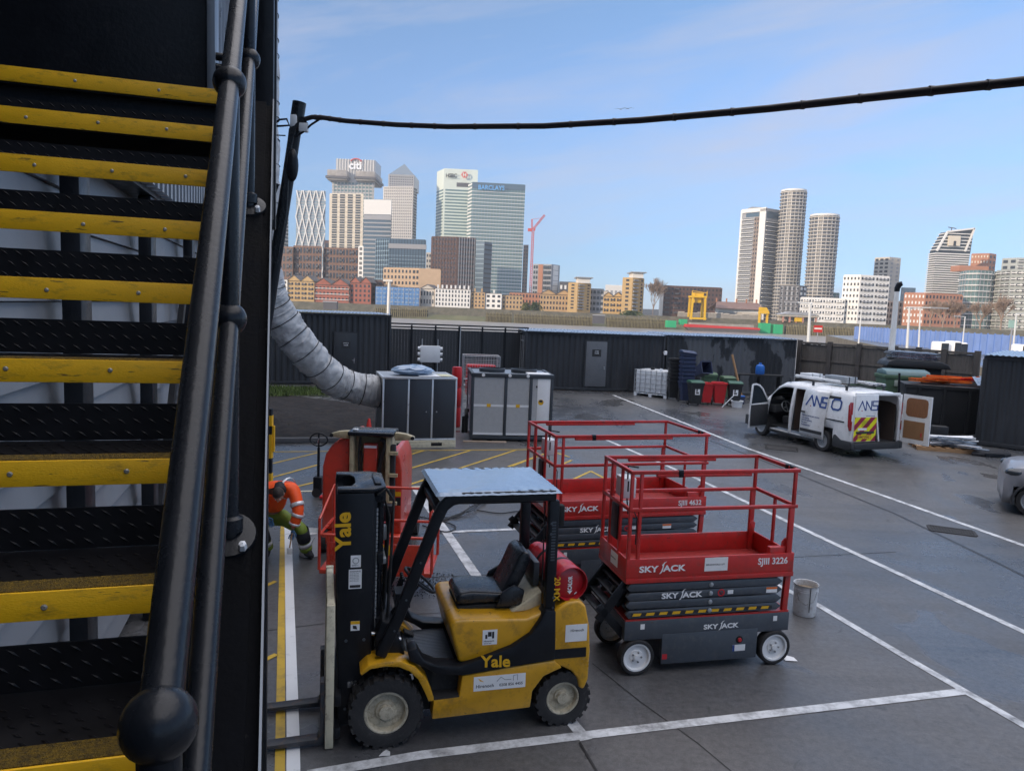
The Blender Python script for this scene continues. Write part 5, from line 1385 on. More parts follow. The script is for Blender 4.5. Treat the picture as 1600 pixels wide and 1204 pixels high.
# ---- duct
dp = [at(404, -60, 19.5), at(406, 100, 19.4), at(408, 300, 19.3), at(409, 400, 19.2), at(416, 448, 19.3), at(436, 492, 19.6), at(462, 530, 19.9), at(492, 566, 20.3), at(522, 592, 20.7), at(552, 604, 21.0), at(580, 610, 21.2), at(598, 612, 21.4)]
def spline(P, k):
    o = []
    for i in range(len(P)-1):
        a = P[max(0, i-1)]; b_ = P[i]; c = P[i+1]; d = P[min(len(P)-1, i+2)]
        for j in range(k):
            t_ = j/k; o.append(.5*((2*b_)+(c-a)*t_+(2*a-5*b_+4*c-d)*t_*t_+(3*b_-a-3*c+d)*t_**3))
    return o+[P[-1]]
SP = spline(dp, 24)
du = thing('air_duct', 'big grey fabric duct curving down from the hall to the dark panelled air unit', 'duct', tuple(SP[-1]))
o_ = SP[-1]; rd_ = random.Random(2)
acc = 0; rad = []; rings_ = []
for i, p in enumerate(SP):
    if i: acc += (p-SP[i-1]).length
    ph = (acc % .52)/.52
    rad.append(.455*(1-.035*math.exp(-((ph-.5)/.12)**2)+rd_.uniform(-.022, .022)))
b = MB(); b.tube([p-o_ for p in SP], rad, 56)
# crumple
def crumple(v):
    p = Vector(v); k = mnoise.noise_vector(p*1.7)*.035+mnoise.noise_vector(p*4.3+Vector((7, 3, 1)))*.040+mnoise.noise_vector(p*9.0)*.022+Vector((rd_.uniform(-.008, .008),)*3)
    return tuple(p+k)
b.v = [crumple(v) for v in b.v]
b.build('duct_sleeve', DUCT, du, smooth=True)
acc = 0; nxt = .3; CL = []
for i in range(1, len(SP)):
    s0 = acc; acc += (SP[i]-SP[i-1]).length
    while nxt < acc: CL.append((SP[i-1].lerp(SP[i], (nxt-s0)/(acc-s0)), (SP[i]-SP[i-1]).normalized())); nxt += .52
for (c, d) in CL:
    a = d.cross(Vector((0, 0, 1)) if abs(d.z) < .9 else Vector((0, 1, 0))).normalized(); e = d.cross(a)
    tl = rd_.uniform(-.12, .12)
    b = MB(); b.tube([c-o_+(a*math.cos(k*math.pi/14)+e*math.sin(k*math.pi/14))*.468+d*(tl*math.cos(k*math.pi/14)) for k in range(28)], .012, 5, closed=True); b.build('hoop', DKB, du, smooth=True)

# ================================================================ small yard things
def cone(px, py, Y, label):
    g = at(px, py, Y); t = thing('traffic_cone', label, 'traffic cone', (g.x, g.y, 0))
    MB().box(-.2, .2, -.2, .2, 0, .04).build('base', RUB, t, bevel=.01)
    MB().lathe([(.15, .04), (.11, .25), (.08, .45), (.035, .72), (.025, .75), (.001, .75)], 20).build('cone_body', mat('cone_orange', (.60, .03, .02), .5), t, smooth=True)
    b = MB(); b.lathe([(.121, .22), (.083, .46)], 20); b.build('reflective_band', IBCW, t, smooth=True)
    return t
cone(576, 684, 20.0, 'red traffic cone with a white band beside the duct end'); bpy.data.objects['traffic_cone'].scale = (1.15, 1.15, 1.15)
# yellow and black barrier post
g = gnd(421, 770); zt_ = at(423, 638, g.y).z
t = thing('barrier_post', 'yellow and black banded barrier post beside the staircase', 'post', (g.x, g.y, 0))
b = MB(); b.box(-.05, .05, -.05, .05, 0, zt_); b.build('post', BLK, t, bevel=.006)
for (a_, c_) in ((.06, .24), (.42, .70), (.80, .92)): MB().box(-.054+.0, .056, -.056, .056, zt_*a_, zt_*c_).build('yellow_band', LYEL, t)
b = MB(); b.box(.057, .10, -.03, .03, zt_*.50, zt_*.80); b.build('bracket', LYEL, t)
# hand pallet truck
g = gnd(497, 775); zt_ = at(499, 676, g.y).z
t = thing('pallet_truck', 'hand pallet truck with its black loop handle standing up behind the orange lift', 'pallet truck', (g.x, g.y, 0))
b = MB(); b.tube([(0, 0, .3), (.0, 0, zt_-.30)], .028, 10); b.build('handle_shaft', BLK, t, smooth=True)
b = MB(); pts = []
for k in range(20):
    a = 2*math.pi*k/20; pts.append((.165*math.cos(a)*(1+.1*math.cos(2*a)), 0, zt_-.14+.135*math.sin(a)))
b.tube(pts, .016, 8, closed=True); b.tube([(0, 0, zt_-.3), (0, 0, zt_-.02)], .018, 8); b.build('loop_handle', BLK, t, smooth=True)
MB().tube([(-.02, -.03, zt_-.22), (.01, -.03, zt_-.10)], .012, 6).build('release_lever', STEEL, t)
b = MB(); b.box(-.09, .09, -.08, .10, .08, .42); b.build('pump_housing', BLK, t, bevel=.02)
for s in (-1, 1):
    MB().prism([(.1, .07), (1.2, .05), (1.25, .02), (1.2, .0), (.1, .03)], 'y', s*.2-.08, s*.2+.08).build('fork', BINR, t)
    MB().tube([(-.02, s*.06-.03, .09), (-.02, s*.06+.03, .09)], .09, 16).build('steer_wheel', RUB, t)
# paint buckets
def pail(name, label, px, py, m, r=.15, h=.42, fill=None, rust=True):
    g = gnd(px, py); t = thing(name, label, 'bucket', (g.x, g.y, 0))
    b = MB(); b.lathe([(.001, .005), (r*.93, .005), (r*.95, .02), (r*.97, h*.5), (r, h), (r+.008, h+.004), (r+.008, h-.012), (r-.006, h-.012), (r*.93, .03), (.001, .03)], 36); b.build('pail_body', m, t, smooth=True)
    b = MB()
    for z in (h*.80, h*.86): b.tube([(r*1.0*math.cos(k*math.pi/18), r*1.0*math.sin(k*math.pi/18), z) for k in range(36)], .004, 5, closed=True)
    b.build('hoop', m, t, smooth=True)
    if fill: 
        b = MB(); b.lathe([(.001, h*.82), (r*.96, h*.82)], 28); b.build('contents', fill, t)
    b = MB(); a0 = R(200); b.tube([(r*1.03*math.cos(a0), r*1.03*math.sin(a0), h*.85), (r*1.10*math.cos(a0+.35), r*1.10*math.sin(a0+.35), h*.55), (r*1.08*math.cos(a0+.9), r*1.08*math.sin(a0+.9), h*.42), (r*1.10*math.cos(a0+1.5), r*1.10*math.sin(a0+1.5), h*.55), (r*1.03*math.cos(a0+1.9), r*1.03*math.sin(a0+1.9), h*.85)], .003, 5); b.build('wire_handle', STEEL, t, smooth=True)
    return t
RUSTW = mat('stained_pail', (.56, .58, .60), .45, .1, .12, 5, dirt=(.20, .13, .08), dirt_amt=.35)
t = pail('paint_pail', 'white metal paint pail with a brown stained rim by the near scissor lift', 1256, 958, RUSTW, .158, .43, mat('old_paint', (.25, .20, .14), .6, 0, .3, 9))
b = MB(); b.lathe([(.161, .425), (.166, .432), (.166, .420)], 36); b.build('stained_rim', WOOD, t, smooth=True)
b = MB(); b.box(-.004, .004, -.163, -.159, .08, .42); b.build('drip', LBLK, t)
pail('work_bucket', 'white bucket standing just behind the kneeling worker', 484, 866, IBCW, .17, .38, mat('white_paint_fill', (.75, .76, .77), .3))
# paper scrap, cloth scraps and cable
g = gnd(1232, 1030); o = MB().add([(-.05, -.04, .008), (.09, -.05, .012), (.07, .03, .02), (-.01, .05, .03), (-.06, .03, .01)], [(0, 1, 2), (0, 2, 3), (0, 3, 4)]).build('paper_scrap', STK, None, thick=.001); o.location = g; tag(o, 'white scrap of paper beside the right wheel of the near scissor lift', 'paper')
g = gnd(601, 1180); o = MB().add([(-.05, -.02, .008), (.05, -.01, .01), (.04, .05, .012), (.0, .08, .008), (-.03, .03, .01)], [(0, 1, 2), (0, 2, 3), (0, 3, 4)]).build('paint_flake', MKW, None, thick=.001); o.location = g; tag(o, 'pale flake of paint under the front tyre of the forklift', 'flake')
g = gnd(870, 682); o = MB().add([(-.25, -.1, .01), (.2, -.12, .03), (.3, .1, .05), (-.05, .16, .02)], [(0, 1, 2), (0, 2, 3)]).build('rag', STK, None, thick=.004); o.location = g; tag(o, 'white rag on the ground right of the chiller', 'rag')
b = MB(); rc = random.Random(8)
def gp(px, py, z=.02): return gnd(px, py)+Vector((0, 0, z))
for k in range(5):
    j = lambda: rc.uniform(-4, 4)
    b.tube(spline([gp(690+j(), 812+j()), gp(715+j(), 806+j(), .03), gp(738+j(), 800+j(), .07), gp(752+j(), 790+j(), .06), gp(762+j(), 782+j(), .03)], 6), .009, 6)
b.tube(spline([gp(655, 808), gp(700, 818), gp(712, 826), gp(695, 832), gp(660, 822)], 6), .011, 6)
b.tube(spline([gp(745, 798), gp(780, 803), gp(810, 800), gp(845, 803)], 6), .011, 6)
o = b.build('tangled_cable', RUB, None, smooth=True); tag(o, 'tangle of black cable lying on the asphalt behind the forklift', 'cable')
b = MB(); b.tube(spline([gp(818, 814), gp(823, 806, .06), gp(828, 800, .03)], 6), .018, 6); o = b.build('cable_plug', HIVY, None, smooth=True); tag(o, 'yellow cable plug on the asphalt behind the forklift seat', 'plug')
g = gnd(662, 920); b = MB(); rg = random.Random(6)
for i in range(900):
    a = rg.uniform(0, 6.28); r = rg.random()**.6; x, y = g.x+.1+math.cos(a)*r*.75, g.y+.15+math.sin(a)*r*.5; s = rg.uniform(.003, .007); b.box(x-s, x+s, y-s, y+s, .004, .004+s*1.4, None)
tag(b.build('loose_grit', GRAV), kind='stuff')

# ---- IBC tank
g0_, g1_ = gnd(990, 617), gnd(1041, 623)
rz, wI = frame_of(g0_, g1_)
t = thing('liquid_tank', 'white plastic cube tank in a steel cage on a pale pallet', 'tank', (g0_.x, g0_.y, 0), rz)
zt_ = at(992, 575, g0_.y).z; dI = 1.3
MB().box(.04, wI-.04, .04, dI-.04, .20, zt_-.05).build('tank_body', IBCW, t, bevel=.06, seg=3)
b = MB()
for i in range(7): x = .02+i*(wI-.04)/6; b.cyl((x, .0, .17), (x, .0, zt_-.03), .014, 6); b.cyl((x, dI, .17), (x, dI, zt_-.03), .014, 6)
for i in range(6): y = i*dI/5; b.cyl((0, y, .17), (0, y, zt_-.03), .014, 6); b.cyl((wI, y, .17), (wI, y, zt_-.03), .014, 6)
for i in range(6): z = .22+i*(zt_-.26)/5; b.tube([(0, 0, z), (wI, 0, z), (wI, dI, z), (0, dI, z)], .014, 6, closed=True)
b.build('cage', GREY, t)
b = MB(); b.box(0, wI, 0, dI, .13, .17)
for x in (0, wI/2-.08, wI-.16): b.box(x, x+.16, 0, dI, 0, .13)
b.build('pallet', IBCW, t)
b = MB(); b.cyl((wI*.35, dI/2, zt_-.05), (wI*.35, dI/2, zt_+.08), .10, 14); b.build('filler_cap', BINK, t, smooth=True); b = MB(); b.cyl((wI*.65, dI*.4, zt_-.05), (wI*.65, dI*.4, zt_+.05), .07, 12); b.build('vent_cap', IBCW, t, smooth=True)
# ---- wheelie bins
def bin_proto(m, lidm, lid=True, sticker=False):
    t = thing('wheelie_bin', 'x', 'wheelie bin', (0, 0, 0))
    b = MB(); n = [(-.20, .06, -.22, .20), (-.29, 1.0, -.29, .30)]
    b.add([(-.20, -.22, .10), (.20, -.22, .10), (.20, .18, .10), (-.20, .18, .10), (-.29, -.30, 1.0), (.29, -.30, 1.0), (.29, .30, 1.0), (-.29, .30, 1.0), (-.27, -.28, 1.0), (.27, -.28, 1.0), (.27, .28, 1.0), (-.27, .28, 1.0), (-.19, -.21, .14), (.19, -.21, .14), (.19, .17, .14), (-.19, .17, .14)],
          [(0, 1, 2, 3), (0, 1, 5, 4), (1, 2, 6, 5), (2, 3, 7, 6), (3, 0, 4, 7), (4, 5, 9, 8), (5, 6, 10, 9), (6, 7, 11, 10), (7, 4, 8, 11), (8, 9, 13, 12), (9, 10, 14, 13), (10, 11, 15, 14), (11, 8, 12, 15), (12, 13, 14, 15)])
    b.build('bin_body', m, t)
    b = MB(); b.box(-.31, .31, -.325, -.303, .93, 1.01); b.box(-.31, .31, .303, .325, .93, 1.01); b.box(-.313, -.293, -.302, .302, .93, 1.01); b.box(.293, .313, -.302, .302, .93, 1.01); b.build('rim', m, t, bevel=.006)
    if lid:
        MB().prism([(-.34, 1.012), (-.34, 1.05), (-.1, 1.11), (.2, 1.12), (.36, 1.08), (.36, 1.012)], 'x', -.31, .31).build('lid', lidm, t, bevel=.015)
    MB().tube([(-.24, .36, 1.0), (.24, .36, 1.0)], .018, 8).build('handle', m, t, smooth=True)
    for s in (-1, 1): MB().tube([(s*.22, .22, .10), (s*.27, .22, .10)], .10, 14).build('wheel', RUB, t)
    if sticker:
        o = MB().box(-.11, .11, -.278, -.270, .50, .80).build('sticker', STK, t); b = MB(); b.box(-.07, .06, -.281, -.2785, .55, .62); b.box(-.06, .0, -.281, -.2785, .64, .76); b.build('sticker_print', LBLK, o)
    return t
def put(t, px, py, label, rz=0, s=1, z=0, Y=None, grp=None):
    g = gnd(px, py) if Y is None else at(px, py, Y)
    t.location = (g.x, g.y, z); t.rotation_euler = (0, 0, rz); t.scale = (s, s, s); t['label'] = label
    if grp: t['group'] = grp
    return t
GB = 'wheelie bins by the peeling container'
bk_ = bin_proto(BINK, BING, True, True); put(bk_, 1085, 633, 'black wheelie bin with a green lid and white sticker, left of the two red bins', .12, 1.02, grp=GB)
c = copy_tree(bk_); put(c, 1146, 634, 'black wheelie bin with a green lid and white sticker, right of the two red bins', -.1, 1.02, grp=GB)
rd1 = bin_proto(BINR, BINR, False); put(rd1, 1101, 631, 'red open wheelie bin half hidden behind the left black bin', .15, .98, grp=GB)
c = copy_tree(rd1); put(c, 1122, 632, 'red open wheelie bin fully in view beside the black bin', -.05, 1.02, grp=GB)
bs = bin_proto(BINB, BINB, False); g = gnd(1070, 628); nS = 8
put(bs, 1070, 628, 'lowest blue bin of the tall blue stack', .1, .98, grp='blue bins stacked in one another'); 
names = ['second', 'third', 'fourth', 'fifth', 'sixth', 'seventh', 'topmost']
for i in range(nS-1):
    c = copy_tree(bs); c.location = (g.x+rr.uniform(-.015, .015), g.y+rr.uniform(-.015, .015), (i+1)*.185); c['label'] = ('%s blue bin from the bottom of the tall blue stack' % names[i]) if i < nS-2 else 'topmost blue bin of the tall blue stack'
tl = MB().prism([(-.36, 0), (-.36, .05), (-.1, .12), (.2, .14), (.36, .06), (.36, 0)], 'x', -.33, .33).build('loose_lid', BLUP if False else BINB, None, bevel=.02); tl.location = (g.x, g.y, .99+7*.185); tl.rotation_euler = (0, .1, .1); tag(tl, 'blue lid lying on top of the tall blue bin stack', 'lid')
ks = bin_proto(BINK, BINK, False); g = gnd(1051, 624)
put(ks, 1051, 624, 'lowest black bin of the stack beside the white cube tank', 0, .95, grp='black bins stacked in one another')
for i in range(6):
    c = copy_tree(ks); c.location = (g.x+rr.uniform(-.02, .02), g.y, (i+1)*.17); c['label'] = ('%s black bin from the bottom of the stack beside the white cube tank' % names[i]) if i < 5 else 'topmost black bin of the stack beside the white cube tank'
c = copy_tree(bs); put(c, 1086, 622, 'blue bin tipped on its side against the tall blue stack', .3, .95, z=1.25, grp='blue bins stacked in one another'); c.rotation_euler = (R(68), 0, .3)
gn = bin_proto(DGRN, DGRN, True); put(gn, 1106, 620, 'dull green wheelie bin standing behind the two red bins', 0, 1.12, grp=GB)
c = copy_tree(gn); put(c, 1135, 622, 'dull green wheelie bin behind the right black bin', .1, 1.0, grp=GB)
tb = thing('lid_table', 'dark trestle with spare lids behind the green bin', 'trestle', tuple(gnd(1118, 610))); 
MB().box(-1.3, 1.5, -.3, .3, 1.35, 1.42).build('top', BINK, tb); b = MB()
for x in (-1.2, 1.4): b.box(x-.04, x+.04, -.25, .25, 0, 1.349)
b.build('trestle_leg', BINK, tb)
p = gnd(1103, 612); o = MB().prism([(-.5, 0), (-.4, .09), (.3, .12), (.5, .02)], 'y', -.3, .3).build('propped_cover', BING, None, bevel=.02); o.location = (p.x, p.y, 1.95); tag(o, 'green bin lid propped up above the dull green bin', 'cover')
MB().box(-.5, .5, -.25, .25, 1.425, 1.945).build('lid_box', BINK, tb)
# pole, broom handle, buckets
a, c = gnd(1161, 630), at(1156, 556, 34.0)
o = MB().tube([a, Vector((c.x, a.y+.5, c.z))], .055, 10).build('timber_pole', WOOD, None, smooth=True); tag(o, 'tall pale timber pole leaning on the peeling container', 'pole')
o = MB().tube([gnd(1128, 637)+Vector((0, 0, .03)), gnd(1128, 637)+Vector((.55, .1, .6))], .02, 8).build('broom_stick', IBCW, None, smooth=True); tag(o, 'short white stick leaning in front of the right red bin', 'stick')
g = gnd(1151, 636); t = thing('white_tub', 'white plastic tub on the ground in front of the black bin', 'tub', tuple(g)); b = MB(); b.lathe([(.001, 0), (.22, 0), (.26, .30), (.275, .31), (.275, .29), (.24, .28), (.21, .02), (.001, .02)], 24); b.build('tub_body', IBCW, t, smooth=True); MB().lathe([(.27, .27), (.285, .27), (.285, .30), (.27, .30)], 24).build('rim', IBCW, t, smooth=True)
g = gnd(1158, 632); t = thing('blue_crate', 'small blue crate beside the white tub', 'crate', tuple(g)); MB().box(-.1, .22, .2, .5, 0, .38).build('crate_body', BINB, t, bevel=.02); MB().box(-.11, .23, .19, .51, .34, .39).build('rim', BLUP, t, bevel=.01)
p = at(1187, 585, 37.0); t = thing('water_bottle', 'blue water bottle standing in front of the peeling paint', 'bottle', (p.x, p.y, 1.25)); b = MB(); b.lathe([(.001, 0), (.2, 0), (.22, .04), (.22, .36), (.18, .45), (.07, .50), (.07, .58), (.001, .58)], 20); b.build('bottle_body', BLUP, t, smooth=True); b = MB(); b.lathe([(.225, .14), (.23, .16), (.225, .18)], 20); b.build('rib', BLUP, t, smooth=True)
t2 = thing('dark_bench', 'low dark bench under the blue water bottle', 'bench', (p.x, p.y, 0)); MB().box(-1.2, 1.1, -.3, .3, 1.18, 1.245).build('seat', BINK, t2); b = MB()
for x in (-1.1, 0, 1.0): b.box(x-.05, x+.05, -.25, .25, 0, 1.179)
b.build('bench_leg', BINK, t2)
p = at(1039, 551, 37.3); t = thing('wall_lamp', 'small white lamp on the corner of the dark containers', 'lamp', (p.x, p.y-.15, p.z)); MB().box(-.07, .07, -.08, .08, -.1, .1).build('lamp_body', STK, t, bevel=.02); MB().box(-.06, .06, .081, .4, -.05, .05).build('bracket', GREY, t)
# ---- green skip bin, dark stacks, pallet pile by the fence
p = at(1408, 614, 30.5); z0 = at(1408, 607, 30.5).z; zt_ = at(1408, 579, 30.5).z
t = thing('green_waste_bin', 'large green four wheeled waste bin behind the open van door', 'waste bin', (p.x, p.y, 0), -.12)
MB().add([(-.75, -.45, .25), (.75, -.45, .25), (.75, .45, .25), (-.75, .45, .25), (-.88, -.58, zt_-.3), (.88, -.58, zt_-.3), (.88, .58, zt_-.3), (-.88, .58, zt_-.3)], [(0, 1, 2, 3), (0, 1, 5, 4), (1, 2, 6, 5), (2, 3, 7, 6), (3, 0, 4, 7), (4, 5, 6, 7)]).build('bin_body', DGRN, t, bevel=.04)
MB().box(-.92, .92, -.62, .62, zt_-.32, zt_-.16).build('rim', DGRN, t, bevel=.03)
MB().prism([(-.6, zt_-.158), (-.5, zt_), (0, zt_+.08), (.5, zt_), (.6, zt_-.158)], 'x', -.86, .86).build('lid', mat('lid_bluegreen', (.12, .20, .21), .4, 0, .1, 3), t, bevel=.03)
b = MB()
for x in (-.55, .45): MB().box(x, x+.24, -.68, -.621, zt_-.60, zt_-.36).build('lift_pocket', mat('pocket_grey', (.30, .34, .30), .5), t, bevel=.015)
for x in (-.6, .6):
    for y in (-.35, .35): MB().tube([(x-.03, y, .1), (x+.03, y, .1)], .1, 12).build('castor', RUB, t)
p = at(1385, 600, 33.5); t = thing('small_green_bin', 'second green bin partly hidden left of the large green waste bin', 'waste bin', (p.x-1.0, p.y, 0)); MB().add([(-.5, -.4, 0), (.5, -.4, 0), (.5, .4, 0), (-.5, .4, 0), (-.6, -.5, 1.25), (.6, -.5, 1.25), (.6, .5, 1.25), (-.6, .5, 1.25)], [(0, 1, 2, 3), (0, 1, 5, 4), (1, 2, 6, 5), (2, 3, 7, 6), (3, 0, 4, 7), (4, 5, 6, 7)]).build('bin_body', DGRN, t, bevel=.04); MB().box(-.62, .62, -.52, .52, 1.251, 1.36).build('lid', DGRN, t, bevel=.03)
# covered stack with roofing sheets on it
p = at(1428, 590, 31.5); zt_ = at(1428, 566, 31.5).z
t = thing('covered_stack', 'dark covered stack with a sagging black lid by the timber fence', 'stack', (p.x+.2, p.y+.6, 0), -.2)
MB().box(-1.0, 1.0, -.6, .6, 0, zt_-.2).build('stack_body', BINK, t, bevel=.04)
b = MB(); b.prism([(-1.25, zt_-.19), (-1.15, zt_), (-.9, zt_+.12), (.9, zt_+.06), (1.2, zt_-.06), (1.3, zt_-.24)], 'y', -.8, .8); b.build('stack_cover', BINK, t, bevel=.03)
zs_ = zt_+.13
for i in range(9):
    o = MB().box(-.95+rr.uniform(-.1, .1), .95+rr.uniform(-.15, .1), -.5, .5, 0, .028).build('roof_panel', ROOFM if i % 3 else STEEL, None); o.location = (p.x+.15+rr.uniform(-.08, .08), p.y+.6, zs_+i*.033); o.rotation_euler = (0, .03, -.2+rr.uniform(-.09, .09)); tag(o, 'bluish metal sheet in the pile on top of the dark covered stack', 'metal sheet', 'metal sheets piled on the covered stack')
# dark skip with barriers
p = at(1490, 655, 27.5); zt_ = at(1490, 603, 27.5).z
rzs = -.35
t = thing('dark_skip', 'dark steel skip heaped with orange barriers beside the black container', 'skip', (p.x, p.y+.3, 0), rzs)
MB().add([(-1.5, -.9, .1), (1.5, -.9, .1), (1.5, .9, .1), (-1.5, .9, .1), (-1.7, -1.0, zt_), (1.7, -1.0, zt_), (1.7, 1.0, zt_), (-1.7, 1.0, zt_)], [(0, 1, 2, 3), (0, 1, 5, 4), (1, 2, 6, 5), (2, 3, 7, 6), (3, 0, 4, 7), (4, 5, 6, 7)]).build('skip_body', BINK, t, bevel=.03)
b = MB()
for x in (-1.2, -.4, .4, 1.2): b.bar((x, -.93, .15), (x*1.03, -1.04, zt_), .1, .08)
b.box(-1.75, 1.75, -1.06, -1.0, zt_-.1, zt_+.02); b.build('skip_rib', BINK, t)
MB().bar((-1.85, -.9, .3), (-1.95, -.95, zt_+.4), .07, .07).build('lifting_arm', BLK, t)
for i in range(14):
    o = MB()
    w_ = rr.uniform(1.1, 1.7)
    for z in (0, .16, .32): o.box(-w_/2, w_/2, -.02, .02, z, z+.07)
    for x in (-w_/2, -.05, w_/2-.1): o.box(x, x+.09, -.018, .018, .0701, .1599); o.box(x, x+.09, -.018, .018, .2301, .3199)
    red = i > 9
    q = Vector((p.x, p.y+.6, zt_+.06+.032*(i % 8)))+Vector(((.75+.5*rr.random()) if red else rr.uniform(-1.0, .4), rr.uniform(-.1, .7), 0))
    ob = o.build('plastic_barrier', BINR if red else AMB, None); ob.location = q; ob.rotation_euler = (R(rr.uniform(74, 90)), R(rr.uniform(-4, 4)), rr.uniform(-.5, .3))
    tag(ob, 'red plastic barrier in the heap by the black container' if red else 'orange plastic barrier in the heap above the dark skip', 'barrier', 'red barriers heaped on the skip' if red else 'orange barriers heaped on the skip')
b = MB(); pts = [(-.75+i*.075, .03*(i % 2)) for i in range(21)]; n = len(pts); b.add([(x_, -.6, z_) for x_, z_ in pts]+[(x_, .55, z_+.25) for x_, z_ in pts], [(i, i+1, n+i+1, n+i) for i in range(n-1)])
o = b.build('roof_sheet', ROOFM, None, thick=.012); o.location = (p.x+1.25, p.y-.35, zt_-.02); o.rotation_euler = (0, R(10), rzs); tag(o, 'bluish corrugated roofing sheet lying over the end of the dark skip', 'roofing sheet')
o = MB().tube([gnd(1452, 663), gnd(1476, 655)+Vector((0, .2, .15))], .06, 10).build('red_pipe', BINR, None, smooth=True); tag(o, 'short red pipe on the ground by the dark skip', 'pipe')
# pallet with bundled boards
g = gnd(1490, 705); rzp = -.28
t = thing('timber_pallet', 'timber pallet under a heap of pale boards in front of the black container', 'pallet', (g.x-.1, g.y+.35, 0), rzp)
b = MB()
for i in range(7): b.box(-.95+i*.28, -.95+i*.28+.16, -.6, .6, .11, .135)
b.build('deck_boards', WOOD, t); b = MB()
for y in (-.55, 0, .55): b.box(-.95, .9, y-.05, y+.05, .0, .109)
b.build('bearers', WOOD, t)
for i in range(26):
    l_ = rr.uniform(1.0, 1.9); o = MB().box(-l_/2, l_/2, -rr.uniform(.04, .10), rr.uniform(.04, .1), 0, .035).build('board', (ROOFM if i % 3 == 0 else STK if i % 3 == 1 else GREY), None, bevel=.004)
    lay = i//6; o.location = (g.x-.1+rr.uniform(-.25, .25), g.y+.35-.45+(i % 6)*.17+rr.uniform(-.04, .04), .137+lay*.075+rr.uniform(0, .02)); o.rotation_euler = (rr.uniform(-.15, .15), rr.uniform(-.10, .12), rzp+rr.choice((-.5, 0, 0, .35))+rr.uniform(-.25, .25)); tag(o, 'pale board in the heap on the timber pallet', 'board', 'boards heaped on the pallet')
g = gnd(1468, 690); o = MB().box(-.25, .25, -.2, .2, .14, .55).build('black_box', BINK, None, bevel=.02); o.location = (g.x, g.y+.1, 0); o.rotation_euler = (0, 0, rzp); tag(o, 'black box standing on the left end of the board heap', 'box')
for (pa, pb) in (((1430, 676), (1515, 664)), ((1440, 668), (1512, 658)), ((1470, 664), (1520, 672))):
    a, c = gnd(*pa), gnd(*pb); o = MB().bar(a+Vector((0, 0, .05)), c+Vector((0, 0, .06)), .22, .05).build('plank', WOOD, None, bevel=.004); tag(o, 'loose scaffold plank on the ground between the skip and the pallet', 'plank', 'planks on the ground by the skip')
g = gnd(1545, 712); t = thing('rag_heap', 'small dark heap of rags at the foot of the black container', 'heap', (g.x, g.y, 0)); b = MB(); b.sphere((0, 0, .05), .4, 14, 8, (1.4, .6, .35)); b.sphere((.4, .1, .05), .3, 12, 8, (1.2, .7, .4)); b.build('cloth', NAVY, t, smooth=True); MB().box(-.3, .3, -.3, -.26, .02, .12).build('fold', BLK, t)

# ================================================================ orange mast lift behind the forklift
g = at(570, 866, 11.6)
bl = thing('mast_lift', 'orange and cream vertical mast lift standing behind the forklift mast', 'mast lift', (g.x, 11.5, 0))
ctr = [(-.70, .34), (-.70, 1.38), (-.655, 1.58), (-.56, 1.73), (-.44, 1.83), (-.30, 1.875), (-.24, 1.87), (-.24, .34)]
MB().prism(ctr, 'y', .05, 1.25).build('left_cowl', ORG, bl, bevel=.06, seg=4)
cr_ = [(.44, .34), (.44, 1.72), (.49, 1.68), (.55, 1.54), (.575, 1.36), (.58, 1.1), (.58, .34)]
ro = MB().prism(cr_, 'y', .05, 1.25).build('right_cowl', ORG, bl, bevel=.05, seg=4)
MB().box(.47, .57, .046, .0495, .95, 1.02).build('yellow_label', LYEL, ro); MB().box(.485, .57, .045, .0495, .80, .93).build('dark_vent', DKB, ro)
MB().box(-.239, .439, .35, 1.2, .34, 1.55).build('counterweight', ORG, bl)
b = MB(); b.box(-.23, -.17, -.12, .34, .30, 1.93); b.box(.34, .40, -.12, .34, .30, 1.93); b.box(-.169, .339, .22, .34, .30, 1.93)
b.box(-.169, -.12, .10, .219, .3, 1.93)
MASTC = mat('mast_cream', (.42, .36, .22), .5, 0, .15, 4, dirt=(.14, .11, .07), dirt_amt=.4)
b.build('mast_outer', MASTC, bl, bevel=.006)
b = MB(); b.box(-.03, .19, -.02, .10, .5, 1.80); b.build('mast_inner', ORG, bl, bevel=.012)
MB().box(-.02, .18, -.032, -.021, 1.73, 1.77).build('inner_cap', STK, bl)
b = MB(); b.box(-.26, .46, -.16, .38, 1.935, 2.0); b.build('mast_cap', BLKG, bl, bevel=.02)
for s in (-1, 1):
    xc = -.26 if s < 0 else .46
    MB().prism([(xc, 1.86), (xc+s*.12, 1.865), (xc+s*.28, 1.885), (xc+s*.31, 1.90), (xc+s*.30, 1.93), (xc+s*.18, 1.97), (xc+s*.06, 1.985), (xc, 1.985)], 'y', -.02, .10).build('mast_ear', MASTC, bl, bevel=.012)
    MB().tube([(xc+s*.28, -.035, 1.91), (xc+s*.28, .0, 1.91)], .03, 10).build('ear_bolt', DKB, bl)
MB().box(-.20, -.12, -.05, .02, 2.001, 2.03).build('cap_lug', STK, bl, bevel=.006)
b = MB(); b.box(.402, .48, -.08, .045, .55, 1.80); b.build('cable_chain', RUB, bl, bevel=.02)
b = MB(); b.tube(spline([Vector((.25, -.05, 1.88)), Vector((.33, -.08, 1.80)), Vector((.24, -.06, 1.5)), Vector((.25, -.05, 1.0)), Vector((.25, -.05, .5))], 8), .035, 8); b.tube(spline([Vector((-.08, -.02, 1.9)), Vector((-.10, -.04, 1.6)), Vector((-.08, -.02, 1.1)), Vector((-.09, -.02, .5))], 8), .018, 7); b.tube(spline([Vector((-.11, -.02, 1.7)), Vector((-.05, -.05, 1.62)), Vector((-.06, -.02, 1.3))], 8), .010, 6); b.build('hoses', DKB, bl, smooth=True)
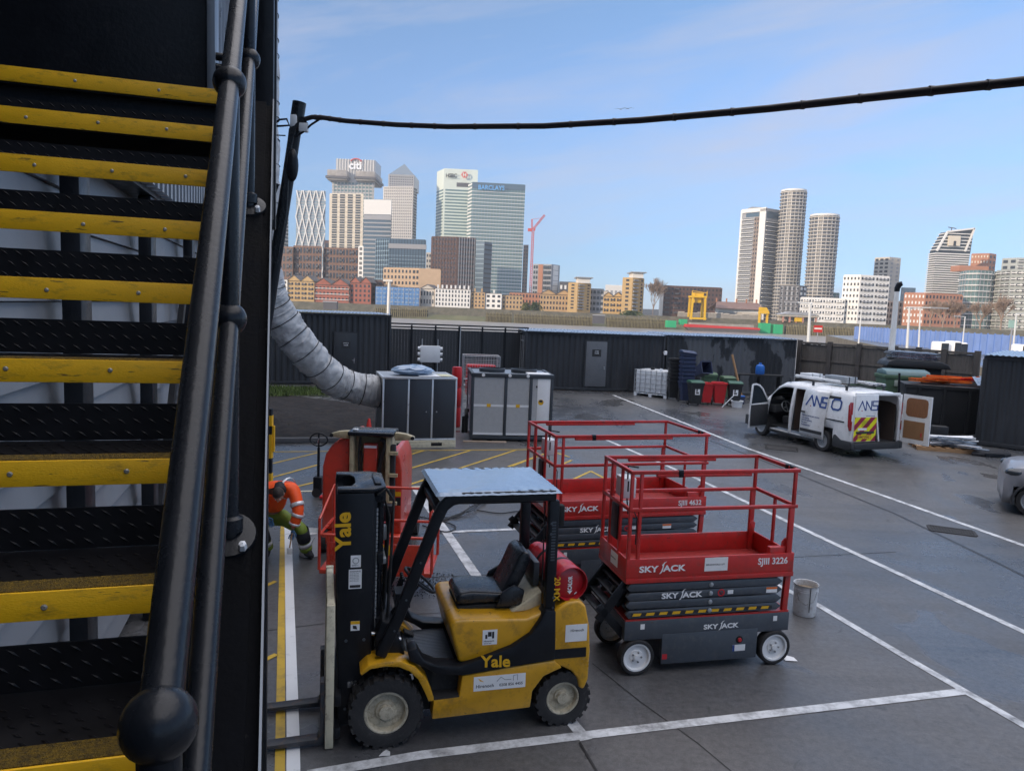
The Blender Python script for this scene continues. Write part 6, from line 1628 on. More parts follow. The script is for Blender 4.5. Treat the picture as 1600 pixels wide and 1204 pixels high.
for z in (.85, 1.3, 1.65): MB().box(.40, .53, -.14, -.081, z, z+.05).build('mast_bracket', MASTC, bl)
MB().box(-.66, .66, -.1, 1.4, .16, .335).build('chassis', ORG, bl, bevel=.02)
for x in (-.66, .66):
    for y in (.05, 1.15): MB().tube([(x-.07, y, .18), (x+.07, y, .18)], .18, 18).build('wheel', RUB, bl, smooth=True)
# its basket, in front
bx0, bx1, by0, by1 = -.26, 1.28, -1.75, -.95
b = MB(); b.box(bx0, bx1, by0, by1, .30, .36); b.build('basket_floor', BINR if False else ORG, bl, bevel=.01)
b = MB(); b.box(bx0+.1, bx1-.1, by0+.001, by0+.02, .361, .75); b.build('basket_panel', ORG, bl, bevel=.006)
b = MB(); tr = .021
zT, zMd = 1.34, .85
b.tube([(bx0, by0, zT-.28), (bx0, by1, zT), (bx1-.12, by1, zT), (bx1, by0+.25, zT-.42), (bx1, by0, zMd)], tr, 8)
b.tube([(bx0, by0, zMd), (bx1, by0, zMd)], tr, 8); b.tube([(bx0, by1, zMd), (bx1, by1, zMd)], tr, 8); b.tube([(bx1, by0, zMd), (bx1, by1, zMd)], tr, 8); b.tube([(bx0, by0, zMd), (bx0, by1, zMd)], tr, 8)
for (x, y, z) in ((bx0, by0, zT-.28), (bx0, by1, zT), (bx1-.12, by1, zT), (bx1, by0, zMd), (bx0+.12, by0, zMd), (bx1, by1, zMd)): b.tube([(x, y, .36), (x, y, z)], tr, 8)
b.build('basket_rail', ORG, bl, smooth=True)
cbx = MB().box(.20, .62, by1-.12, by1+.02, .86, 1.10).build('control_panel', BLK, bl, bevel=.015)
b = MB(); b.cyl((.28, by1-.14, 1.03), (.28, by1-.121, 1.03), .028, 12); b.build('stop_button', LRED, cbx); b = MB(); b.cyl((.48, by1-.06, 1.10), (.48, by1-.06, 1.18), .02, 8); b.build('joystick', GREY, cbx)
MB().box(.60, .74, by0-.006, by0+.0005, .60, .74).build('yellow_label', LYEL, bl)

# ================================================================ silver car at the right edge
g = gnd(1611, 806); car = thing('parked_car', 'silver grey car standing at the right edge of the yard', 'car', (g.x, g.y, 0), R(150))
# local: x forward, y left (near side is +y); origin under the near front wheel's centre line
cx = [-3.4, -3.2, -2.9, -2.55, -2.2, -1.7, -1.2, -.85, -.55, -.2, .22, .38, .50, .56]
ctop = [1.0, 1.12, 1.34, 1.58, 1.66, 1.68, 1.64, 1.50, 1.32, 1.14, 1.09, 1.04, .95, .80]
def cpt(i, j, s):
    x = cx[i]; T = ctop[i]; w2 = .90-(.20*((x-.2)/.66)**2 if x > .2 else 0)-(.12*((-2.9-x)/.5)**2 if x < -2.9 else 0)
    zs = [.22, .40, .62, min(.90, T-.08), min(1.0, T-.03)+max(0, T-1.05)*.5, T-.015, T]
    ys = [.93, 1.0, 1.0, .96, .90-.10*max(0, T-1.05)/.5, .66 if T > 1.1 else .72, 0]
    return Vector((x, (ys[j]*w2)*s-.80, zs[j]))
vs = [cpt(i, j, s) for s in (1, -1) for i in range(len(cx)) for j in range(7)]; n = len(cx)*7; fs = []; gl = []
for s in (0, 1):
    for i in range(len(cx)-1):
        for j in range(6):
            xm = (cx[i]+cx[i+1])/2; zm_ = (vs[s*n+i*7+j].z+vs[s*n+(i+1)*7+j+1].z)/2
            if any((xm-xc)**2+(zm_-.32)**2 < .37**2 for xc in (0, -2.6)): continue
            q = (s*n+i*7+j, s*n+(i+1)*7+j, s*n+(i+1)*7+j+1, s*n+i*7+j+1)
            (gl if (j == 4 and -2.9 < xm < -.4) or (j == 5 and -.7 < xm < -.0) else fs).append(q)
fs += [((len(cx)-1)*7+j, (len(cx)-1)*7+j+1, n+(len(cx)-1)*7+j+1, n+(len(cx)-1)*7+j) for j in range(6)]+[(j, j+1, n+j+1, n+j) for j in range(6)]
MB().add(vs, fs).build('body', CARG, car, smooth=True, weld=True, thick=.02)
MB().add(vs, gl).build('windows', GLS, car, smooth=True, thick=.006)
b = MB(); b.box(.40, .55, -1.40, -.20, .22, .42); b.build('bumper', PLST, car, bevel=.03)
for s in (1, -1): b = MB(); b.sphere((.36, -.80+s*.74, .90), .16, 12, 8, (1.25, .9, .6)); b.build('headlight', GLS, car, smooth=True)
b = MB(); b.box(-2.2, -.42, .075, .105, .22, .36); b.build('sill', PLST, car, bevel=.01); b = MB()
for x in (-.62, -1.55): b.box(x, x+.015, .098, .104, .40, .95)
b.build('door_seam', DKB, car)
for x in (0, -2.6):
    b = MB(); b.tube([(x+.375*math.cos(R(a_)), .085, .32+.375*math.sin(R(a_))) for a_ in range(-15, 196, 15)], .03, 6); b.build('arch_trim', PLST, car, smooth=True)
b = MB(); b.box(-.5, -.25, .13, .30, .98, 1.12); b.build('wing_mirror', CARG, car, bevel=.03)
for x in (0, -2.6):
    wheel(car, (x, -.02, .32), .325, .21, .225, 1, RUB, GREY, 0, hubr=.05, dish=.04, holes=5); wheel(car, (x, -1.58, .32), .325, .21, .225, -1, RUB, GREY, 0, hubr=.05, dish=.04, holes=5)

# ================================================================ the worker painting the line
W0 = gnd(450, 868); wk = thing('person', 'worker in orange and yellow high visibility clothes bending down to paint the line', 'person', (W0.x, W0.y, 0))
def J(px, py, Y): return at(px, py, Y)-Vector((W0.x, W0.y, 0))
y0_ = W0.y
pel = J(427, 806, y0_+.24); lum = J(424, 776, y0_+.12); chest = J(438, 759, y0_-.10); nck = J(438, 764, y0_-.32); hd = J(435, 772, y0_-.46)
shR = J(459, 765, y0_-.22); elR = J(467, 798, y0_-.34); wrR = J(457, 827, y0_-.36)
shL = J(410, 770, y0_-.22); elL = J(400, 800, y0_-.34); wrL = J(417, 808, y0_-.38)
hipR = J(443, 809, y0_+.16); knR = J(471, 826, y0_-.22); anR = J(479, 864, y0_-.02); toR = J(488, 877, y0_-.14)
hipL = J(413, 810, y0_+.18); knL = J(408, 828, y0_-.22); anL = J(418, 858, y0_-.02); toL = J(416, 866, y0_-.16)
anR.z = .10; toR.z = .05; anL.z = .10; toL.z = .05
def down(p, d): return p+Vector((0, 0, -d))
# body underneath (head, neck, forearms): one skinned figure
V = [pel, lum, chest, nck, hd, shR, elR, wrR, shL, elL, wrL, hipR, knR, anR, hipL, knL, anL, toR, toL]
E = [(0, 1), (1, 2), (2, 3), (3, 4), (2, 5), (5, 6), (6, 7), (2, 8), (8, 9), (9, 10), (0, 11), (11, 12), (12, 13), (0, 14), (14, 15), (15, 16), (13, 17), (16, 18)]
Rr = [.10, .10, .12, .062, .085, .06, .045, .03, .06, .045, .03, .08, .055, .042, .08, .055, .042, .035, .035]
body = skin('body', V, E, Rr, SKN, wk)
# jacket
V = [pel.lerp(lum, .35), (lum+chest)/2+Vector((0, 0, .02)), chest, nck+(chest-nck)*.35, shR, (shR+elR)/2, elR, (elR+wrR)*.5, wrR+(elR-wrR)*.12, shL, (shL+elL)/2, elL, wrL+(elL-wrL)*.12]
E = [(0, 1), (1, 2), (2, 3), (2, 4), (4, 5), (5, 6), (6, 7), (7, 8), (2, 9), (9, 10), (10, 11), (11, 12)]
Rr = [(.19, .17), (.22, .20), (.21, .185), .105, .115, .10, .092, .085, .07, .115, .10, .09, .07]
jk = skin('jacket', V, E, Rr, ORJ, wk)
def band(p, q, f0, f1, r0, r1, m, par, nm='reflective_band'):
    a = p.lerp(q, f0); c = p.lerp(q, f1); b = MB(); b.tube([a, a.lerp(c, .5), c], [r0, (r0+r1)/2+.002, r1], 14, cap=False); return b.build(nm, m, par, smooth=True, thick=.002)
band(shR, elR, .62, .80, .104, .098, REFL, jk); band(elR, wrR, .10, .28, .097, .094, REFL, jk); band(elR, wrR, .62, .74, .086, .082, REFL, jk)
band(shL, elL, .62, .80, .104, .098, REFL, jk); band(chest, shR, .50, .62, .172, .160, REFL, jk)
band(chest, shR, .74, .98, .120, .108, NAVY, jk, 'shoulder_patch') if False else None
b = MB(); b.tube([nck+(chest-nck)*.32, nck+(chest-nck)*.05, hd+(nck-hd)*.55], [.112, .100, .082], 14); b.build('scarf', NAVY, wk, smooth=True)
# trousers
V = [pel, pel.lerp(lum, .3), hipR, hipR.lerp(knR, .5), knR, knR.lerp(anR, .5), anR+Vector((0, 0, .04)), hipL, hipL.lerp(knL, .5), knL, knL.lerp(anL, .5), anL+Vector((0, 0, .04))]
E = [(0, 1), (0, 2), (2, 3), (3, 4), (4, 5), (5, 6), (0, 7), (7, 8), (8, 9), (9, 10), (10, 11)]
Rr = [(.165, .15), .15, .125, .115, .098, .088, .085, .125, .115, .098, .088, .085]
tr_ = skin('trousers', V, E, Rr, TRY, wk)
for (k_, a_) in ((knR, anR), (knL, anL)):
    band(k_, a_, .04, .50, .108, .102, NAVY, tr_, 'knee_patch'); band(k_, a_, .54, .72, .106, .102, REFL, tr_); band(k_, a_, .74, .92, .100, .098, TRY, tr_, 'trouser_cuff')
# boots
for (a_, t_) in ((anR, toR), (anL, toL)):
    d_ = (t_-a_); d_.z = 0; d_ = d_.normalized()
    P0 = Vector((a_.x, a_.y, 0))
    skin('boot', [P0+Vector((0, 0, .20)), P0+Vector((0, 0, .09)), P0+d_*.09+Vector((0, 0, .06)), P0+d_*.19+Vector((0, 0, .05)), P0-d_*.06+Vector((0, 0, .055))], [(0, 1), (1, 2), (2, 3), (1, 4)], [.062, .062, .055, .048, .05], NAVY, wk)
# gloved hands, five fingers each
def hand(wr, dr, pl, hold):
    dr = dr.normalized(); sd = dr.cross(pl).normalized(); V = [wr, wr+dr*.045, wr+dr*.085]; E = [(0, 1), (1, 2)]; Rr = [.032, (.040, .022), (.042, .020)]
    Ls = [.072, .082, .076, .06]
    for k in range(4):
        o = wr+dr*.09+sd*(-.033+.022*k); i = len(V)
        c1, c2 = (.035, .055) if hold else (.012, .03)
        V += [o, o+dr*Ls[k]*.5+pl*c1*.6, o+dr*Ls[k]*(.55 if hold else .95)+pl*c2]; E += [(2, i), (i, i+1), (i+1, i+2)]; Rr += [.0115, .0105, .0095]
    i = len(V); o = wr+dr*.035-sd*.035
    V += [o, o+dr*.035-sd*.03+pl*.015, o+dr*.065-sd*.03+pl*.035]; E += [(1, i), (i, i+1), (i+1, i+2)]; Rr += [.014, .012, .010]
    return skin('hand', V, E, Rr, GLV, wk, sub=1)
hand(wrR, Vector((-.1, .0, -1)), Vector((0, -1, -.1)), True)
hand(wrL, Vector((.6, -.1, -.75)), Vector((0, -1, -.1)), False)
# head
fd = Vector((.10, -.62, -.78)).normalized()          # looking down at the line
up = Vector((.02, -.78, .62)).normalized(); sd = fd.cross(up).normalized(); up = sd.cross(fd)
MH = Matrix((sd, fd, up)).transposed().to_4x4(); MH.translation = hd
b = MB(); n, m_ = 24, 18; vs = []
for j in range(m_+1):
    v = math.pi*j/m_
    for i in range(n):
        a = 2*math.pi*i/n; x = .076*math.sin(v)*math.cos(a); y = .098*math.sin(v)*math.sin(a); z = .118*math.cos(v)
        if z < -.02: 
            x *= 1-.30*((-z-.02)/.1); y = y*(1-.18*((-z-.02)/.1))+.012*((-z-.02)/.1)
        if y > 0:     # the face: nose, eye hollows, mouth, chin
            y += .024*math.exp(-((x/.014)**2+((z+.018)/.022)**2))+.010*math.exp(-((x/.010)**2+((z-.012)/.03)**2))
            y -= .010*(math.exp(-(((abs(x)-.032)/.016)**2+((z-.006)/.014)**2)))
            y += .006*math.exp(-((x/.026)**2+((z+.058)/.009)**2))-.004*math.exp(-((x/.03)**2+((z+.066)/.004)**2))+.008*math.exp(-((x/.024)**2+((z+.10)/.018)**2))
        vs.append(MH @ Vector((x, y, z)))
b.add(vs, [(j*n+i, j*n+(i+1) % n, (j+1)*n+(i+1) % n, (j+1)*n+i) for j in range(m_) for i in range(n)])
hh = b.build('head', SKN, wk, smooth=True)
for s in (-1, 1):
    b = MB(); b.sphere(MH @ Vector((s*.030, .083, .006)), .011, 10, 8); b.build('eye', STK, hh, smooth=True)
    b = MB(); b.sphere(MH @ Vector((s*.078, -.005, -.005)), .030, 10, 8, (.35, .6, 1)); b.build('ear', SKN, hh, smooth=True)
b = MB(); vs = []; n, m_ = 24, 12
for j in range(m_+1):
    for i in range(n):
        a = 2*math.pi*i/n; lim = (.50 if math.sin(a) > .3 else .60+.12*(-math.sin(a))) * math.pi
        v = lim*j/m_; r_ = 1+.03*math.sin(i*5+j*3)*(.5)
        x = .083*math.sin(v)*math.cos(a)*r_; y = .105*math.sin(v)*math.sin(a)*r_; z = .126*math.cos(v)*r_
        if y > .05 and z < .065: z = .065; 
        vs.append(MH @ Vector((x, y-.006, z)))
b.add(vs, [(j*n+i, j*n+(i+1) % n, (j+1)*n+(i+1) % n, (j+1)*n+i) for j in range(m_) for i in range(n)]); b.build('hair', HAIR, wk, smooth=True)
# brush he holds
bp0 = wrR+Vector((-.01, -.05, -.10)); 
t = thing('paint_brush', 'paint brush held in the worker\'s gloved hand above the white line', 'brush', tuple(Vector((W0.x, W0.y, 0))+bp0))
MB().tube([(.02, 0, .06), (-.01, -.02, -.16)], .011, 8).build('handle', WOOD, t, smooth=True); MB().box(-.05, .03, -.035, -.005, -.26, -.16).build('bristles', IBCW, t, bevel=.006)
# ================================================================ the far bank
BZ = 3.6
BANK = emat('bank_ground', (.055, .055, .045), .95, 0, .3, .05)
FORE = mat('foreshore_grass', (.095, .095, .05), .95, 0, .35, .06, rvar=0, dirt=(.055, .07, .03), dirt_amt=.5)
QUAY = mat('quay_wall', (.085, .075, .052), .95, 0, .5, .25, rvar=0, stretch=(1, 1, .25), dirt=(.045, .05, .028), dirt_amt=.6)
line_px = [(-200, 519), (430, 517), (620, 515), (800, 510), (1000, 505), (1180, 500), (1330, 490), (1480, 470), (1800, 440)]
top = []; bot = []
for px, Y in line_px:
    v = at(px, 480, Y); top.append(Vector((v.x, Y+4, BZ))); bot.append(Vector((v.x, Y, -5.2)))
n = len(top)
b = MB(); b.add(top+[Vector((-5000, 7000, BZ)), Vector((5000, 7000, BZ))], [tuple(range(n))+(n+1, n)]); tag(b.build('far_bank', BANK), kind='structure')
b = MB()
mid = [t_.lerp(bo, .62)+Vector((0, -6, 0)) for t_, bo in zip(top, bot)]; lowr = [bo+Vector((0, -11, .2)) for bo in bot]
b.add(top+mid, [(i, i+1, n+i+1, n+i) for i in range(n-1)]); tag(b.build('embankment', QUAY), kind='structure')
b = MB(); b.add([m_+Vector((0, 0, .01)) for m_ in mid]+lowr, [(i, i+1, n+i+1, n+i) for i in range(n-1)]); tag(b.build('foreshore', FORE), kind='structure')

# ---- building helpers
UNIT = {}
def unit(m):
    if m.name not in UNIT:
        o = MB().box(-.5, .5, -.5, .5, -.5, .5).build('u', m); UNIT[m.name] = o.data; bpy.data.objects.remove(o)
    return UNIT[m.name]
def place(name, m, root, c, d, w_, dep, h):
    o = bpy.data.objects.new(name, unit(m)); COL.objects.link(o); o.parent = root
    nrm = Vector((d.y, -d.x, 0)); cc = Vector(c)-root.location
    o.matrix_basis = Matrix(((d.x*w_, nrm.x*dep, 0, cc.x), (d.y*w_, nrm.y*dep, 0, cc.y), (0, 0, h, cc.z), (0, 0, 0, 1)))
    return o
def face(root, a, c, z0, z1, rows=0, cols=1, m=None, name='window', fw=.6, fh=.6, dep=.5, out=.0, r0=0., r1=1., c0=0., c1=1., skip=None):
    d = Vector((c.x-a.x, c.y-a.y, 0)); l = d.length; d.normalize(); nrm = Vector((d.y, -d.x, 0))
    H = z1-z0; za = z0+H*r0; zb_ = z0+H*r1; la = l*c0; lb = l*c1
    for r in range(rows):
        for k in range(cols):
            if skip and skip(r, k): continue
            p = a+d*(la+(lb-la)*(k+.5)/cols)+nrm*out; z = za+(zb_-za)*(r+.5)/rows
            place(name, m, root, (p.x, p.y, z), d, (lb-la)/cols*fw, dep, (zb_-za)/rows*fh)
def block(name, label, cat, cols, ytop, depth, wall, specs=(), group=None, zb=None, roof=None, parapet=0, part='wall'):
    zb = BZ if zb is None else zb
    P = [at(px, ytop, Y) for px, Y in cols]; zt = sum(p.z for p in P)/len(P)
    F2 = [Vector((p.x, p.y, 0)) for p in P]
    cen = sum(F2, Vector((0, 0, 0)))/len(F2); cen.y += depth*.4
    t = thing(name, label, cat, (cen.x, cen.y, zb), 0, group)
    poly = [(p.x-cen.x, p.y-cen.y) for p in F2]
    vd = Vector((cen.x, cen.y, 0)).normalized()*depth
    e = F2[0]+vd; g_ = F2[-1]+vd; poly += [(g_.x-cen.x, g_.y-cen.y), (e.x-cen.x, e.y-cen.y)]
    MB().prism(poly, 'z', 0, zt-zb).build(part, wall, t)
    rf = MB(); cx_ = sum(p[0] for p in poly)/len(poly); cy_ = sum(p[1] for p in poly)/len(poly)
    rf.prism([(cx_+(p[0]-cx_)*.97, cy_+(p[1]-cy_)*.97) for p in poly], 'z', zt-zb+.01, zt-zb+max(.5, parapet)); rf.build('roof', roof or wall, t)
    for s in specs:
        i = s.get('f', 0); kw = {k: v for k, v in s.items() if k != 'f'}
        face(t, F2[i], F2[i+1], zb, zt, **kw)
    return t, F2, zb, zt
G1 = emat('tower_glass_blue', (.075, .12, .16), .18, 0, .25, .03, spec=.8)
G2 = emat('tower_glass_green', (.12, .20, .20), .2, 0, .2, .03, spec=.8)
G3 = emat('tower_glass_dark', (.035, .045, .055), .25, 0, .3, .05, spec=.7)
G4 = emat('tower_glass_pale', (.20, .28, .33), .22, 0, .2, .03, spec=.8)
CONC = emat('pale_stone', (.50, .46, .40), .7); CRMS = emat('cream_stone', (.62, .56, .46), .7); WHS = emat('white_render', (.72, .71, .68), .6)
STL = emat('steel_cladding', (.42, .41, .40), .45, .3); GRYC = emat('grey_cladding_far', (.30, .31, .33), .6); DKC = emat('dark_cladding', (.09, .09, .10), .6)
BRK = emat('brown_brick', (.19, .115, .085), .85, 0, .2, .2); DBR = emat('dark_brick', (.11, .065, .055), .85, 0, .2, .2); RBR = emat('red_brick', (.33, .115, .080), .85, 0, .15, .3)
TBR = emat('tan_brick', (.44, .30, .165), .85, 0, .12, .3); YBR = emat('yellow_brick', (.50, .34, .16), .85, 0, .12, .3); OBR = emat('orange_brick', (.40, .19, .12), .85, 0, .12, .3)
BGE = emat('beige_brick', (.52, .37, .24), .8, 0, .08, .3); SLA = emat('slate_roof', (.09, .085, .085), .8, 0, .2, .3); BLS = emat('blue_scaffold_sheet', (.09, .22, .46), .7, 0, .25, .4)
BLF = emat('blue_hoarding', (.19, .29, .57), .55, 0, .2, .3); CRR = emat('crane_red', (.55, .08, .07), .6); CRY = emat('crane_yellow', (.70, .42, .02), .6); GRNC = emat('green_container', (.03, .38, .17), .6); BRG = emat('barge_red', (.52, .035, .035), .6)
PYR = emat('pyramid_roof', (.10, .14, .18), .35, .4); LIT = emat('window_dark', (.03, .035, .045), .2, 0, .2, .5, spec=.7)
V = Vector
# ---------------- Canary side towers, left to right
block('tower', 'thin brown and grey tower edge showing beside the black pole', 'tower', [(426, 900), (443, 905), (451, 915)], 322, 25, CONC, [dict(f=0, rows=26, cols=1, m=DKC, name='window_band', fw=.9, fh=.4), dict(f=1, rows=26, cols=1, m=G3, name='window_band', fw=.9, fh=.6)])
# diagrid tower
t, F2, zb, zt = block('diagrid_tower', 'white lattice fronted tower left of the tower with the arched red sign', 'tower', [(463, 1105), (509, 1100)], 298, 38, G4, [dict(rows=40, cols=1, m=GRYC, name='floor_band', fw=.98, fh=.35, dep=.8)])
a, c = F2[0], F2[1]; d = (c-a); l = d.length; d.normalize(); H = zt-zb; nx = 4
for s in (1, -1):
    for k in range(-7, 9):
        x0 = k*l/nx*.9; x1 = x0+s*H*.245
        seg = [(x0, 0), (x1, H)]
        # clip to the facade
        (xa, za), (xb, zb2) = seg
        def cl(xa, za, xb, zb2):
            if xa > xb: xa, za, xb, zb2 = xb, zb2, xa, za
            if xb <= 0 or xa >= l: return None
            if xa < 0: za += (zb2-za)*(0-xa)/(xb-xa); xa = 0
            if xb > l: zb2 = za+(zb2-za)*(l-xa)/(xb-xa); xb = l
            return xa, za, xb, zb2
        q = cl(xa, za, xb, zb2)
        if q: MB().bar(a+d*q[0]+V((0, -1.2, zb+q[1]))-t.location, a+d*q[2]+V((0, -1.2, zb+q[3]))-t.location, 1.5, 1.5, (0, 1, 0)).build('lattice_bar', WHS, t)
# tower with the arched sign
t, F2, zb, zt = block('bank_tower', 'grey stepped tower under scaffolding with a lit sign and red arc at its top', 'tower', [(519, 1205), (585, 1200)], 284, 60, STL, [dict(rows=34, cols=1, m=G2, name='window_band', fw=.96, fh=.55), dict(rows=1, cols=12, m=STL, name='pier', fw=.22, fh=1, dep=1.4)])
p0, p1, pz = at(525, 267, 1206), at(585, 267, 1200), at(555, 249, 1205)
MB().box(p0.x-t.location.x, p1.x-t.location.x, p0.y-t.location.y, p0.y-t.location.y+50, zt-zb, pz.z-zb).build('crown', STL, t)
for i in range(14): 
    x = p0.x+(p1.x-p0.x)*(i+.5)/14; place('pier', WHS, t, (x, p0.y-.6, (zt+pz.z)/2+6), V((1, 0, 0)), .9, 1.2, (pz.z-zt)*.70)
q0, q1 = at(514, 283, 1203), at(545, 268, 1203); r0_, r1_ = at(558, 284, 1202), at(588, 270, 1202)
SCAF = emat('scaffold_wrap', (.30, .28, .26), .9, 0, .4, .1)
for (u, v_) in ((q0, q1), (r0_, r1_)):
    MB().box(u.x-t.location.x, v_.x-t.location.x, -30-6, 30, u.z-zb, v_.z-zb).build('scaffold', SCAF, t, bevel=1.2)
    MB().box(u.x-2-t.location.x, v_.x+2-t.location.x, -38, 31, u.z-zb+3, u.z-zb+6.5).build('scaffold_deck', DKC, t)
s0 = at(553, 262, 1204); text('citi', 17, LWHT, t, V((s0.x-t.location.x-8, p0.y-t.location.y-2.2, s0.z-zb-2)), (1, 0, 0), (0, 0, 1), 'sign_lettering', .03, 1, .3)
b = MB(); b.tube([(s0.x-t.location.x+3.5+9*math.cos(R(a_)), p0.y-t.location.y-2.4, s0.z-zb+8+6*math.sin(R(a_))) for a_ in range(20, 165, 16)], 1.1, 6); b.build('red_arc', CRR, t)
# cream framed residential tower
block('apartment_tower', 'cream framed tower with dark window columns in front of the bank tower', 'tower', [(515, 806), (568, 800)], 303, 28, CRMS, [dict(rows=22, cols=4, m=G3, fw=.62, fh=.80, c0=.04, c1=.96, dep=.7), dict(rows=22, cols=1, m=CRMS, name='floor_band', fw=.92, fh=.10, dep=1.0)])
block('apartment_tower', 'narrow white edged tower slab at the foot of the cream framed tower', 'tower', [(560, 778), (568, 776)], 385, 14, WHS, [dict(rows=12, cols=1, m=G3, fw=.5, fh=.6, dep=.6)])
block('office_tower', 'pale topped glass tower with grey bands between the cream tower and the pyramid tower', 'tower', [(569, 925), (612, 920)], 312, 40, G1, [dict(rows=20, cols=1, m=GRYC, name='floor_band', fw=1, fh=.35, dep=.9, r1=.80), dict(rows=1, cols=1, m=WHS, name='crown_band', fw=1, fh=1, dep=1.4, r0=.86), dict(rows=1, cols=1, m=GRYC, name='plant_band', fw=.99, fh=1, dep=1.2, r0=.81, r1=.855)])
# pyramid tower
t, F2, zb, zt = block('pyramid_tower', 'tall grey steel tower topped by a dark glass pyramid', 'tower', [(599, 1135), (646, 1125), (652, 1143)], 293, 60, STL, [dict(f=0, rows=42, cols=1, m=G3, name='window_band', fw=.95, fh=.42, dep=.7), dict(f=0, rows=1, cols=16, m=STL, name='pier', fw=.42, fh=1, dep=1.0), dict(f=1, rows=42, cols=1, m=G3, name='window_band', fw=.9, fh=.5)])
u0, u1 = at(606, 273, 1135), at(646, 273, 1127); z2 = at(626, 271, 1130).z
MB().box(u0.x-t.location.x, u1.x-t.location.x, -18, 34, zt-zb, z2-zb).build('upper_stage', STL, t)
for i in range(5): place('window_band', G3, t, ((u0.x+u1.x)/2, t.location.y-18, zt+(z2-zt)*(i+.5)/5.5), V((1, 0, 0)), (u1.x-u0.x)*.92, .7, (z2-zt)/5.5*.42)
for i in range(12): place('pier', STL, t, (u0.x+(u1.x-u0.x)*(i+.5)/12, t.location.y-18.2, (zt+z2)/2), V((1, 0, 0)), 1.6, 1.0, (z2-zt))
ap = at(624, 250, 1136); w2 = (u1.x-u0.x)/2-.5; mx_ = (u0.x+u1.x)/2-t.location.x
MB().add([(mx_-w2, -17, z2-zb), (mx_+w2, -17, z2-zb), (mx_+w2, 33, z2-zb), (mx_-w2, 33, z2-zb), (mx_, 8, ap.z-zb)], [(0, 1, 4), (1, 2, 4), (2, 3, 4), (3, 0, 4)]).build('pyramid_roof', PYR, t)
# lower glass block
t, F2, zb, zt = block('office_block', 'low blue glass office block with an arched front below the pyramid tower', 'office', [(587, 765), (608, 752), (666, 750)], 374, 40, G1, [dict(f=0, rows=14, cols=1, m=G4, name='floor_band', fw=1, fh=.3), dict(f=1, rows=1, cols=13, m=G3, name='mullion', fw=.15, fh=1, dep=.9), dict(f=0, rows=1, cols=6, m=G3, name='mullion', fw=.15, fh=1, dep=.9), dict(f=1, rows=14, cols=1, m=G4, name='floor_band', fw=.98, fh=.22, dep=.5, r1=.78), dict(f=1, rows=1, cols=1, m=GRYC, name='cornice', fw=1.02, fh=1, dep=1.6, r0=.86, r1=.93)])
# tower with the hexagon sign
t, F2, zb, zt = block('bank_tower', 'pale green banded tower with black letters and a red and white hexagon sign', 'tower', [(683, 1180), (694, 1150), (747, 1152)], 266, 45, emat('pale_green_cladding', (.60, .66, .60), .45), [dict(f=0, rows=38, cols=1, m=G2, name='window_band', fw=.96, fh=.5, r1=.86), dict(f=1, rows=38, cols=1, m=G2, name='window_band', fw=.90, fh=.52, r1=.86), dict(f=1, rows=1, cols=1, m=DKC, name='plant_band', fw=.55, fh=1, r0=.875, r1=.905, c0=.2)])
s0 = at(698, 277, 1148); text('HSBC', 8.2, LBLK, t, s0-t.location+V((-1.5, -.3, 0)), (1, 0, 0), (0, 0, 1), 'sign_lettering', .03, .85, .1)
h0 = at(726, 273.5, 1148)-t.location+V((0, -1.6, 0)); hw, hh_ = 5.2, 4.4
MB().prism([(h0.x-hw, h0.z), (h0.x-hw*.5, h0.z+hh_), (h0.x-hw*.5, h0.z-hh_)], 'y', h0.y-.4, h0.y).build('red_triangle', CRR, t); MB().prism([(h0.x+hw, h0.z), (h0.x+hw*.5, h0.z-hh_), (h0.x+hw*.5, h0.z+hh_)], 'y', h0.y-.4, h0.y).build('red_triangle', CRR, t)
MB().prism([(h0.x-hw*.5, h0.z+hh_), (h0.x+hw*.5, h0.z+hh_), (h0.x, h0.z)], 'y', h0.y-.4, h0.y).build('red_triangle', CRR, t); MB().prism([(h0.x-hw*.5, h0.z-hh_), (h0.x, h0.z), (h0.x+hw*.5, h0.z-hh_)], 'y', h0.y-.4, h0.y).build('red_triangle', CRR, t)
# wide glass tower
t, F2, zb, zt = block('bank_tower', 'wide blue green glass tower standing right of the hexagon sign', 'tower', [(732, 1112), (738, 1095), (821, 1100)], 287, 50, G2, [dict(f=1, rows=36, cols=1, m=WHS, name='floor_band', fw=1, fh=.16, dep=.9), dict(f=1, rows=1, cols=18, m=G4, name='mullion', fw=.16, fh=1, dep=.7), dict(f=0, rows=36, cols=1, m=WHS, name='floor_band', fw=1, fh=.4, dep=.9), dict(f=1, rows=1, cols=1, m=G1, name='crown_band', fw=1, fh=1, dep=1.2, r0=.955)])
s0 = at(747, 296, 1094); text('BARCLAYS', 9, emat('pale_blue_sign', (.12, .38, .75), .5), t, s0-t.location+V((0, -1.5, 0)), (1, 0, 0), (0, 0, 1), 'sign_lettering', .02, .9, .3)
block('apartment_tower', 'slim brown tower half hidden behind the wide glass tower', 'tower', [(818, 1200), (826, 1200)], 383, 20, BRK, [dict(rows=18, cols=2, m=G3, fw=.5, fh=.5)])
block('office_block', 'dark red brown office block with tight window columns below the hexagon tower', 'office', [(674, 706), (716, 700), (744, 706)], 371, 40, DBR, [dict(f=0, rows=15, cols=1, m=LIT, name='window_band', fw=.94, fh=.45), dict(f=0, rows=1, cols=9, m=DBR, name='pier', fw=.45, fh=1, dep=.9), dict(f=1, rows=15, cols=1, m=LIT, name='window_band', fw=.94, fh=.45), dict(f=1, rows=1, cols=7, m=GRYC, name='pier', fw=.30, fh=1, dep=.9)])
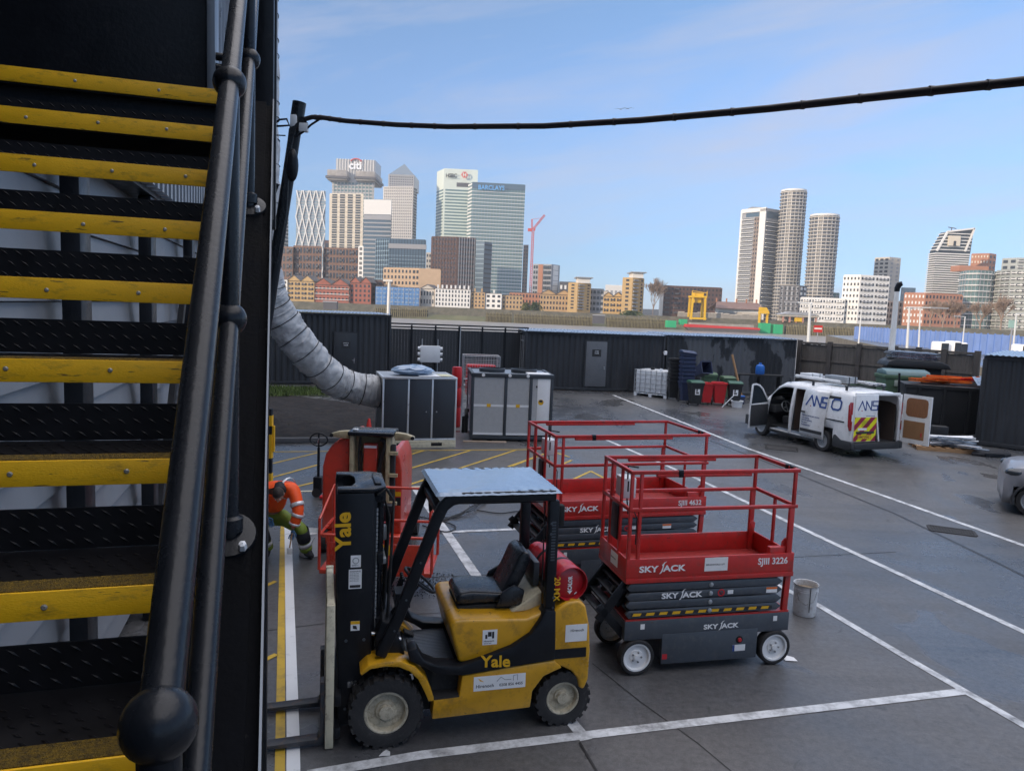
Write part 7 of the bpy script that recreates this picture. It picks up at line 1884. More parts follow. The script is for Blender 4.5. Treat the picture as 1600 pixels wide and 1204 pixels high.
block('office_block', 'narrow blue glass block leaning against the dark red brown block', 'office', [(744, 700), (757, 696), (769, 705)], 379, 30, G1, [dict(f=0, rows=14, cols=1, m=G4, name='floor_band', fw=1, fh=.2), dict(f=1, rows=14, cols=1, m=G3, name='floor_band', fw=1, fh=.3)])
block('apartment_block', 'distant pale block in the gap left of the dark red brown block', 'flats', [(666, 950), (674, 950)], 395, 20, CONC, [dict(rows=10, cols=2, m=G3, fw=.5, fh=.5)])
block('apartment_block', 'small dark red block beside the foot of the cream framed tower', 'flats', [(507, 900), (515, 900)], 376, 20, DBR, [dict(rows=6, cols=1, m=LIT, fw=.6, fh=.5)])
# brown brick flats
for (x0, x1, yt, nm) in ((430, 458, 386, 'left third of the brown brick flats, beside the black pole'), (458, 503, 385, 'middle part of the brown brick flats with dark balconies'), (505, 560, 388, 'right part of the brown brick flats under the cream framed tower')):
    block('apartment_block', nm, 'flats', [(x0, 624), (x1, 620)], yt, 24, BRK, [dict(rows=7, cols=max(4, int((x1-x0)/5)), m=LIT, fw=.55, fh=.68, dep=.5), dict(rows=7, cols=max(2, int((x1-x0)/14)), m=DKC, name='balcony', fw=.35, fh=.22, dep=2.4)], 'brown brick flats')
# beige block
t, F2, zb, zt = block('apartment_block', 'sunlit beige brick block with regular windows above the blue sheeted building', 'flats', [(599, 588), (655, 580), (689, 581)], 420, 20, BGE, [dict(f=0, rows=4, cols=10, m=LIT, fw=.42, fh=.52, r0=.38), dict(f=0, rows=4, cols=2, m=LIT, name='balcony', fw=.5, fh=.5, c0=.82, c1=1, dep=1, r0=.38)])
# riverside houses
def gables(t, a, c, zt, n, h, wall, roofm, dp=10):
    d = Vector((c.x-a.x, c.y-a.y, 0)); l = d.length/n; d.normalize(); nrm = Vector((d.y, -d.x, 0))
    for k in range(n):
        p = a+d*(l*k)-t.location; q = a+d*(l*(k+1))-t.location; m_ = (p+q)/2; z = zt-t.location.z+.52
        b = MB(); bk = -nrm*dp
        P_ = [V((p.x, p.y, z)), V((q.x, q.y, z)), V((m_.x, m_.y, z+h))]; P_ = [v+nrm*.3 for v in P_]
        b.add(P_+[v+bk for v in P_], [(0, 1, 2), (5, 4, 3)]); b.build('gable', wall, t)
        b = MB(); b.add([P_[0]+nrm*.4+V((0, 0, .3)), P_[2]+nrm*.4+V((0, 0, .3)), P_[2]+bk+V((0, 0, .3)), P_[0]+bk+V((0, 0, .3))], [(0, 1, 2, 3)]); b.add([P_[1]+nrm*.4+V((0, 0, .3)), P_[2]+nrm*.4+V((0, 0, .3)), P_[2]+bk+V((0, 0, .3)), P_[1]+bk+V((0, 0, .3))], [(0, 1, 2, 3)]); b.build('pitched_roof', roofm, t, thick=.3)
def house(label, x0, x1, yt, Y, wall, rows, cols, g=0, gh=4, roofm=SLA, bal=0, name='terrace_house', cat='house', wm=LIT, fw=.42, fh=.52, dep=14, chim=0, trim=None, zb=None):
    t, F2, zb_, zt = block(name, label, cat, [(x0, Y+3), (x1, Y)], yt, dep, wall, [dict(rows=rows, cols=cols, m=wm, fw=fw, fh=fh, r0=.06)]+([dict(rows=rows, cols=bal, m=DKC, name='balcony', fw=.55, fh=.22, dep=2.0, r0=.06)] if bal else [])+([dict(rows=rows, cols=1, m=trim, name='trim_band', fw=1, fh=.10, dep=.7, r0=.02, r1=.98)] if trim else []), roof=roofm, zb=zb)
    if g: gables(t, F2[0], F2[1], zt, g, gh, wall, roofm, dep)
    for k in range(chim):
        p = F2[0].lerp(F2[1], (k+.5)/chim)-t.location; MB().box(p.x-.6, p.x+.6, p.y+4, p.y+5.5, zt-zb_+.1, zt-zb_+3.2).build('chimney', wall, t)
    return t
house('pale render house at the left end of the riverside row, by the duct', 430, 449, 437, 560, WHS, 4, 3)
house('yellow brick gabled flats with balconies on the far bank', 449, 491, 440, 558, YBR, 4, 8, 2, 4.2, bal=4, name='gabled_flats', cat='flats')
house('red brick house with white bands and a gable, left of the red corner house', 492, 545, 446, 556, RBR, 3, 9, 2, 4.5, trim=WHS, name='gabled_house', chim=2)
house('red brick corner house with twin gables left of the blue sheeted building', 547, 580, 443, 556, RBR, 4, 5, 2, 4.0, name='gabled_house', chim=1)
house('dark brick return wing behind the blue sheeted building', 580, 600, 438, 566, DBR, 4, 2)
t = house('riverside building wrapped in blue scaffold sheeting', 587, 656, 449, 552, BLS, 4, 12, wm=emat('sheet_gap', (.26, .36, .48), .8), fw=.7, fh=.3, name='sheeted_building', cat='building', dep=12)
for k in range(9):
    p0_ = at(588+k*8.4, 474, 551); MB().tube([p0_-t.location+V((0, -1.5, -2)), p0_-t.location+V((.4, -1.5, 13))], .14, 5).build('scaffold_pole', STL, t)
house('low grey ruined looking building between the blue sheeting and the white terrace', 657, 679, 452, 558, CONC, 2, 5, 1, 3)
house('white terrace with tall dark windows and many white chimneys on the far bank', 680, 735, 452, 552, WHS, 4, 11, 0, fw=.36, fh=.6, chim=8, name='white_terrace', cat='terrace')
house('narrow brown brick house right of the white terrace', 736, 758, 457, 552, TBR, 4, 4, 0, chim=2)
house('white house with dark windows and a small parapet near the middle of the bank', 759, 784, 459, 550, WHS, 3, 3, 0, fw=.5, fh=.5, chim=1)
house('round fronted tan brick house by the riverside bushes', 785, 817, 462, 550, TBR, 3, 6, 0, name='round_house')
house('long low brown roofed row behind the riverside bushes', 796, 846, 458, 575, OBR, 3, 10, 0, name='brick_row', cat='terrace')
house('tan brick lofts with a dark roof left of the first yellow tower', 844, 893, 461, 552, TBR, 3, 10, 2, 3.4, name='brick_lofts', cat='flats')
block('apartment_block', 'block of flats with an orange brick stripe and glass balconies right of the red crane', 'flats', [(833, 655), (862, 650), (875, 660)], 414, 22, GRYC, [dict(f=0, rows=9, cols=1, m=OBR, name='brick_stripe', fw=1, fh=1, c0=.30, c1=.55, dep=.9), dict(f=0, rows=9, cols=2, m=G3, fw=.7, fh=.6, c0=.02, c1=.28), dict(f=0, rows=9, cols=2, m=G3, name='balcony', fw=.85, fh=.6, c0=.57, c1=.98, dep=1.4), dict(f=1, rows=9, cols=1, m=WHS, name='wall_panel', fw=.6, fh=.9)])
block('apartment_block', 'low dark block behind the lofts, right of the orange striped flats', 'flats', [(874, 640), (900, 640)], 441, 18, DKC, [dict(rows=3, cols=4, m=WHS, fw=.5, fh=.4)])
# yellow brick towers
def ytower(label, x0, x1, yt, xc, Y, roofw):
    t, F2, zb, zt = block('brick_tower', label, 'flats', [(x0, Y+2), (xc, Y), (x1, Y+6)], yt, 20, YBR, [dict(f=0, rows=8, cols=1, m=LIT, fw=.3, fh=.45, r0=.1), dict(f=1, rows=9, cols=1, m=LIT, fw=.35, fh=.42, c0=.60, c1=1, r0=.08), dict(f=1, rows=9, cols=1, m=GRYC, name='balcony', fw=1, fh=.3, c0=.05, c1=.45, dep=2.5, r0=.08), dict(f=1, rows=9, cols=1, m=LIT, fw=.7, fh=.4, c0=.05, c1=.45, r0=.11)])
    a = at(xc-4, yt-4, Y+1); c = at(x1+2, yt-6, Y+5)
    MB().box(a.x-t.location.x+2, c.x-t.location.x-2, -8, 10, zt-zb+.5, zt-zb+4.2).build('penthouse', WHS, t); MB().box(a.x-t.location.x+.5, c.x-t.location.x, -10, 12, zt-zb+4.21, zt-zb+4.8).build('flat_roof', GRYC, t)
ytower('yellow brick balcony tower on the waterfront, left of its taller twin', 888, 924, 443, 903, 540, 0)
ytower('taller yellow brick balcony tower beside the bare riverside tree', 973, 1007, 435, 989, 535, 0)
house('grey and glass link building between the two yellow brick towers', 921, 944, 452, 552, GRYC, 4, 4, wm=G3, fw=.7, name='link_building', cat='flats')
house('yellow brick flats with pale gables between the two yellow towers', 943, 973, 464, 548, YBR, 3, 6, 2, 3, bal=3, name='gabled_flats', cat='flats')
block('office_block', 'white curved roof block behind the yellow flats', 'office', [(946, 760), (973, 760)], 446, 25, WHS, [dict(rows=2, cols=4, m=GRYC, fw=.5, fh=.3)])
house('pale flats behind, left of the taller yellow tower', 926, 950, 455, 600, CONC, 3, 5, name='flats', cat='flats')
block('apartment_block', 'long dark brown block with a white edge behind the yellow gantry crane', 'flats', [(1032, 572), (1037, 560), (1129, 562)], 448, 18, DBR, [dict(f=1, rows=6, cols=16, m=LIT, fw=.45, fh=.45, r0=.05), dict(f=1, rows=6, cols=2, m=DKC, name='balcony', fw=.5, fh=.3, dep=2, c1=.3, r0=.05), dict(f=0, rows=1, cols=1, m=WHS, name='wall_panel', fw=1, fh=1)])
# riverside shed and yard
t = house('long riverside shed with a brown roof and pale walls right of the gantry crane', 1118, 1194, 482, 520, WHS, 1, 1, wm=CONC, fw=.9, fh=.2, name='river_shed', cat='shed', dep=16)
a = at(1117, 481, 519)-t.location; c = at(1196, 484, 519)-t.location; zr = at(1150, 472, 527).z-t.location.z
b = MB(); b.add([(a.x, a.y-1, a.z), (c.x, c.y-1, a.z), (c.x-3, c.y+8, zr), (a.x+3, a.y+8, zr)], [(0, 1, 2, 3)]); b.add([(a.x+3, a.y+8, zr), (c.x-3, c.y+8, zr), (c.x, c.y+18, a.z), (a.x, a.y+18, a.z)], [(0, 1, 2, 3)]); b.build('pitched_roof', emat('brown_roof', (.17, .11, .095), .8), t, thick=.3)
for k in range(5):
    x = a.x+(c.x-a.x)*(k+.4)/5; MB().box(x-.4, x+.4, a.y+7, a.y+8, zr-.3, zr+2.4).build('chimney', OBR, t)
AGG = emat('aggregate_wall', (.30, .28, .25), .95, 0, .2, .3)
for i in range(13):
    px = 1064+i*10; p_ = at(px, 497, 512); o = thing('concrete_bay', 'pale concrete block bay in the row on the wharf', 'concrete bay', (p_.x, p_.y, BZ-2), 0, 'concrete block bays on the wharf')
    hgt = random.uniform(4.2, 5.6); MB().box(-2.2, 2.2, -1.5, 1.5, 0, hgt).build('block_wall', AGG, o); MB().box(-1.9, 1.9, -1.3, 1.3, hgt, hgt+.5).build('capping', CONC, o)
# yellow gantry crane
p_ = at(1088, 497, 505); t = thing('gantry_crane', 'yellow gantry crane on four legs on the far wharf', 'crane', (p_.x, p_.y, p_.z-1))
zc = at(1088, 465, 505).z-t.location.z
for sx in (-1, 1):
    for sy in (-1, 1): MB().bar((sx*4.6, sy*4, 0), (sx*4.2, sy*4, zc), 1.3, 1.3).build('leg', CRY, t)
MB().box(-5.2, 5.2, -5, 5, zc, zc+1.2).build('deck', CRY, t); MB().box(-2.0, 2.0, -2, 2, zc-3.4, zc-.01).build('hopper', CRY, t); MB().box(-5.6, 5.6, -4.6, -3.4, .3, 1.5).build('cross_beam', CRY, t)
MB().box(-3.6, 3.4, -2.5, 2.5, zc+1.21, zc+3.3).build('machine_house', CRY, t)
b = MB()
for x in (-5, 5): b.tube([(x, -4.8, zc+1.2), (x, -4.8, zc+4.6)], .25, 5)
b.tube([(-5, -4.8, zc+4.4), (5, -4.8, zc+3.2)], .2, 5); b.build('rails', CRY, t)
p_ = at(1192, 503, 500); t = thing('loading_hopper', 'small yellow loading hopper beside the shed on the wharf', 'hopper', (p_.x, p_.y, p_.z-1)); zc = at(1192, 480, 500).z-t.location.z
for sx in (-1, 1): MB().box(sx*2.6-.5, sx*2.6+.5, -1, 1, 0, zc*.6).build('leg', CRY, t)
MB().box(-3.2, 3.4, -1.6, 1.6, zc*.6, zc*.72).build('deck', CRY, t); MB().prism([(-3, zc*.72), (3.4, zc*.72), (1.4, zc), (-3, zc)], 'y', -1.4, 1.4).build('hopper', CRY, t)
# barge and green containers at the water
p0_, p1_ = at(1070, 508, 470), at(1185, 516, 470)
t = thing('red_barge', 'long low red barge moored in front of the far wharf', 'barge', ((p0_.x+p1_.x)/2, 470, -5)); hl = (p1_.x-p0_.x)/2
MB().prism([(-hl, 2.3), (-hl+2.4, 0.3), (hl-1.5, .3), (hl, 1.8), (hl-.5, 2.3)], 'y', -3.4, 3.4).build('hull', emat('barge_hull', (.10, .09, .09), .8), t); MB().prism([(-hl-.2, 2.31), (hl-.3, 2.31), (hl-.2, 3.4), (-hl, 4.2)], 'y', -3.5, 3.5).build('gunwale', BRG, t); MB().box(-hl+3, hl-4, -3, 3, 3.3, 5.2).build('cargo', AGG, t)
for (x0, x1, y0, y1, lab) in ((1041, 1056, 501, 511, 'green container at the water left of the red barge'), (1062, 1073, 499, 507, 'smaller green container at the left end of the red barge'), (1187, 1203, 505, 520, 'green container at the right end of the red barge'), (1207, 1222, 507, 521, 'rightmost green container, beside the dark gap in the wharf')):
    u, v_ = at(x0, y1, 474), at(x1, y0, 474); t = thing('green_container', lab, 'container', ((u.x+v_.x)/2, 474, u.z)); hw = (v_.x-u.x)/2; MB().box(-hw, hw, -2, 4, 0, v_.z-u.z).build('body', GRNC, t)
    b = MB(); 
    for k in range(6): x = -hw+hw*2*(k+.5)/6; b.box(x-.25, x+.25, -2.12, -2.0, .2, v_.z-u.z-.2)
    b.build('ribs', GRNC, t); MB().box(-hw-.1, hw+.1, -2.15, -1.9, -.3, .0).build('skid', DKC, t)
# white tower and round towers on the right
t, F2, zb, zt = block('apartment_tower', 'white framed balcony tower with a bright vertical fin, left of the two round towers', 'tower', [(1160, 752), (1198, 730), (1222, 742)], 328, 34, GRYC, [dict(f=0, rows=24, cols=1, m=G3, name='window_band', fw=.98, fh=.55, c0=.06, c1=.52, r1=.93), dict(f=0, rows=24, cols=1, m=WHS, name='balcony', fw=1, fh=.16, c0=0, c1=.54, dep=2.6, r1=.93), dict(f=0, rows=1, cols=1, m=emat('brown_strip', (.24, .19, .16), .8), name='brick_strip', fw=1, fh=1, c0=.55, c1=.74, dep=.8, r1=.93), dict(f=0, rows=24, cols=2, m=G3, name='window', fw=.4, fh=.5, c0=.55, c1=.74, dep=1.2, r1=.93), dict(f=0, rows=1, cols=1, m=WHS, name='white_fin', fw=1, fh=1, c0=.76, c1=1.0, dep=2.2), dict(f=0, rows=1, cols=1, m=WHS, name='white_fin', fw=1, fh=1, c0=-.03, c1=.04, dep=2.2), dict(f=0, rows=1, cols=1, m=WHS, name='top_band', fw=1, fh=1, r0=.975, r1=1.01, dep=2.2), dict(f=0, rows=1, cols=1, m=G1, name='window_band', fw=.9, fh=.8, r0=.93, r1=.975, c0=.15, c1=.75), dict(f=1, rows=24, cols=1, m=G3, name='window_band', fw=.98, fh=.6, r1=.90), dict(f=1, rows=24, cols=1, m=WHS, name='balcony', fw=.95, fh=.18, dep=2.8, r1=.90), dict(f=1, rows=1, cols=1, m=G1, name='window_band', fw=.95, fh=.8, r0=.91, r1=.985), dict(f=1, rows=1, cols=1, m=WHS, name='white_fin', fw=1, fh=1, c0=.96, c1=1.04, dep=2.4)])
MB().box(-9, 6, -4, 8, zt-zb+.6, zt-zb+4).build('plant_room', GRYC, t)
def rtower(label, pxt, pyt, wpx, Y, ybot, n):
    p_ = at(pxt, pyt, Y); rr_ = wpx/2*Y/F; t = thing('round_tower', label, 'tower', (p_.x, p_.y+rr_, BZ), 0, None); H = p_.z-BZ
    MB().lathe([(.01, 0), (rr_*.95, 0), (rr_*.95, H), (.01, H)], 40).build('glass_drum', emat('drum_glass', (.10, .11, .125), .3, 0, .3, .1), t, smooth=True)
    for k in range(n):
        z = H*(k+.5)/n; h = H/n*.24
        b = MB(); off = (k % 3)*.9; b.lathe([(rr_*.95, z), (rr_*1.02, z), (rr_*1.02, z+h), (rr_*.95, z+h)], 40); b.build('floor_ring', CONC, t, smooth=True)
    for k in range(10):
        a_ = math.pi+math.pi*(k+.5)/10; q = V((rr_*.955*math.cos(a_), rr_*.955*math.sin(a_), H/2)); d_ = V((-math.sin(a_), math.cos(a_), 0))
        place('mullion', STL, t, q+t.location, d_, .8, .8, H*.99)
    b = MB(); b.lathe([(rr_*.8, H), (rr_*.98, H), (rr_*.98, H+1.6), (rr_*.8, H+1.6)], 40); b.build('crown_ring', WHS, t, smooth=True)
    return t
rtower('taller round tower wrapped in white floor rings', 1248, 297, 39, 715, 480, 38)
rtower('shorter round tower wrapped in white floor rings, right of the taller one', 1298, 336, 44, 672, 466, 30)
block('apartment_block', 'dark block with white bays at the foot of the taller round tower', 'flats', [(1219, 640), (1250, 632), (1261, 640)], 447, 22, DKC, [dict(f=0, rows=7, cols=4, m=GRYC, name='wall_panel', fw=.4, fh=.8), dict(f=0, rows=7, cols=5, m=LIT, fw=.4, fh=.5, dep=.8), dict(f=1, rows=7, cols=2, m=WHS, fw=.5, fh=.5)])
block('apartment_block', 'green grey glass podium at the foot of the shorter round tower', 'flats', [(1250, 700), (1312, 700)], 457, 25, G2, [dict(rows=5, cols=8, m=GRYC, fw=.5, fh=.4)])
block('apartment_block', 'low white riverside flats, left wing of the white group', 'flats', [(1251, 566), (1321, 560)], 466, 20, WHS, [dict(rows=4, cols=16, m=LIT, fw=.42, fh=.42, r0=.05), dict(rows=4, cols=4, m=WHS, name='balcony', fw=.5, fh=.14, dep=2.2)])
block('apartment_block', 'taller white riverside flats with balconies in front of the grey tower block', 'flats', [(1318, 566), (1345, 556), (1391, 560)], 431, 22, WHS, [dict(f=0, rows=8, cols=5, m=LIT, fw=.4, fh=.42, r0=.04), dict(f=1, rows=8, cols=8, m=LIT, fw=.42, fh=.45, r0=.04), dict(f=1, rows=8, cols=2, m=GRYC, name='balcony', fw=.6, fh=.16, dep=2.4, r0=.04)])
block('tower_block', 'grey concrete tower block behind the white riverside flats', 'tower', [(1367, 765), (1390, 750), (1408, 758)], 403, 25, CONC, [dict(f=0, rows=17, cols=3, m=LIT, fw=.6, fh=.5), dict(f=1, rows=17, cols=2, m=GRYC, fw=.35, fh=.4)])
block('apartment_block', 'dark based pale block behind the lamp column', 'flats', [(1386, 580), (1415, 582)], 471, 18, CONC, [dict(rows=4, cols=6, m=LIT, fw=.5, fh=.6)])
block('office_block', 'small glass block between the grey tower block and the red brick flats', 'office', [(1408, 800), (1431, 800)], 450, 20, G4, [dict(rows=4, cols=4, m=GRYC, fw=.5, fh=.3)])
block('apartment_block', 'orange red brick flats with white bays behind the bare trees', 'flats', [(1413, 560), (1446, 552), (1505, 556)], 459, 20, OBR, [dict(f=0, rows=5, cols=6, m=WHS, fw=.4, fh=.45, r0=.05), dict(f=1, rows=5, cols=11, m=LIT, fw=.4, fh=.5, r0=.05)])
# slanted tower
Y = 640; t_p = at(1478, 457, Y); t = thing('slanted_tower', 'banded tower with a sloping glass top and cream penthouse', 'tower', (t_p.x, Y, BZ))
def lp_(px, py, y=Y): 
    q = at(px, py, y); return (q.x-t.location.x, q.z-t.location.z)
prof = [(lp_(1455, 470)[0], 0), (lp_(1502, 470)[0], 0), lp_(1522, 357), lp_(1480, 362), lp_(1463, 392)]
MB().prism(prof, 'y', 0, 10).build('tower_body', G3, t)
for k in range(20):
    f_ = (k+.5)/20; yy = 465-(465-394)*f_ ; l_ = lp_(1455+8*f_, yy); r_ = lp_(1503+11*f_, yy)
    MB().box(l_[0]-.8, r_[0]+.3, -1.4, 11, l_[1]-.45, l_[1]+.45).build('floor_band', WHS if k % 1 == 0 else GRYC, t)
for k in range(6):
    f_ = (k+.5)/6; yy = 392-(392-362)*f_; l_ = lp_(1463+17*f_, yy); r_ = lp_(1515+7*f_, yy); MB().box(l_[0]-.8, r_[0]-.5, -.8, 10.6, l_[1]-.35, l_[1]+.35).build('floor_band', WHS, t)
MB().bar((prof[4][0], -.8, prof[4][1]), (prof[3][0], -.8, prof[3][1]), 1.6, 1.2, (0, 1, 0)).build('sloping_fin', WHS, t); MB().bar((prof[2][0], -.8, prof[2][1]), (lp_(1507, 393)[0], -.8, lp_(1507, 393)[1]), 1.4, 1.2, (0, 1, 0)).build('sloping_fin', WHS, t); MB().bar((prof[3][0], -.8, prof[3][1]), (prof[2][0], -.8, prof[2][1]), 1.4, 1.2, (0, 1, 0)).build('sloping_fin', WHS, t)
u, v_ = lp_(1480, 384), lp_(1499, 369); MB().box(u[0], v_[0], -2.4, 0, u[1], v_[1]).build('penthouse', CRMS, t); MB().box((u[0]+v_[0])/2-1, (u[0]+v_[0])/2+1, -2.7, -2.41, u[1], u[1]+4).build('window', LIT, t)
b = MB(); q = lp_(1495, 361); b.tube([(q[0], 8, q[1]-3), (q[0], 8, q[1]+4)], .4, 5); b.tube([(q[0]-3, 8, q[1]+4), (q[0]+4, 8, q[1]+3)], .4, 5); b.build('roof_crane', DKC, t)
block('apartment_block', 'orange brown brick block rising right of the slanted tower', 'flats', [(1518, 700), (1546, 690), (1557, 696)], 397, 25, OBR, [dict(f=0, rows=14, cols=6, m=CRMS, fw=.4, fh=.4), dict(f=1, rows=14, cols=2, m=LIT, fw=.4, fh=.4)])
t, F2, zb, zt = block('apartment_block', 'curved pale green glass flats with white floor edges near the right edge', 'flats', [(1500, 590), (1512, 575), (1530, 568), (1548, 570), (1560, 580)], 424, 22, G2, [d_ for f_ in range(4) for d_ in (dict(f=f_, rows=10, cols=1, m=WHS, name='floor_band', fw=1.02, fh=.16, dep=1.6), dict(f=f_, rows=1, cols=3, m=GRYC, name='mullion', fw=.12, fh=1, dep=.7))])
MB().box(-9, 14, 2, 14, zt-zb+.5, zt-zb+5).build('penthouse', OBR, t)
block('apartment_block', 'stepped brown flats with rows of balconies at the right edge', 'flats', [(1557, 574), (1580, 556), (1625, 545)], 422, 22, emat('brown_render', (.31, .33, .31), .8), [dict(f=0, rows=10, cols=3, m=LIT, fw=.6, fh=.5), dict(f=0, rows=10, cols=2, m=WHS, name='balcony', fw=.8, fh=.15, dep=2.4), dict(f=1, rows=10, cols=5, m=LIT, fw=.6, fh=.5), dict(f=1, rows=10, cols=4, m=WHS, name='balcony', fw=.8, fh=.15, dep=2.4)])
block('apartment_block', 'upper set back storeys of the brown flats at the right edge', 'flats', [(1566, 600), (1590, 590), (1640, 585)], 404, 22, emat('brown_render_upper', (.36, .38, .36), .8), [dict(f=0, rows=12, cols=2, m=G3, fw=.6, fh=.5), dict(f=1, rows=12, cols=4, m=G3, fw=.6, fh=.5), dict(f=1, rows=12, cols=1, m=WHS, name='floor_band', fw=1, fh=.12, dep=1.5)])
# pavilion on the wharf at right
p_ = at(1246, 502, 500); t = thing('wharf_pavilion', 'low pavilion with a broad pale roof and pink columns on the far wharf', 'pavilion', (p_.x, 500, BZ-1)); 
MB().box(-13, 13, -3, 6, 4.0, 5.2).build('roof', CONC, t); MB().prism([(-13.5, 5.2), (13.5, 5.2), (6, 7.2), (-6, 7.2)], 'y', -3.5, 6.5).build('upper_roof', GRYC, t)
for k in range(6): MB().box(-11+k*4.4, -10+k*4.4, -2.5, -1.5, 0, 3.99).build('column', emat('pink_column', (.48, .25, .20), .8) if k == 0 else MATS['pink_column'], t)
MB().box(-3, 2, -2.8, -2.2, .8, 3.4).build('yellow_panel', CRY, t); MB().box(-12, 12, 2, 5, 0, 3.99).build('back_wall', CONC, t)
# ---- timber piles along the far wall
PILE = emat('timber_pile', (.19, .165, .095), .95, 0, .4, .5)
for (x0, x1, yt, yb, Y_, nP, lab) in ((585, 668, 479, 489, 505, 26, 'row of dark timber piles below the blue sheeted building'), (759, 800, 487, 498, 496, 18, 'timber jetty piles below the riverside bushes'), (803, 926, 489, 506, 489, 52, 'long row of tall timber piles in front of the lofts and the first yellow tower'), (948, 1042, 494, 509, 484, 42, 'pale timber piles between the dock entrance and the green containers'), (1228, 1340, 507, 524, 474, 44, 'long run of timber piles at the right of the wharf')):
    a, c = at(x0, (yt+yb)/2, Y_), at(x1, (yt+yb)/2+(x1-x0)*.030, Y_); t = thing('pile_wall', lab, 'piles', (a.x, Y_, -5))
    ht = at(x0, yt, Y_).z+5
    for k in range(nP):
        x = (c.x-a.x)*(k+.5)/nP; MB().tube([(x, random.uniform(-.3, .3), 0), (x, random.uniform(-.2, .2), ht*random.uniform(.86, 1.06))], (c.x-a.x)/nP*.30, 6).build('pile', PILE, t)
    MB().box(0, c.x-a.x, .8, 1.2, ht*.55, ht*.68).build('waling', PILE, t); MB().box(0, c.x-a.x, 1.3, 3, -.2, ht*.85).build('back_wall', emat('pile_backing', (.05, .05, .04), .95) if 'pile_backing' not in MATS else MATS['pile_backing'], t)
for (x0, x1, yt, yb, Y_, lab) in ((505, 526, 471, 483, 470, 'dark box shaped mooring on the far foreshore left of the white pole'), (926, 945, 492, 505, 485, 'dark gap of the dock entrance right of the tall timber piles')):
    a, c = at(x0, yb, Y_), at(x1, yt, Y_); t = thing('mooring_box', lab, 'mooring', (a.x, Y_, a.z)); MB().box(0, c.x-a.x, 0, 4, 0, c.z-a.z).build('box_body', DKC, t); MB().box(-.3, c.x-a.x+.3, -.3, .2, c.z-a.z-.6, c.z-a.z+.1).build('rim', GRYC, t)
# ---- red tower crane
p_ = at(829, 452, 1000); t = thing('tower_crane', 'slim red luffing crane right of the wide glass tower', 'crane', (p_.x, 1000, BZ))
zk = at(829, 358, 1000).z-BZ; zj = at(851, 336, 1000).z-BZ; dx = at(851, 336, 1000).x-p_.x
def lattice(b, p, q, w_, n, r):
    p, q = V(p), V(q); d = (q-p).normalized(); s = V((1, 0, 0)) if abs(d.z) > .8 else V((0, 0, 1)); s = (s-d*s.dot(d)).normalized()*w_/2; e = d.cross(s)
    cs = [s+e, s-e, -s-e, -s+e]
    for c in cs: b.tube([p+c, q+c], r, 4)
    for k in range(n):
        for j in range(4): b.tube([p.lerp(q, k/n)+cs[j], p.lerp(q, (k+1)/n)+cs[(j+1) % 4]], r*.7, 3)
b = MB(); lattice(b, (0, 0, 0), (0, 0, zk), 2.6, 34, .42); b.build('mast', CRR, t)
b = MB(); lattice(b, (0, 0, zk), (dx, 0, zj), 2.0, 16, .36); b.build('jib', CRR, t)
b = MB(); lattice(b, (-1.5, 0, zk), (-2, 0, zk+13), 1.6, 5, .34); b.tube([(-2, 0, zk+13), (dx*.8, 0, zk+(zj-zk)*.8)], .25, 4); b.build('a_frame', CRR, t)
MB().box(-7, -1, -1.5, 1.5, zk-3, zk+1).build('counterweight', CRR, t); MB().box(.5, 3, -2, -.5, zk-2, zk+1).build('cab', CRR, t)
# ---- white mast left, street lamps and mast at right
a, c = at(606, 495, 60.0), at(608.5, 438, 60.0); t = thing('signal_mast', 'slim white mast standing behind the containers in front of the blue sheeting', 'mast', (a.x, 60, -1)); MB().tube([(0, 0, 0), (c.x-a.x, 0, c.z+1)], [.17, .12], 10).build('mast', WHS, t, smooth=True); MB().box(c.x-a.x-.5, c.x-a.x+.25, -.15, .15, c.z+.9, c.z+1.05).build('top_arm', WHS, t)
def lamp(label, xb, yb, xt, yt, Y, arm=1.2, r=.09, grp=None):
    a, c = at(xb, yb, Y), at(xt, yt, Y); t = thing('street_lamp', label, 'street lamp', (a.x, Y, 0), 0, grp)
    MB().tube([(0, 0, 0), (c.x-a.x, 0, c.z)], [r*1.3, r*.8], 8).build('post', emat('lamp_post_paint', (.60, .62, .62), .5) if 'lamp_post_paint' not in MATS else MATS['lamp_post_paint'], t, smooth=True)
    MB().tube([(c.x-a.x-arm*.1, 0, c.z), (c.x-a.x+arm, 0, c.z+.05)], r*.5, 6).build('arm', MATS['lamp_post_paint'], t); MB().box(min(c.x-a.x+arm*.7, c.x-a.x+arm*1.3), max(c.x-a.x+arm*.7, c.x-a.x+arm*1.3), -.12, .12, c.z-.02, c.z+.12).build('lamp_head', GRYC, t)
GL = 'street lamps beyond the timber fence'
lamp('white street lamp left of the blue hoarding, above the container roof', 1264, 540, 1266, 474, 60, -1.6, .13, GL)
lamp('tall white lamp with a long arm to the right, beside the thick lamp column', 1418, 545, 1421, 480, 75, 3.0, .12, GL)
lamp('slim white lamp behind the blue hoarding beside the long armed lamp', 1436, 545, 1438, 483, 95, -1.4, .10, GL)
lamp('slim grey lamp in front of the bare trees', 1503, 550, 1508, 495, 90, -1.0, .07, GL)
lamp('lamp with two short arms near the right edge by the green sign', 1583, 550, 1588, 490, 80, 1.4, .09, GL)
lamp('thin lamp in front of the low white flats', 1343, 520, 1346, 484, 120, -1.6, .10, GL)
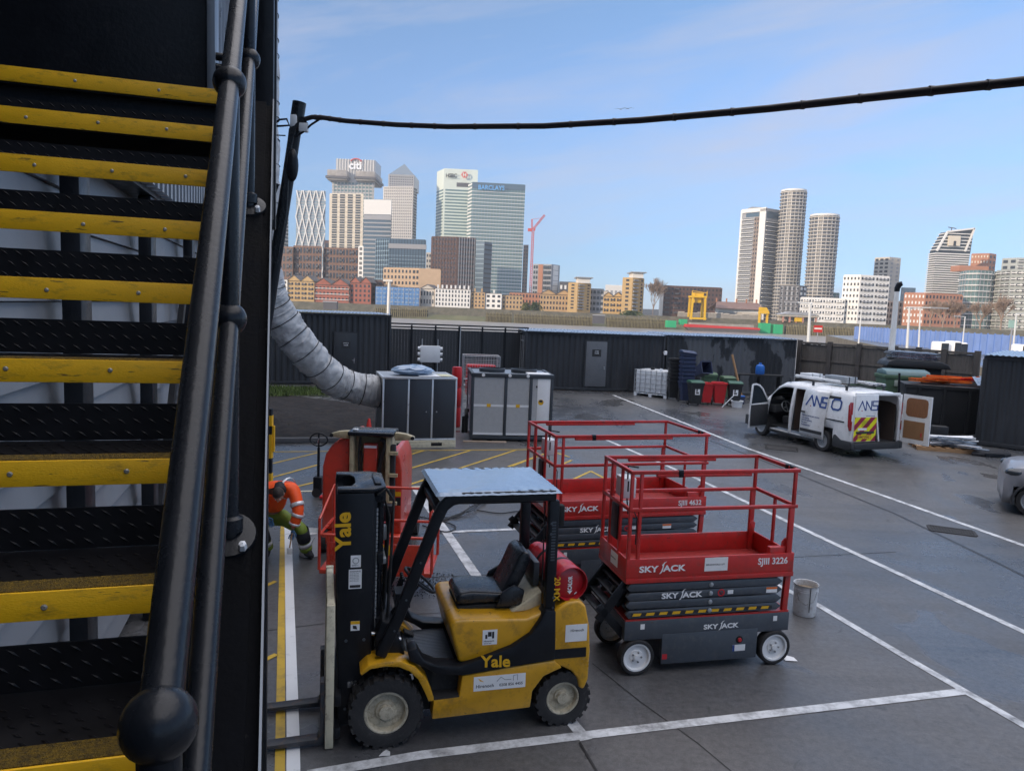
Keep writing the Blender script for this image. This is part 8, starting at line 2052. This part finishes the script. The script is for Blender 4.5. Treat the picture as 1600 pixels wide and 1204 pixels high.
# ---- blue hoarding
h0_, h1_ = at(1335, 513, 185), at(1700, 534, 82); l = Vector((h1_.x-h0_.x, h1_.y-h0_.y, 0)); L_ = l.length; rz = math.atan2(l.y, l.x)
hb = thing('blue_hoarding', 'long blue mesh hoarding running behind the timber fence at right', 'hoarding', (h0_.x, h0_.y, 0), rz); nP = 44
for k in range(nP):
    x0 = L_*k/nP; x1 = L_*(k+1)/nP; MB().box(x0+.05, x1-.05, 0, .06, .1, 3.15+random.uniform(-.05, .05)).build('hoarding_panel', BLF, hb)
    MB().box(x1-.06, x1+.06, -.08, .10, 0, 3.3).build('hoarding_post', emat('hoarding_post_blue', (.12, .22, .50), .5) if k == 0 else MATS['hoarding_post_blue'], hb)
for (px, py, wd, lab) in ((1467, 536, 14, 'left of three white vans parked behind the timber fence'), (1487, 535, 12, 'middle one of three white vans parked behind the timber fence'), (1497, 537, 12, 'right of three white vans parked behind the timber fence'), (1590, 540, 8, 'white vehicle by the fence near the right edge')):
    p_ = at(px, py, 66); hw = wd/2*66/F; t = thing('parked_van', lab, 'van', (p_.x, 66, 0)); zt_ = p_.z+.15
    MB().box(-hw, hw, -1, .6, .4, zt_).build('body', WHT, t, bevel=.15); MB().box(-hw*.8, hw*.8, -1.02, -1.001, zt_*.6, zt_-.12).build('rear_window', LIT, t)
    for s in (-1, 1): MB().tube([(s*hw*.8-.1, -.3, .35), (s*hw*.8+.1, -.3, .35)], .35, 10).build('wheel', RUB, t)
p_ = at(1582, 506, 95); t = thing('green_sign', 'small green sign board on a post near the right edge', 'sign', (p_.x, 95, 0)); MB().box(-.08, .08, -.05, .05, 0, p_.z-.5).build('post', GRYC, t); MB().box(-.5, .5, -.06, .06, p_.z-.5, p_.z+.5).build('board', emat('sign_green', (.30, .45, .40), .5), t)
p_ = at(1311, 524, 70); t = thing('warning_sign', 'red and white notice board above the container roof at right', 'sign', (p_.x, 75, 0)); zz_ = at(1314, 515, 75).z; MB().box(-.05, .05, -.04, .04, 0, zz_-.3).build('post', GRYC, t); MB().box(-.45, .45, -.05, -.041, zz_-.35, zz_+.35).build('board', BRG, t); MB().box(-.38, .38, -.053, -.0505, zz_-.05, zz_+.1).build('white_bar', WHS, t)
# ---- bare trees and bushes
BARK = emat('bare_twig', (.27, .205, .165), .9, 0, .2, .5)
def bare_tree(label, px, py, Y, h, spread, seed, zb=BZ, nb=3, grp='bare trees on the far bank', r0=.30):
    rt = random.Random(seed); p_ = at(px, py, Y); t = thing('bare_tree', label, 'tree', (p_.x, Y, zb), 0, grp)
    tb = MB(); cb = MB()
    def grow(p, d, l, r, lv):
        q = p+d*l; (tb if lv < 2 else cb).tube([p, p.lerp(q, .5)+V((rt.uniform(-.04, .04)*l, rt.uniform(-.04, .04)*l, 0)), q], [r, r*.8, r*.62], 4 if lv else 6, cap=False)
        if lv >= 6: return
        for k in range(nb if lv else nb+2):
            a = rt.uniform(0, 6.28); sp = rt.uniform(.25, .65)*spread; nd = (d+V((math.cos(a)*sp, math.sin(a)*sp, rt.uniform(-.05, .25)))).normalized()
            grow(p.lerp(q, rt.uniform(.35 if lv == 0 else .6, 1)), nd, l*rt.uniform(.66, .88), max(r*.62, .10 if Y > 400 else .05), lv+1)
    grow(V((0, 0, 0)), V((0, 0, 1)), h*.26, r0, 0)
    tb.build('trunk', BARK, t); cb.build('crown', BARK, t)
bare_tree('tall bare tree right of the taller yellow tower', 1020, 494, 538, 31, .8, 1)
bare_tree('bare tree right of the lamps, in front of the orange brick flats', 1452, 520, 300, 13, 1.0, 2)
bare_tree('bushy bare tree in front of the orange brick flats, middle of three', 1472, 520, 290, 13, 1.1, 3)
bare_tree('bare tree in front of the slanted tower, right of three', 1490, 522, 290, 12, 1.1, 4)
bare_tree('bare tree in front of the curved green glass flats', 1530, 524, 260, 12, 1.0, 5)
bare_tree('bare tree in front of the stepped brown flats', 1562, 526, 250, 13, .9, 6)
bare_tree('small bare tree behind the lofts near the orange striped flats', 958, 470, 570, 13, .9, 9)
LEAF = emat('bush_leaf', (.055, .085, .03), .8, 0, .4, .5)
def bush(label, px, py, Y, w_, h, seed, m=LEAF):
    rt = random.Random(seed); p_ = at(px, py, Y); t = thing('bush', label, 'bush', (p_.x, Y, BZ-.5), 0, 'bushes on the far bank'); b = MB()
    for k in range(900):
        a = rt.uniform(0, 6.28); u = rt.random()**.5; zz = rt.random(); r = w_*u*(1-.55*zz**2)*(.8+.3*math.sin(a*3+seed)); c = V((math.cos(a)*r, math.sin(a)*r*.6, h*zz)); s = rt.uniform(.25, .55); d1 = V((rt.uniform(-1, 1), rt.uniform(-1, 1), rt.uniform(-1, 1))).normalized()*s; d2 = d1.cross(V((rt.uniform(-1, 1), rt.uniform(-1, 1), rt.uniform(-1, 1)))).normalized()*s
        b.add([c-d1, c+d2, c+d1, c-d2], [(0, 1, 2, 3)])
    b.build('foliage', m, t); MB().tube([(0, 0, 0), (0, 0, h*.6)], .15, 5).build('stem', BARK, t)
bush('yellow green bush on the bank below the brown roofed row', 822, 484, 538, 5, 6, 1, emat('bush_leaf_pale', (.12, .13, .04), .8, 0, .4, .5))
bush('dark green bush on the bank left of the lofts', 836, 485, 537, 5.5, 6.5, 2)
bush('low scrub bush on the foreshore below the taller yellow tower', 985, 503, 492, 9, 3, 3)
# gulls
for (px, py, Y_, lab) in ((970, 171, 120, 'left one of a pair of gulls in the sky above the cable'), (981, 170, 120, 'right one of a pair of gulls in the sky above the cable')):
    p_ = at(px, py, Y_); t = thing('gull', lab, 'bird', tuple(p_)); b = MB(); b.tube([(-.22, 0, 0), (0, 0, .03), (.22, 0, 0)], [.02, .06, .01], 6); b.build('body', DKC, t, smooth=True)
    b = MB(); b.add([(0, -.1, .03), (.05, .6, .16), (.0, 1.0, .05), (-.12, .5, .14), (-.1, .1, .03)], [(0, 1, 3, 4), (1, 2, 3)]); b.add([(0, .1, .03), (.05, -.6, .16), (.0, -1.0, .05), (-.12, -.5, .14), (-.1, -.1, .03)], [(0, 1, 3, 4), (1, 2, 3)]); o = b.build('wings', DKC, t, thick=.02); o.rotation_euler = (0, 0, R(80))
# tree line and low city far beyond, closing the horizon
b = MB(); rt = random.Random(12); x = -2500
while x < 2600:
    w_ = rt.uniform(18, 60); h = rt.uniform(6, 16); b.box(x, x+w_, 1500+rt.uniform(0, 60), 1580, BZ, BZ+h); x += w_*.97
tag(b.build('distant_city', emat('distant_roofs', (.22, .21, .20), .9, 0, .3, .02)), kind='stuff')

# pale winter air between the yard and the city
hz = MB().box(-1100, 1500, -140, 1700, -10, 300).build('haze', None)
tag(hz, kind='stuff')
hm = bpy.data.materials.new('winter_haze'); hm.use_nodes = True; ht_ = hm.node_tree; ht_.nodes.clear()
ho_ = ht_.nodes.new('ShaderNodeOutputMaterial'); hv = ht_.nodes.new('ShaderNodeVolumePrincipled')
hv.inputs['Color'].default_value = (.86, .92, 1.0, 1); hv.inputs['Density'].default_value = .00015; hv.inputs['Anisotropy'].default_value = .0
ht_.links.new(hv.outputs['Volume'], ho_.inputs['Volume']); hz.data.materials.append(hm)
